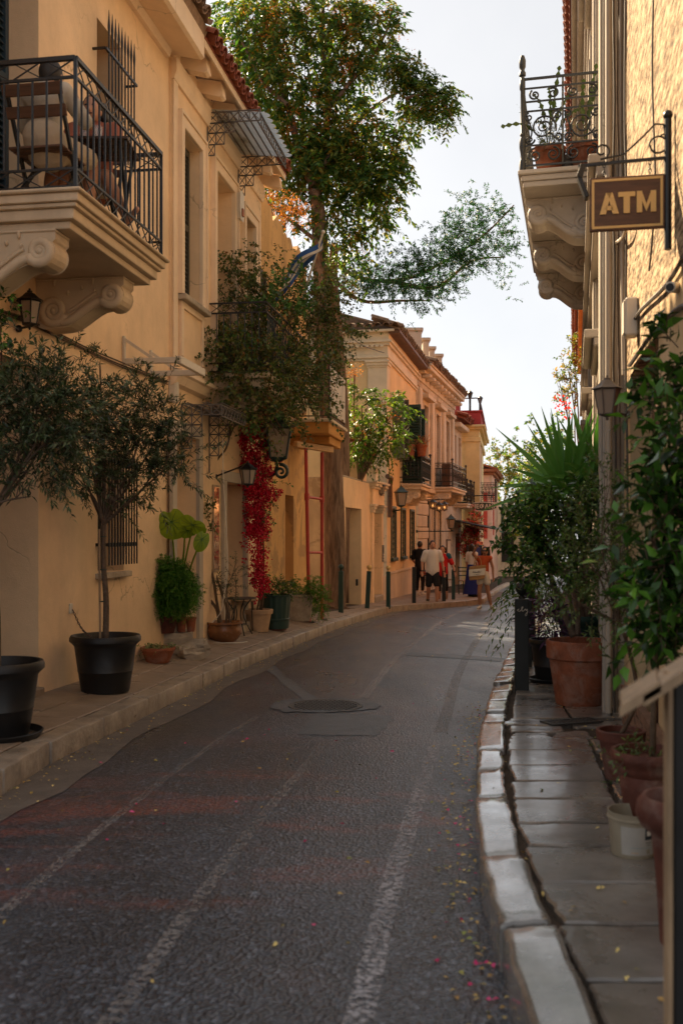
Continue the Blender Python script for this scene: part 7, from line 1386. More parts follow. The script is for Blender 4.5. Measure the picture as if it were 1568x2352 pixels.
# far trees at the end of the street
def far_tree(lab, base, cl, n, L, mat, r=.18):
    t = thing('plane_tree', lab, 'tree', base, 0, 'trees at the end of the street'); m = MB(); limbs(m, base+UP*1.5, cl, r*.5, 1); m.tube([base, base+UP*1.6], [r, r*.7], 9); build(m, 'trunk', BARK, t, smooth='all'); lv = LV(); twigset(lv, cl, n, 0, .8, 11, L, L*.7, hi=False, grav=.2, clump=n//6); lv.done('crown', mat, t)
AUT = leafmat('autumn_leaf', [rgb('2a3f1c'), rgb('46552a'), rgb('6a6430'), rgb('84602c')], .5, .4)
far_tree('yellowing tree behind the pink house at the street end', Vector((10.6, 70, road_z(70))), CL(70, (1150, 1075, 30, 30), (1185, 1060, 40, 40), (1140, 1140, 22, 35), (1175, 1150, 45, 45), (1160, 1230, 40, 45), (1215, 1120, 40, 60), (1180, 1280, 40, 40)), 330, .26, AUT)
far_tree('darker tree beyond the yucca at the street end', Vector((16, 62, road_z(62))), CL(62, (1215, 1080, 40, 45), (1260, 1030, 50, 50), (1240, 1150, 60, 60), (1230, 1240, 60, 60)), 330, .26, AIL)
rv = thing('rose_vine', 'wispy vine with orange leaves on the orange house wall', 'creeper', FR.W(FR.s_of(25), .1, .5)); rcl = CL(25, (1318, 800, 12, 25), (1305, 850, 16, 30), (1285, 880, 12, 20), (1320, 880, 12, 30), (1300, 920, 10, 25)); m = MB(); limbs(m, FR.W(FR.s_of(25), .1, .5), rcl, .03, 1); build(m, 'stems', TWIG, rv); lv = LV(); twigset(lv, rcl, 80, .2, .3, 10, .09, .05, hi=False, wood=.006); lv.done('foliage', AUT, rv)
lv = LV(); P, O = samp(CL(24.5, (1290, 925, 20, 22), (1305, 945, 14, 20)), 60); lv.leaves(P, O+RNG.normal(size=P.shape), RNG.normal(size=P.shape), .07, .05, hi=False); lv.done('blossom', REDF, rv)
# ================================================================ right pavement planting
tb_ = gp((1330, 1617), .12); tp0 = thing('plant_pot', 'big weathered terracotta pot of the citrus tree on the right pavement', 'plant pot', tb_); k = tb_.y/FPX
rr, hh = 74*k, 147*k
build(MB().lathe(tb_, [(0, 0), (rr*.70, 0), (rr*.72, .01), (rr*.92, hh*.70), (rr*.97, hh*.715), (rr*1.0, hh*.73), (rr*1.02, hh*.97), (rr*.99, hh), (rr*.92, hh), (rr*.9, hh*.9), (0, hh*.9)], 56), 'pot', TERRA, tp0, smooth=True); build(MB().lathe(tb_, [(0, hh*.89), (rr*.9, hh*.89), (rr*.5, hh*.92), (0, hh*.93)], 24), 'soil', SOIL, tp0)
yc = tb_.y; ctt = thing('citrus_tree', 'leaning citrus tree with glossy dark leaves in the big terracotta pot', 'tree', tb_+UP*hh*.9); m = MB(); b = tb_+UP*hh*.9
for pts, r in (([(1318, 1462), (1300, 1420), (1272, 1350), (1262, 1310)], (.030, .020)), ([(1325, 1462), (1328, 1400), (1335, 1330), (1330, 1270)], (.024, .016)), ([(1316, 1440), (1312, 1390), (1302, 1320), (1310, 1260)], (.013, .008))): m.tube(smooth_line([at(p, yc+.05) for p in pts], 4), r, 8)
ccl = CL(yc, (1235, 1180, 45, 45), (1290, 1170, 45, 45), (1345, 1170, 45, 40), (1225, 1250, 40, 45), (1285, 1240, 50, 45), (1345, 1240, 45, 40), (1250, 1310, 40, 40), (1310, 1310, 45, 35), (1215, 1210, 25, 40), (1360, 1130, 25, 35), (1205, 1290, 20, 30), (1370, 1300, 30, 40), dy=.8)
limbs(m, at((1265, 1315), yc+.05), ccl[:8], .012, 2, .05); limbs(m, at((1330, 1280), yc+.05), ccl[4:], .012, 2, .05); build(m, 'trunk', BARK_O, ctt, smooth='all'); lv = LV(); twigset(lv, ccl, 330, .15, .20, 11, .068, .034, out=.8, rnd=.7, ang=55, grav=.25, wood=.0025, clump=120); lv.done('crown', CITR, ctt)
# yucca in a tall green pot
yb = gp((1335, 1556), .12); Yy = yb.y; gpt2 = thing('plant_pot', 'tall dark green plastic pot of the yucca behind the citrus', 'plant pot', yb); hy = .62; big_pot(yb, .24, hy, DKGREEN, gpt2)
yu = thing('yucca', 'spiky yucca with long sword leaves rising above the citrus', 'yucca', yb+UP*hy*.88); m = MB().tube(smooth_line([yb+UP*hy*.86, at((1320, 1330), Yy), at((1302, 1150), Yy)], 5), [.05, .04], 10).tube(smooth_line([yb+UP*hy*.86+Vector((.06, .02, 0)), at((1340, 1250), Yy), at((1358, 1120), Yy)], 5), [.04, .035], 10); build(m, 'trunk', BARK, yu, smooth='all')
rng = random.Random(11)
def sword(c, d, L, w_, droop):
    d = d.normalized(); s = d.cross(Vector((0, -1, .3))).normalized(); nn = s.cross(d); m = MB(); K = 6; V = []
    for i in range(K+1):
        t = i/K; wdt = w_*(1 if t < .5 else 1-(t-.5)/.5)*(.6+.4*min(1, t*4))+.001; p = c+d*L*t-UP*droop*L*t*t; V += [p-s*wdt+nn*wdt*.35, p-nn*.002, p+s*wdt+nn*wdt*.35]
    m.v = [tuple(v) for v in V]; m.f = [(3*i+k, 3*i+k+1, 3*i+4+k, 3*i+3+k) for i in range(K) for k in (0, 1)]; build(m, 'sword_leaf', YUCC, yu, smooth='all')
for (c, n, L0) in ((at((1300, 1135), Yy), 46, .90), (at((1362, 1110), Yy), 36, .78)):
    for i in range(n):
        a = i*2.4+rng.uniform(-.2, .2); el = R(lerp(86, -12, (i/n)**.9)); d = Vector((math.cos(a)*math.cos(el), math.sin(a)*math.cos(el), math.sin(el))); sword(c+d*.03, d, L0*rng.uniform(.8, 1.1)*(1 if el > .2 else .85), .027, rng.uniform(.0, .10) if el > .6 else rng.uniform(.1, .3))
# purple heart in a black pot
pb0 = gp((1262, 1566), .12); ppt = thing('plant_pot', 'black plastic pot with saucer holding the purple plant', 'plant pot', pb0); big_pot(pb0, .195, .41, BLKPLAST, ppt); build(MB().lathe(pb0, [(0, -.005), (.18, -.005), (.205, .035), (.195, .04), (.17, .01), (0, .01)], 32), 'saucer', BLKPLAST, ppt, smooth=True)
pp = thing('purple_plant', 'purple leaved trailing plant behind the bollards', 'plant', pb0+UP*.36); lv = LV(); P, O = samp(CL(pb0.y, (1255, 1430, 26, 32), (1245, 1395, 20, 22), (1270, 1440, 22, 24), dy=.9), 46); lv.twigs(P, O+RNG.normal(size=P.shape)*.5+np.array([0, 0, .3]), .2, 9, .10, .022, ang=40, grav=.4, wood=.004); lv.done('foliage', PURP, pp)
hg = thing('hanging_fern', 'bright fern fronds in a small dark pot above the second bollard', 'fern', at((1222, 1400), 11.6)); q = at((1222, 1400), 11.6); build(MB().lathe(q, [(0, 0), (.08, 0), (.13, .16), (.12, .17), (0, .15)], 20), 'pot', TERRA_D, hg, smooth=True); build(MB().tube([(q.x, q.y, pav_r(0, q.y)), q], .03, 8), 'stand', BLACKM, hg); lv = LV(); n = 34; P = np.repeat(np.array(q)[None]+np.array([0, 0, .15]), n, 0); lv.twigs(P, RNG.normal(size=(n, 3))+np.array([0, 0, .7]), .55, 18, .10, .02, planar=True, ang=50, grav=.7); lv.done('fronds', AILY, hg)
# near pots on the right
u1 = gp((1487, 1938), .12); u1 = Vector((u1.x, 4.12, pav_r(0, 4.12))); kk = u1.y/FPX; ut = thing('plant_pot', 'terracotta urn pot with a thick rolled rim beside the white bucket', 'plant pot', u1); Ru, Hu = 82*kk, 215*kk
build(MB().lathe(u1, [(0, 0), (Ru*.55, 0), (Ru*.6, Hu*.2), (Ru*.72, Hu*.55), (Ru*.78, Hu*.72), (Ru*.76, Hu*.74), (Ru*.84, Hu*.78), (Ru*.88, Hu*.82), (Ru*.9, Hu*.86), (Ru*1.0, Hu*.90), (Ru*1.03, Hu*.95), (Ru*.98, Hu), (Ru*.88, Hu), (Ru*.84, Hu*.9), (0, Hu*.86)], 48), 'pot', TERRA_D, ut, smooth=True); build(MB().lathe(u1, [(0, Hu*.85), (Ru*.84, Hu*.86), (0, Hu*.89)], 20), 'soil', SOIL, ut)
fi = thing('ficus_shrub', 'tall glossy leaved shrub filling the foreground by the oxblood door', 'shrub', u1+UP*Hu*.87); m = MB(); Yf = 4.05; fcl_ = CL(Yf, (1545, 830, 45, 60, .3), (1525, 930, 40, 60, .2), (1555, 1010, 50, 70), (1510, 1060, 40, 60), (1550, 1150, 60, 80), (1500, 1190, 45, 60), (1560, 1280, 70, 80), (1500, 1310, 45, 60), (1545, 1400, 60, 70), (1490, 1400, 40, 50), (1530, 1480, 50, 40), (1620, 1100, 70, 200), (1620, 1350, 70, 150), dy=.9)
m.tube(smooth_line([u1+UP*Hu*.87+Vector((.02, 0, 0)), at((1502, 1600), 4.1), at((1515, 1450), 4.1), at((1540, 1250), 4.1), at((1550, 1000), 4.2), at((1548, 840), 4.3)], 5), [.014, .006], 7); m.tube(smooth_line([at((1510, 1480), 4.1), at((1560, 1350), 4.1), at((1620, 1150), 4.1)], 4), [.010, .005], 6); limbs(m, at((1530, 1300), 4.1), fcl_, .007, 1, .05); build(m, 'stems', TWIG, fi, smooth='all')
lv = LV(); twigset(lv, fcl_, 230, .15, .20, 10, .085, .038, out=.7, rnd=.7, ang=55, grav=.3, wood=.003); lv.done('foliage', FICUS, fi)
sp_ = thing('pot_sprig', 'small grey green sprig growing in the rolled rim pot', 'plant', u1+UP*Hu*.87+Vector((-.06, -.05, 0))); lv = LV(); b = np.array(u1)+np.array([-.07, -.06, Hu*.87]); P = np.repeat(b[None], 16, 0)+RNG.normal(size=(16, 3))*np.array([.05, .03, 0]); lv.twigs(P, RNG.normal(size=(16, 3))*.5+np.array([0, 0, .8]), RNG.uniform(.06, .17, 16), 12, .03, .009, wood=.0015); lv.done('foliage', MYRT, sp_)
my = Vector((1.50, 5.35, pav_r(0, 5.35))); mp = clay_pot(my, .12, .26, TERRA_D, 'plant_pot', 'small dark terracotta pot against the wall behind the urn pot', 'plant pot'); mt_ = thing('myrtle_bush', 'airy small leaved bush leaning out in front of the citrus', 'shrub', my+UP*.23); mcl = CL(5.2, (1330, 1290, 40, 40), (1370, 1230, 40, 60), (1410, 1180, 35, 70), (1340, 1370, 50, 45), (1400, 1300, 45, 70), (1430, 1400, 35, 60), (1290, 1330, 25, 35), (1400, 1110, 25, 45), (1440, 1250, 30, 80), dy=.8); m = MB(); m.tube(smooth_line([my+UP*.23, at((1462, 1600), 5.3), at((1440, 1480), 5.25), at((1400, 1380), 5.2)], 5), [.014, .008], 7); limbs(m, at((1420, 1430), 5.2), mcl, .006, 2, .06); build(m, 'stems', TWIG, mt_, smooth='all'); lv = LV(); twigset(lv, mcl, 210, .5, .17, 15, .030, .012, out=.7, rnd=.5, ang=45, grav=.1, wood=.0018, clump=90); lv.done('foliage', MYRT, mt_)
# bucket with a printed label
bk = gp((1426, 1934), .12); bk = Vector((bk.x, 3.98, pav_r(0, 3.98))); bt2 = thing('paint_bucket', 'used white plastic bucket with a printed label on the paving', 'bucket', bk); kk = bk.y/FPX; rb2, hb2 = 56*kk, 100*kk
BUCK = paint('dirty_white_plastic', (.26, .215, .15), .45, var=.2); build(MB().lathe(bk, [(0, 0), (rb2*.84, 0), (rb2*.86, .005), (rb2*.97, hb2*.82), (rb2*1.03, hb2*.84), (rb2*1.03, hb2*.88), (rb2*.99, hb2*.89), (rb2*1.0, hb2*.97), (rb2*1.02, hb2), (rb2*.96, hb2), (rb2*.93, hb2*.85), (rb2*.83, .01), (0, .01)], 40), 'bucket', BUCK, bt2, smooth=True)
def wrap(a0, a1, z0, z1, mat, name, e=.0012):
    m = MB(); K = 10
    for i in range(K+1):
        a = R(lerp(a0, a1, i/K))
        for z in (z0, z1): r_ = rb2*lerp(.86, .97, z/.82)+e; m.v.append((bk.x+r_*math.cos(a), bk.y+r_*math.sin(a), bk.z+z*hb2))
    m.f = [(2*i, 2*i+2, 2*i+3, 2*i+1) for i in range(K)]; return build(m, name, mat, bt2, smooth='all')
wrap(225, 330, .10, .74, paint('label_paper', (.34, .31, .27), .5), 'label'); wrap(284, 304, .46, .73, paint('print_navy', (.012, .02, .03), .5), 'label_print', .002); wrap(288, 300, .55, .66, WHITEM, 'label_print', .0026); wrap(286, 304, .38, .40, GREYM, 'label_print', .002); wrap(288, 303, .33, .345, GREYM, 'label_print', .002); wrap(248, 322, .27, .278, paint('print_teal', (.12, .25, .26), .5), 'label_print', .002); wrap(250, 268, .15, .17, TERRA_L, 'label_print', .002); wrap(290, 300, .14, .24, BUCK, 'label_print', .002)
p3 = Vector(((1572-CX)/FPX*3.05, 3.05, pav_r(0, 3.05))); r3, h3 = .145, .45; t3_ = thing('plant_pot', 'empty brown terracotta pot with a rounded collar beside the menu stand', 'plant pot', p3); build(MB().lathe(p3, [(0, 0), (r3*.5, 0), (r3*.6, h3*.5), (r3*.68, h3*.74), (r3*.9, h3*.80), (r3*1.0, h3*.87), (r3*.98, h3*.95), (r3*.86, h3), (r3*.80, h3), (r3*.8, h3*.8), (0, h3*.7)], 44), 'pot', TERRA_D, t3_, smooth=True)
CACT = leafmat('cactus_skin', [rgb('1c2e18'), rgb('33461f'), rgb('55562e')], .5, .1, gain=1.2)
# pots and cactus on the marble balcony
for k_, (px, o_, lab, r_) in enumerate(((1252, .55, 'orange terracotta pot on the marble balcony near the corner post', .165), (1352, .17, 'orange terracotta pot on the marble balcony against the wall', .165), (1300, .36, 'grey plastic pot between the two terracotta pots on the balcony', .09))):
    q = FR.W(m0+.32+.1*(k_ == 2), o_, Mz+.002); pt2 = clay_pot(q, r_, .31 if k_ < 2 else .24, (TERRA, TERRA, GREYM)[k_], 'balcony_pot', lab, 'flower pot')
    if k_ == 2: continue
    ca_ = thing('fishbone_cactus', ('fishbone cactus sprawling through the railing near the post', 'fishbone cactus arching over the top rail')[k_], 'cactus', q+UP*.28)
    rng = random.Random(k_+4)
    ends = ([(1150, 290), (1225, 215), (1285, 150), (1310, 210), (1230, 280), (1330, 250), (1260, 200), (1240, 330), (1275, 240)], [(1370, 145), (1340, 180), (1385, 160), (1330, 240), (1365, 200)])[k_]
    for (ex, ey) in ends:
        E = at((ex, ey), q.y+rng.uniform(-.35, .1)); path = smooth_line([q+UP*.28, (q+UP*.35).lerp(E, .5)+Vector((0, rng.uniform(-.1, .1), .08)), E], 8); m = MB(); V = []; K = len(path)
        for i, p in enumerate(path):
            d = (path[min(i+1, K-1)]-path[max(i-1, 0)]).normalized(); s = d.cross(Vector((0, 1, 0))).normalized(); w_ = (.004 if i < K*.35 else (.026 if i % 2 else .006)); V += [p-s*w_, p+Vector((0, -.004, 0)), p+s*w_]
        m.v = [tuple(v) for v in V]; m.f = [(3*i+j, 3*i+j+1, 3*i+4+j, 3*i+3+j) for i in range(K-1) for j in (0, 1)]; build(m, 'stem', CACT, ca_)
    if k_ == 0:
        lv = LV(); P = np.repeat(np.array(q)[None]+np.array([0, 0, .3]), 40, 0)+RNG.normal(size=(40, 3))*.07; lv.twigs(P, RNG.normal(size=(40, 3))*.5+np.array([0, 0, .8]), RNG.uniform(.2, .55, 40), 12, .05, .010, wood=.002); lv.done('foliage', OLIVE, ca_)
# fallen leaves and petals
LEAFD = leafmat('dry_fallen_leaf', [rgb('8a7440'), rgb('b09a60'), rgb('7a5a30'), rgb('5a6a34')], .7, .1); PETAL = leafmat('fallen_petal', [rgb('7a0a3a'), rgb('a01850'), rgb('b84a70')], .6, .2)
def litter(n, f, mat, nm, lab, L, W):
    P = []; 
    while len(P) < n: P.append(f())
    P = np.array(P); lv = LV(); T = RNG.normal(size=P.shape)*np.array([1, 1, .12]); lv.leaves(P, T, np.array([0, 0, 1.])+RNG.normal(size=P.shape)*.25, RNG.uniform(.6, 1.4, n)*L, RNG.uniform(.6, 1.4, n)*W, hi=True)
    o = npbuild(np.concatenate(lv.V), np.concatenate(lv.F), nm, mat); tag(o, lab, 'leaves', kind='stuff')
def near_kerb():
    Y = RNG.uniform(1.8, 9)**1.0; X = kerb_r(Y)-abs(RNG.normal(0, .10))-.01; return (X, Y, crown(X, Y)+.008)
def on_road():
    Y = RNG.uniform(2.5, 26); X = RNG.uniform(kerb_l(Y)+.05, kerb_r(Y)-.05); return (X, Y, crown(X, Y)+.009)
def left_gutter():
    Y = RNG.uniform(5, 26); X = kerb_l(Y)+abs(RNG.normal(0, .12))+.02; return (X, Y, crown(X, Y)+.013)
litter(330, near_kerb, LEAFD, 'fallen_leaves', 'dry leaves gathered along the right kerb', .026, .014); litter(70, near_kerb, PETAL, 'fallen_petals', 'magenta petals gathered along the right kerb', .022, .018); litter(150, on_road, LEAFD, 'fallen_leaves', 'dry leaves scattered over the asphalt', .026, .016); litter(60, on_road, PETAL, 'fallen_petals', 'magenta petals scattered over the asphalt', .024, .018); litter(420, left_gutter, LEAFD, 'fallen_leaves', 'dry leaves lying in the left gutter', .026, .014)
def on_pav():
    Y = RNG.uniform(2.6, 9); X = RNG.uniform(kerb_r(Y)+.05, wall_r(Y)-.1); return (X, Y, pav_r(X, Y)+.008)
litter(60, on_pav, LEAFD, 'fallen_leaves', 'dry leaves scattered on the right pavement', .026, .014)

# hose, wires
hs_ = [c5(375, 300), c5(378, 600), c5(395, 900), c5(410, 1150), c5(412, 1350), c5(385, 1520), c5(350, 1680)]
hp = [at(p, gy_-.1) for p in hs_]+[gpz+Vector((-.26, -.1, .15)), gpz+Vector((-.3, -.16, .012)), gpz+Vector((-.1, -.32, .012)), gpz+Vector((.2, -.3, .012)), gpz+Vector((.32, -.18, .012))]
tag(build(MB().tube(smooth_line(hp, 5), .007, 6), 'garden_hose', WHITEM, smooth=True, origin=gpz), 'thin cream hose hanging from the canopy to the glazed pot', 'hose')
wp = [at((745, 728), 21.6), at(c6(300, 88), 21.9), at(c6(370, 180), 22.5), at(c6(450, 235), 24.5), at(c6(585, 280), 28.1)]
tag(build(MB().tube(smooth_line(wp, 6), .012, 5), 'overhead_wire', CABD, smooth=True), 'dark wire slung from the tree to the corner of the pale yellow house', 'wire')
# ================================================================ people
class Fig:
    """a person: joints in local metres (x right, -y towards the front), one continuous body, clothes as children"""
    def __init__(self, label, loc, rot, H=1.72, vox=.012, J=None, skin=SKIN):
        k = H/1.72; self.k = k; self.vox = vox; self.skin = skin
        self.t = thing('person', label, 'person', loc, 0); self.M = Matrix.Translation(Vector(loc)) @ Matrix.Rotation(rot, 4, 'Z') @ Matrix.Scale(k, 4)
        self.J = dict(head=(0, -.01, 1.61), neck=(0, .01, 1.47), chest=(0, .01, 1.30), waist=(0, .0, 1.08), pelvis=(0, .01, .94), sl=(-.175, .01, 1.41), sr=(.175, .01, 1.41), el=(-.23, .03, 1.13), er=(.23, .03, 1.13), wl=(-.25, -.04, .88), wr=(.25, -.04, .88), hl=(-.09, .01, .90), hr=(.09, .01, .90), kl=(-.10, -.02, .49), kr=(.10, -.02, .49), al=(-.10, .02, .09), ar=(.10, .02, .09), fl=(-.11, -.15, .035), fr=(.11, -.15, .035))
        self.J.update(J or {}); self.J = {a: Vector(v) for a, v in self.J.items()}
    def W(self, p): return self.M @ Vector(p)
    def grow(self, mb, name, mat, parent=None, vox=None, sm=5):
        m = MB(); m.v = [tuple(self.W(v)) for v in mb.v]; m.f = mb.f; o = build(m, name, mat, parent or self.t)
        r = o.modifiers.new('merge', 'REMESH'); r.mode = 'VOXEL'; r.voxel_size = vox or self.vox; r.use_smooth_shade = True
        s = o.modifiers.new('soften', 'SMOOTH'); s.factor = .5; s.iterations = sm; return o
    def plain(self, mb, name, mat, parent=None, smooth=True): m = MB(); m.v = [tuple(self.W(v)) for v in mb.v]; m.f = mb.f; return build(m, name, mat, parent or self.t, smooth=smooth)
    def hand(self, m, wr, d, curl=.5, side=1):
        d = Vector(d).normalized(); s = d.cross(Vector((0, 1, 0))); s = s.normalized() if s.length > .1 else Vector((1, 0, 0)); n = s.cross(d); c = Vector(wr)+d*.05
        m.cap(wr, c+d*.03, .026, .036, 10, .55, s)
        for i, (o, L) in enumerate(((-.027, .062), (-.009, .074), (.009, .070), (.027, .055))):
            a = c+s*o+d*.04; b = a+d*L*.55; e = b+(d*(1-curl)+n*curl*side).normalized()*L*.5; m.cap(a, b, .0095, .009, 8); m.cap(b, e, .009, .0075, 8)
        a = c+s*-.03*side-d*.01; m.cap(a, a+(d*.6-s*.8*side).normalized()*.045, .011, .009, 8)
    def body(self, girth=1.0, curl=.35):
        J = self.J; m = MB(); g = girth
        f = (J['head']-J['neck']).normalized(); m.ball(J['head'], (.078, .098, .118), 16, 12); m.ball(J['head']+Vector((0, -.035, -.055)), (.055, .06, .055), 12, 8)
        m.cap(J['neck']-f*.05, J['head']-f*.04, .056, .052); m.cap(J['chest'], J['neck'], .10, .06, 14, .7, (1, 0, 0))
        m.cap(J['head']+Vector((0, -.095, -.005)), J['head']+Vector((0, -.112, -.035)), .010, .016, 8)
        for s in (-1, 1): m.ball(J['head']+Vector((s*.082, .012, -.012)), (.012, .022, .032), 8, 6)
        m.cap(J['waist'], J['chest'], .145*g, .150*g, 16, .72, (1, 0, 0)); m.cap(J['pelvis'], J['waist'], .148*g, .140*g, 16, .74, (1, 0, 0)); m.cap(J['sl'], J['sr'], .062, .062)
        m.cap(J['chest'], J['sl'], .11, .062); m.cap(J['chest'], J['sr'], .11, .062)
        for a in 'lr':
            m.cap(J['s'+a], J['e'+a], .052*g, .041); m.cap(J['e'+a], J['w'+a], .042, .028); self.hand(m, J['w'+a], J['w'+a]-J['e'+a], curl, 1 if a == 'l' else -1)
            m.cap(J['pelvis'].lerp(J['h'+a], .6), J['k'+a], .088*g, .056); m.cap(J['k'+a], J['k'+a].lerp(J['a'+a], .35), .055, .058); m.cap(J['k'+a].lerp(J['a'+a], .35), J['a'+a], .057, .036)
            m.cap(J['a'+a]-Vector((0, 0, .03)), J['f'+a], .036, .030, 10, .8)
        self.o = self.grow(m, 'body', self.skin); 
        e = MB()
        for s in (-1, 1): e.ball(J['head']+Vector((s*.030, -.086, .012)), (.011, .009, .007), 8, 6)
        self.plain(MB().ball(J['head']+Vector((-.030, -.088, .012)), (.011, .009, .007), 8, 6), 'eye', HAIR); self.plain(MB().ball(J['head']+Vector((.030, -.088, .012)), (.011, .009, .007), 8, 6), 'eye', HAIR); self.plain(MB().cap(J['head']+Vector((-.02, -.094, -.062)), J['head']+Vector((.02, -.094, -.062)), .006, .006, 8), 'mouth', TERRA_D)
        return self
    def top(self, name, mat, g=1.08, sleeve=.75, hem=0.0, flare=.0):
        J = self.J; m = MB(); lo = J['pelvis']+Vector((0, 0, hem)); m.cap(J['waist'], J['chest']+Vector((0, 0, .05)), .150*g, .150*g, 16, .76, (1, 0, 0)); m.cap(lo, J['waist'], (.152+flare)*g, .150*g, 16, .78, (1, 0, 0)); m.cap(J['sl'], J['sr'], .072, .072); m.cap(J['chest']+Vector((0, 0, .05)), J['neck']-Vector((0, 0, .03)), .115*g, .07, 14, .75, (1, 0, 0))
        for a in 'lr':
            m.cap(J['chest'], J['s'+a], .12, .074)
            if sleeve: 
                e = J['s'+a].lerp(J['e'+a], min(1, sleeve)); m.cap(J['s'+a], e, .074*g, .066*g)
                if sleeve > 1: m.cap(J['e'+a], J['e'+a].lerp(J['w'+a], sleeve-1), .066, .045)
        return self.grow(m, name, mat)
    def legs(self, name, mat, to=.6, g=1.12, shin=0.0):
        J = self.J; m = MB(); m.cap(J['pelvis'], J['waist']-Vector((0, 0, .08)), .152*g*.97, .142*g*.97, 16, .78, (1, 0, 0))
        for a in 'lr':
            m.cap(J['pelvis'].lerp(J['h'+a], .7), J['h'+a].lerp(J['k'+a], to), .098*g, lerp(.098, .072, to)*g)
            if shin: m.cap(J['k'+a], J['k'+a].lerp(J['a'+a], shin), .066*g, .05*g)
        return self.grow(m, name, mat)
    def shoes(self, mat, sole=None):
        J = self.J
        for a in 'lr':
            m = MB(); m.cap(J['a'+a]+Vector((0, .03, -.035)), J['f'+a]+Vector((0, -.02, .01)), .046, .040, 12, .9, (1, 0, 0)); m.cap(J['a'+a]-Vector((0, 0, .02)), J['a'+a]+Vector((0, 0, .02)), .044, .046); o = self.grow(m, 'shoe', mat)
            d = (J['f'+a]-J['a'+a]); c = [J['a'+a]+Vector((0, .06, -.085)), J['f'+a]+Vector((0, -.05, -.03))]; s = MB().cap(c[0], c[1], .042, .040, 12, .35, (1, 0, 0)); self.plain(s, 'sole', sole or mat, o)
    def hair_cap(self, mat, back=.0, long=0.0):
        J = self.J; h = J['head']; m = MB(); m.ball(h+Vector((0, .018, .022)), (.088, .100, .112), 16, 12)
        if long:
            for dx in (-.075, -.03, .03, .075): m.cap(h+Vector((dx, .05, .03)), h+Vector((dx*1.3, .05, -long)), .055, .04)
        o = self.grow(m, 'hair', mat, vox=.012, sm=2); return o
WHITET = cloth('white_cotton', (.62, .58, .53), .05); BLACKT = cloth('black_cloth', (.016, .016, .018)); REDT = cloth('red_sport_cloth', (.50, .02, .02)); RUSTT = cloth('rust_cloth', (.38, .065, .02)); CREAMT = cloth('cream_cloth', (.62, .54, .45)); BLUET = cloth('blue_skirt_cloth', (.02, .03, .16)); KHAKI = cloth('khaki_linen', (.50, .41, .30)); LINEN = cloth('white_linen', (.50, .45, .37)); SHOEW = paint('white_shoe', (.55, .50, .45), .7); SHOEB = paint('dark_shoe', (.03, .035, .03), .7); JUTE = cloth('jute', (.32, .18, .08)); CANV = cloth('canvas', (.62, .56, .48), .05)
def foot(p, h=.0): q = gp(p, h); return q
# man in a white t-shirt walking towards us
q = foot((993, 1392)); f = Fig('man in a white t-shirt and black shorts walking down the street', q, .08, 1.78, .013, dict(el=(-.27, .02, 1.15), wl=(-.29, -.10, .92), er=(.27, .05, 1.15), wr=(.30, -.03, .90), kl=(-.10, .03, .49), al=(-.09, .22, .16), fl=(-.10, .10, .04), kr=(.10, -.10, .50), ar=(.10, -.08, .09), fr=(.11, -.25, .035))).body(1.12)
f.top('t_shirt', WHITET, 1.17, .72, .0, .01); f.legs('shorts', BLACKT, .80, 1.2); f.shoes(SHOEB); f.hair_cap(HAIRG); f.plain(MB().tube(spiral(f.J['wl']+Vector((0, 0, .02)), Vector((1, 0, 0)), Vector((0, 1, 0)), .036, 1, 0, 1, 12, 1), .010, 6), 'wristband', BLACKT); f.plain(MB().tube(spiral(f.J['wr']+Vector((0, 0, .02)), Vector((1, 0, 0)), Vector((0, 1, 0)), .036, 1, 0, 1, 12, 1), .012, 6), 'watch', BLACKT)
# person in red behind him
q = foot((1016, 1387), .0); f = Fig('person in a red and blue sports top and black leggings behind the man in white', q, -.25, 1.66, .013, dict(er=(.30, .02, 1.16), wr=(.37, -.08, .95), kl=(-.1, -.06, .5), kr=(.1, .04, .5), ar=(.1, .1, .1), fr=(.11, -.04, .04))).body(1.0); f.top('sports_top', REDT, 1.1, .8, -.02); f.legs('leggings', BLACKT, 1.0, 1.02, .45); f.shoes(SHOEB, SHOEW); f.hair_cap(HAIR, 0, .06); f.plain(MB().tube(spiral(f.J['wr']+Vector((0, 0, .02)), Vector((1, 0, 0)), Vector((0, 1, 0)), .034, 1, 0, 1, 12, 1), .012, 6), 'watch', BLACKT)
f.plain(MB().cap(f.J['sl']+Vector((0, -.02, .03)), f.J['sl'].lerp(f.J['el'], .3), .078, .076).cap(f.J['sr']+Vector((0, -.02, .03)), f.J['sr'].lerp(f.J['er'], .3), .078, .076), 'shoulder_panels', cloth('teal_cloth', (.02, .10, .14)), f.t)
# person in black with a helmet by the wall
q = gpl((966, 1387)); q = Vector((at((964, 1387), 31.5).x, 31.5, pav_l(at((964, 1387), 31.5).x, 31.5))); f = Fig('person in black with a bag seen from behind near the rusticated corner', q, 2.6, 1.70, .013, dict(er=(.26, .0, 1.14), wr=(.22, -.16, .98), el=(-.25, .0, 1.15), wl=(-.2, -.18, 1.0))).body(1.0); f.top('black_shirt', BLACKT, 1.12, .8); f.legs('black_trousers', BLACKT, 1.0, 1.08, .75); f.shoes(SHOEW); f.hair_cap(HAIR)
hq = q+Vector((.12, -.32, .72)); he = thing('cycle_helmet', 'black and orange cycle helmet carried by the person in black', 'helmet', hq-UP*.1); m = MB().ball(hq, (.13, .17, .10), 16, 9); build(m, 'shell', BLKPLAST, he, smooth='all')
for dz in (-.03, .03): build(MB().tube([hq+Vector((.132*math.cos(a), .172*math.sin(a), dz)) for a in np.linspace(PI, 2*PI, 14)], .012, 5), 'stripe', paint('orange_plastic', (.6, .10, .02), .4), he)
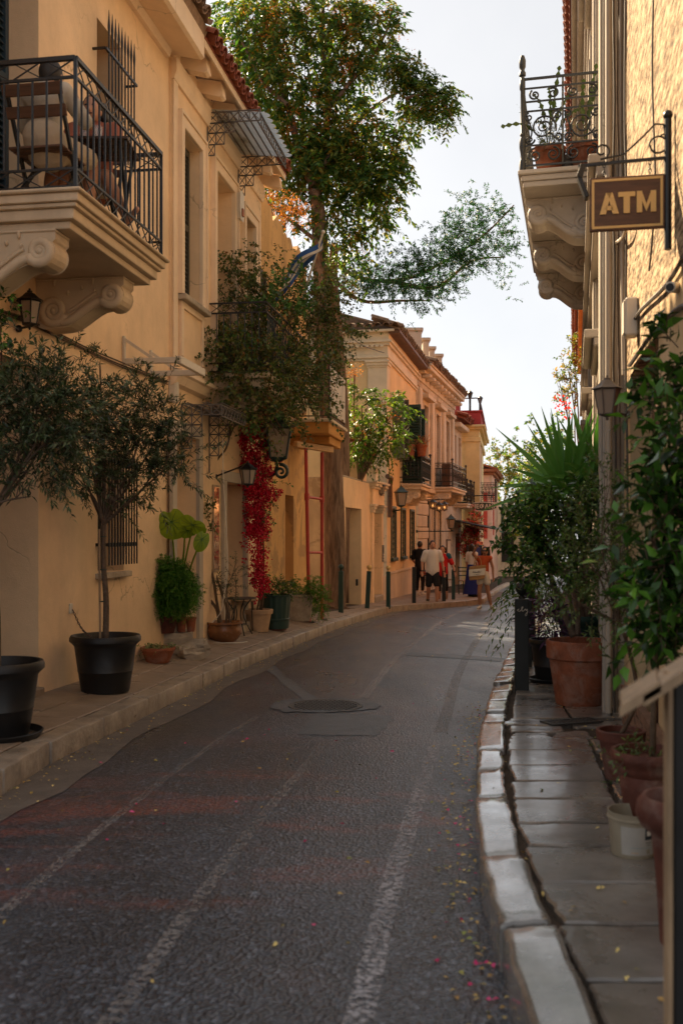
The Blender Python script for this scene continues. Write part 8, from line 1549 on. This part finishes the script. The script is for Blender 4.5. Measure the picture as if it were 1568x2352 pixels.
build(MB().tube(smooth_line([hq+Vector((-.1, 0, -.05)), hq+Vector((-.06, -.03, -.35)), hq+Vector((.06, -.03, -.36)), hq+Vector((.1, 0, -.05))], 5), .008, 5), 'strap', BLACKT, he)
# woman taking a selfie
q = foot((1110, 1400)); f = Fig('woman in a rust top and cream shorts holding up an orange phone', q, -.35, 1.60, .012, dict(head=(.05, -.01, 1.60), neck=(.03, .01, 1.47), el=(-.26, -.16, 1.52), wl=(-.14, -.28, 1.70), er=(.24, .08, 1.15), wr=(.26, .04, .90), kl=(-.11, -.04, .49), kr=(.12, .02, .49), ar=(.19, .10, .09), fr=(.27, .02, .035), al=(-.1, .03, .09), fl=(-.13, -.13, .035)), SKIN2).body(.92, .6); f.top('sleeveless_top', RUSTT, .98, .0, .12); f.legs('shorts', CREAMT, .38, 1.08); f.shoes(SHOEW); f.hair_cap(HAIR, 0, .2)
h = f.J['head']; f.plain(MB().cap(h+Vector((-.06, -.088, .014)), h+Vector((-.012, -.098, .014)), .020, .020, 10).cap(h+Vector((.012, -.098, .014)), h+Vector((.06, -.088, .014)), .020, .020, 10), 'sunglasses', BLACKM)
pw = f.W(f.J['wl']+Vector((.03, -.02, .12))); ph = thing('phone', 'orange phone raised in the hand of the woman in rust', 'phone', pw-UP*.04); build(MB().para(pw+Vector((-.02, -.005, -.04)), (.165, -.03, 0), (.002, .01, 0), (0, 0, .08)), 'case', paint('orange_case', (.75, .13, .05), .4), ph, bevel=.004); build(MB().para(pw+Vector((.10, -.031, -.005)), (.03, -.005, 0), (0, .004, 0), (0, 0, .03)), 'lens_block', BLACKM, ph)
tq = f.W((-.14, -.22, .82)); tt = thing('tote_bag', 'jute and canvas tote bag with dark script on the shoulder of the woman in rust', 'bag', tq); ax_ = Vector((.93, -.2, .10)).normalized(); ay_ = Vector((.2, .93, 0)).normalized(); dz = Vector((.06, 0, 1)).normalized()
def bagbox(z0, z1, w0, w1, mat, nm, e=0.0):
    v = []
    for z, w_ in ((z0, w0), (z1, w1)): v += [tq+ax_*(sx*w_)+ay_*(sy*(.055+e))+dz*z for sx, sy in ((-1, -1), (1, -1), (1, 1), (-1, 1))]
    return build(MB().add(v, [(3, 2, 1, 0), (4, 5, 6, 7), (0, 1, 5, 4), (1, 2, 6, 5), (2, 3, 7, 6), (3, 0, 4, 7)]), nm, mat, tt, bevel=.012)
bagbox(0, .10, .18, .205, JUTE, 'base'); bagbox(.101, .28, .205, .215, CANV, 'canvas_panel', .002); bagbox(.281, .36, .215, .205, JUTE, 'top_band')
for sx in (-.1, .1): build(MB().tube(smooth_line([tq+ax_*sx+dz*.33-ay_*.05, tq+ax_*sx*.7+dz*.50, f.W((-.15, -.01, 1.46))], 5), .010, 5), 'handle', JUTE, tt)
sq = tq-ay_*.0595+dz*.2; wr_ = [(-.11, -.01), (-.10, .03), (-.08, -.015), (-.06, .03), (-.045, -.015), (-.03, .0), (-.02, -.015), (-.005, .008), (.005, -.015), (.02, .005), (.03, -.015), (.045, .03), (.05, -.015), (.065, .005), (.075, -.015), (.10, .005)]
build(MB().tube(smooth_line([sq+ax_*a+dz*b for a, b in wr_], 4), .004, 4), 'script', BLACKT, tt); build(MB().bar(sq+ax_*-.02-dz*.06, sq+ax_*.05-dz*.06, .006), 'script', BLACKT, tt)
# woman in a long blue skirt by the cafe
q = gp((1084, 1371), .12); f = Fig('woman in a long blue skirt standing by the cafe chairs', q, 2.2, 1.62, .014).body(.95); f.top('white_top', WHITET, 1.05, .8); f.plain(MB().lathe(f.J['pelvis']*0, [(0, .12), (.27, .12), (.30, .10), (.22, .6), (.17, .98), (.15, 1.06), (0, 1.07)], 28), 'long_skirt', BLUET); f.shoes(SHOEB); f.hair_cap(HAIR, 0, .1)
# cafe chairs by the wall
def taverna_chair(p, rot, lab):
    t = thing('taverna_chair', lab, 'chair', p, rot, 'cafe chairs'); M = Matrix.Translation(p) @ Matrix.Rotation(rot, 4, 'Z')
    def P(x, y, z): return M @ Vector((x, y, z))
    for x in (-.18, .18): build(MB().tube([P(x, -.18, 0), P(x, -.18, .46)], .018, 7), 'leg', DKGREEN, t); build(MB().tube([P(x, .18, 0), P(x, .18, .46), P(x, .22, .92)], .018, 7), 'leg', DKGREEN, t)
    for z in (.62, .76, .88): build(MB().tube([P(-.18, .2, z), P(.18, .2, z)], .018, 7), 'back_slat', DKGREEN, t)
    for y in (-.18, .18): build(MB().tube([P(-.18, y, .2), P(.18, y, .2)], .012, 6), 'stretcher', DKGREEN, t)
    build(MB().para(P(-.2, -.2, .44), M.to_3x3() @ Vector((.4, 0, 0)), M.to_3x3() @ Vector((0, .4, 0)), UP*.04), 'seat', WOODP, t, bevel=.012)
c0 = gp((1070, 1366), .12); taverna_chair(c0, .3, 'green cafe chair beside the woman in the blue skirt'); taverna_chair(c0+Vector((-.55, 1.2, -.02)), 2.0, 'green cafe chair further back against the cafe wall')
# ---------------------------------------------------------------- the two on the stone balcony
def slat_chair(p, rot, lab):
    t = thing('folding_chair', lab, 'chair', p, rot); M = Matrix.Translation(p) @ Matrix.Rotation(rot, 4, 'Z'); P = lambda x, y, z: M @ Vector((x, y, z)); V3 = lambda x, y, z: M.to_3x3() @ Vector((x, y, z))
    for x in (-.2, .2): build(MB().bar(P(x, -.2, 0), P(x, .26, .86), .022, .03), 'back_leg', BLACKM, t); build(MB().bar(P(x*.9, .24, 0), P(x*.9, -.2, .44), .022, .03), 'front_leg', BLACKM, t)
    for z, y in ((.66, .165), (.79, .235)): build(MB().para(P(-.23, y, z), V3(.46, 0, 0), V3(0, .018, 0), V3(0, .03, .075)), 'back_slat', WOODB, t, bevel=.004)
    for k in range(6): build(MB().para(P(-.21, -.2+k*.07, .43), V3(.42, 0, 0), V3(0, .055, 0), UP*.018), 'seat_slat', WOODB, t, bevel=.003)
    return t
zb_ = bz+.001; c_m = Vector((at((112, 300), 7.42).x, 7.42, zb_)); slat_chair(c_m+Vector((0, -.02, 0)), PI-R(9), 'folding wooden slat chair under the man on the balcony')
f = Fig('man in a pale linen shirt seated with his back turned on the stone balcony', c_m, PI-R(9), 1.72, .010, dict(pelvis=(0, .02, .50), waist=(0, .07, .63), chest=(0, .06, .80), neck=(0, .01, .955), head=(.0, -.05, 1.06), sl=(-.14, .05, .90), sr=(.14, .05, .90), el=(-.25, -.14, .72), wl=(-.12, -.24, .94), er=(.22, -.08, .68), wr=(.14, -.28, .72), hl=(-.1, .0, .52), hr=(.1, 0, .52), kl=(-.16, -.42, .55), kr=(.16, -.42, .55), al=(-.16, -.34, .09), ar=(.16, -.3, .09), fl=(-.17, -.52, .035), fr=(.17, -.48, .035)), SKIN2).body(.86, .8)
f.top('linen_shirt', LINEN, .90, .9, .0); f.legs('khaki_shorts', KHAKI, .8, 1.18); f.shoes(BLACKT); f.hair_cap(HAIRG)
pt3 = f.W((-.07, -.18, 1.15)); 
tq2 = Vector((at((215, 400), 7.95).x+.05, 7.95, zb_)); tbl = thing('balcony_table', 'small dark slatted folding table on the balcony', 'table', tq2); 
for k in range(7): build(MB().box(tq2.x-.27, tq2.x+.27, tq2.y-.24+k*.07, tq2.y-.18+k*.07, zb_+.70, zb_+.72), 'top_slat', WOODD, tbl)
for sx in (-1, 1): build(MB().bar(tq2+Vector((sx*.22, -.2, 0)), tq2+Vector((sx*.22, .2, .7)), .022), 'leg', BLACKM, tbl); build(MB().bar(tq2+Vector((sx*.2, .2, 0)), tq2+Vector((sx*.2, -.2, .7)), .022), 'leg', BLACKM, tbl)
wb_ = tq2+Vector((-.1, -.1, .721)); bo = thing('water_bottle', 'clear plastic water bottle on the balcony table', 'bottle', wb_); build(MB().lathe(wb_, [(0, 0), (.035, 0), (.036, .05), (.033, .06), (.036, .14), (.03, .18), (.013, .21), (.013, .23), (0, .23)], 18), 'bottle', glassy('bottle_plastic', (.7, .75, .78), .05, .3), bo, smooth=True); build(MB().lathe(wb_+UP*.23, [(0, 0), (.015, 0), (.015, .015), (0, .015)], 12), 'cap', TEAL, bo)
gq = tq2+Vector((.02, -.14, .721)); tag(build(MB().lathe(gq, [(0, 0), (.03, 0), (.036, .11), (.033, .11), (.028, .006), (0, .006)], 16), 'drinking_glass', glassy('tumbler_glass', (.8, .8, .8), .03, .25), smooth=True), 'clear tumbler beside the bottle on the balcony table', 'glass')
c_w = Vector((at((205, 300), 8.32).x+.04, 8.22, zb_)); slat_chair(c_w+Vector((0, .05, 0)), 0, 'folding wooden slat chair on the far side of the balcony table')
f = Fig('person seated across the balcony table with one bare foot by the railing', c_w, 0, 1.66, .010, dict(pelvis=(0, .06, .53), waist=(0, .1, .70), chest=(0, .1, .92), neck=(0, .07, 1.08), head=(0, .03, 1.19), sl=(-.17, .09, 1.03), sr=(.17, .09, 1.03), el=(-.22, -.05, .80), wl=(-.1, -.22, .76), er=(.22, -.04, .80), wr=(.1, -.22, .77), hl=(-.1, .04, .52), hr=(.1, .04, .52), kl=(-.14, -.34, .54), al=(-.16, -.30, .09), fl=(-.17, -.46, .035), kr=(.2, -.32, .50), ar=(.34, -.16, .20), fr=(.44, -.24, .25))).body(1.0, .6)
f.top('striped_shirt', cloth('brick_cloth', (.30, .10, .06)), 1.1, .8); f.legs('shorts', KHAKI, .7, 1.1); f.hair_cap(HAIR, 0, .05)
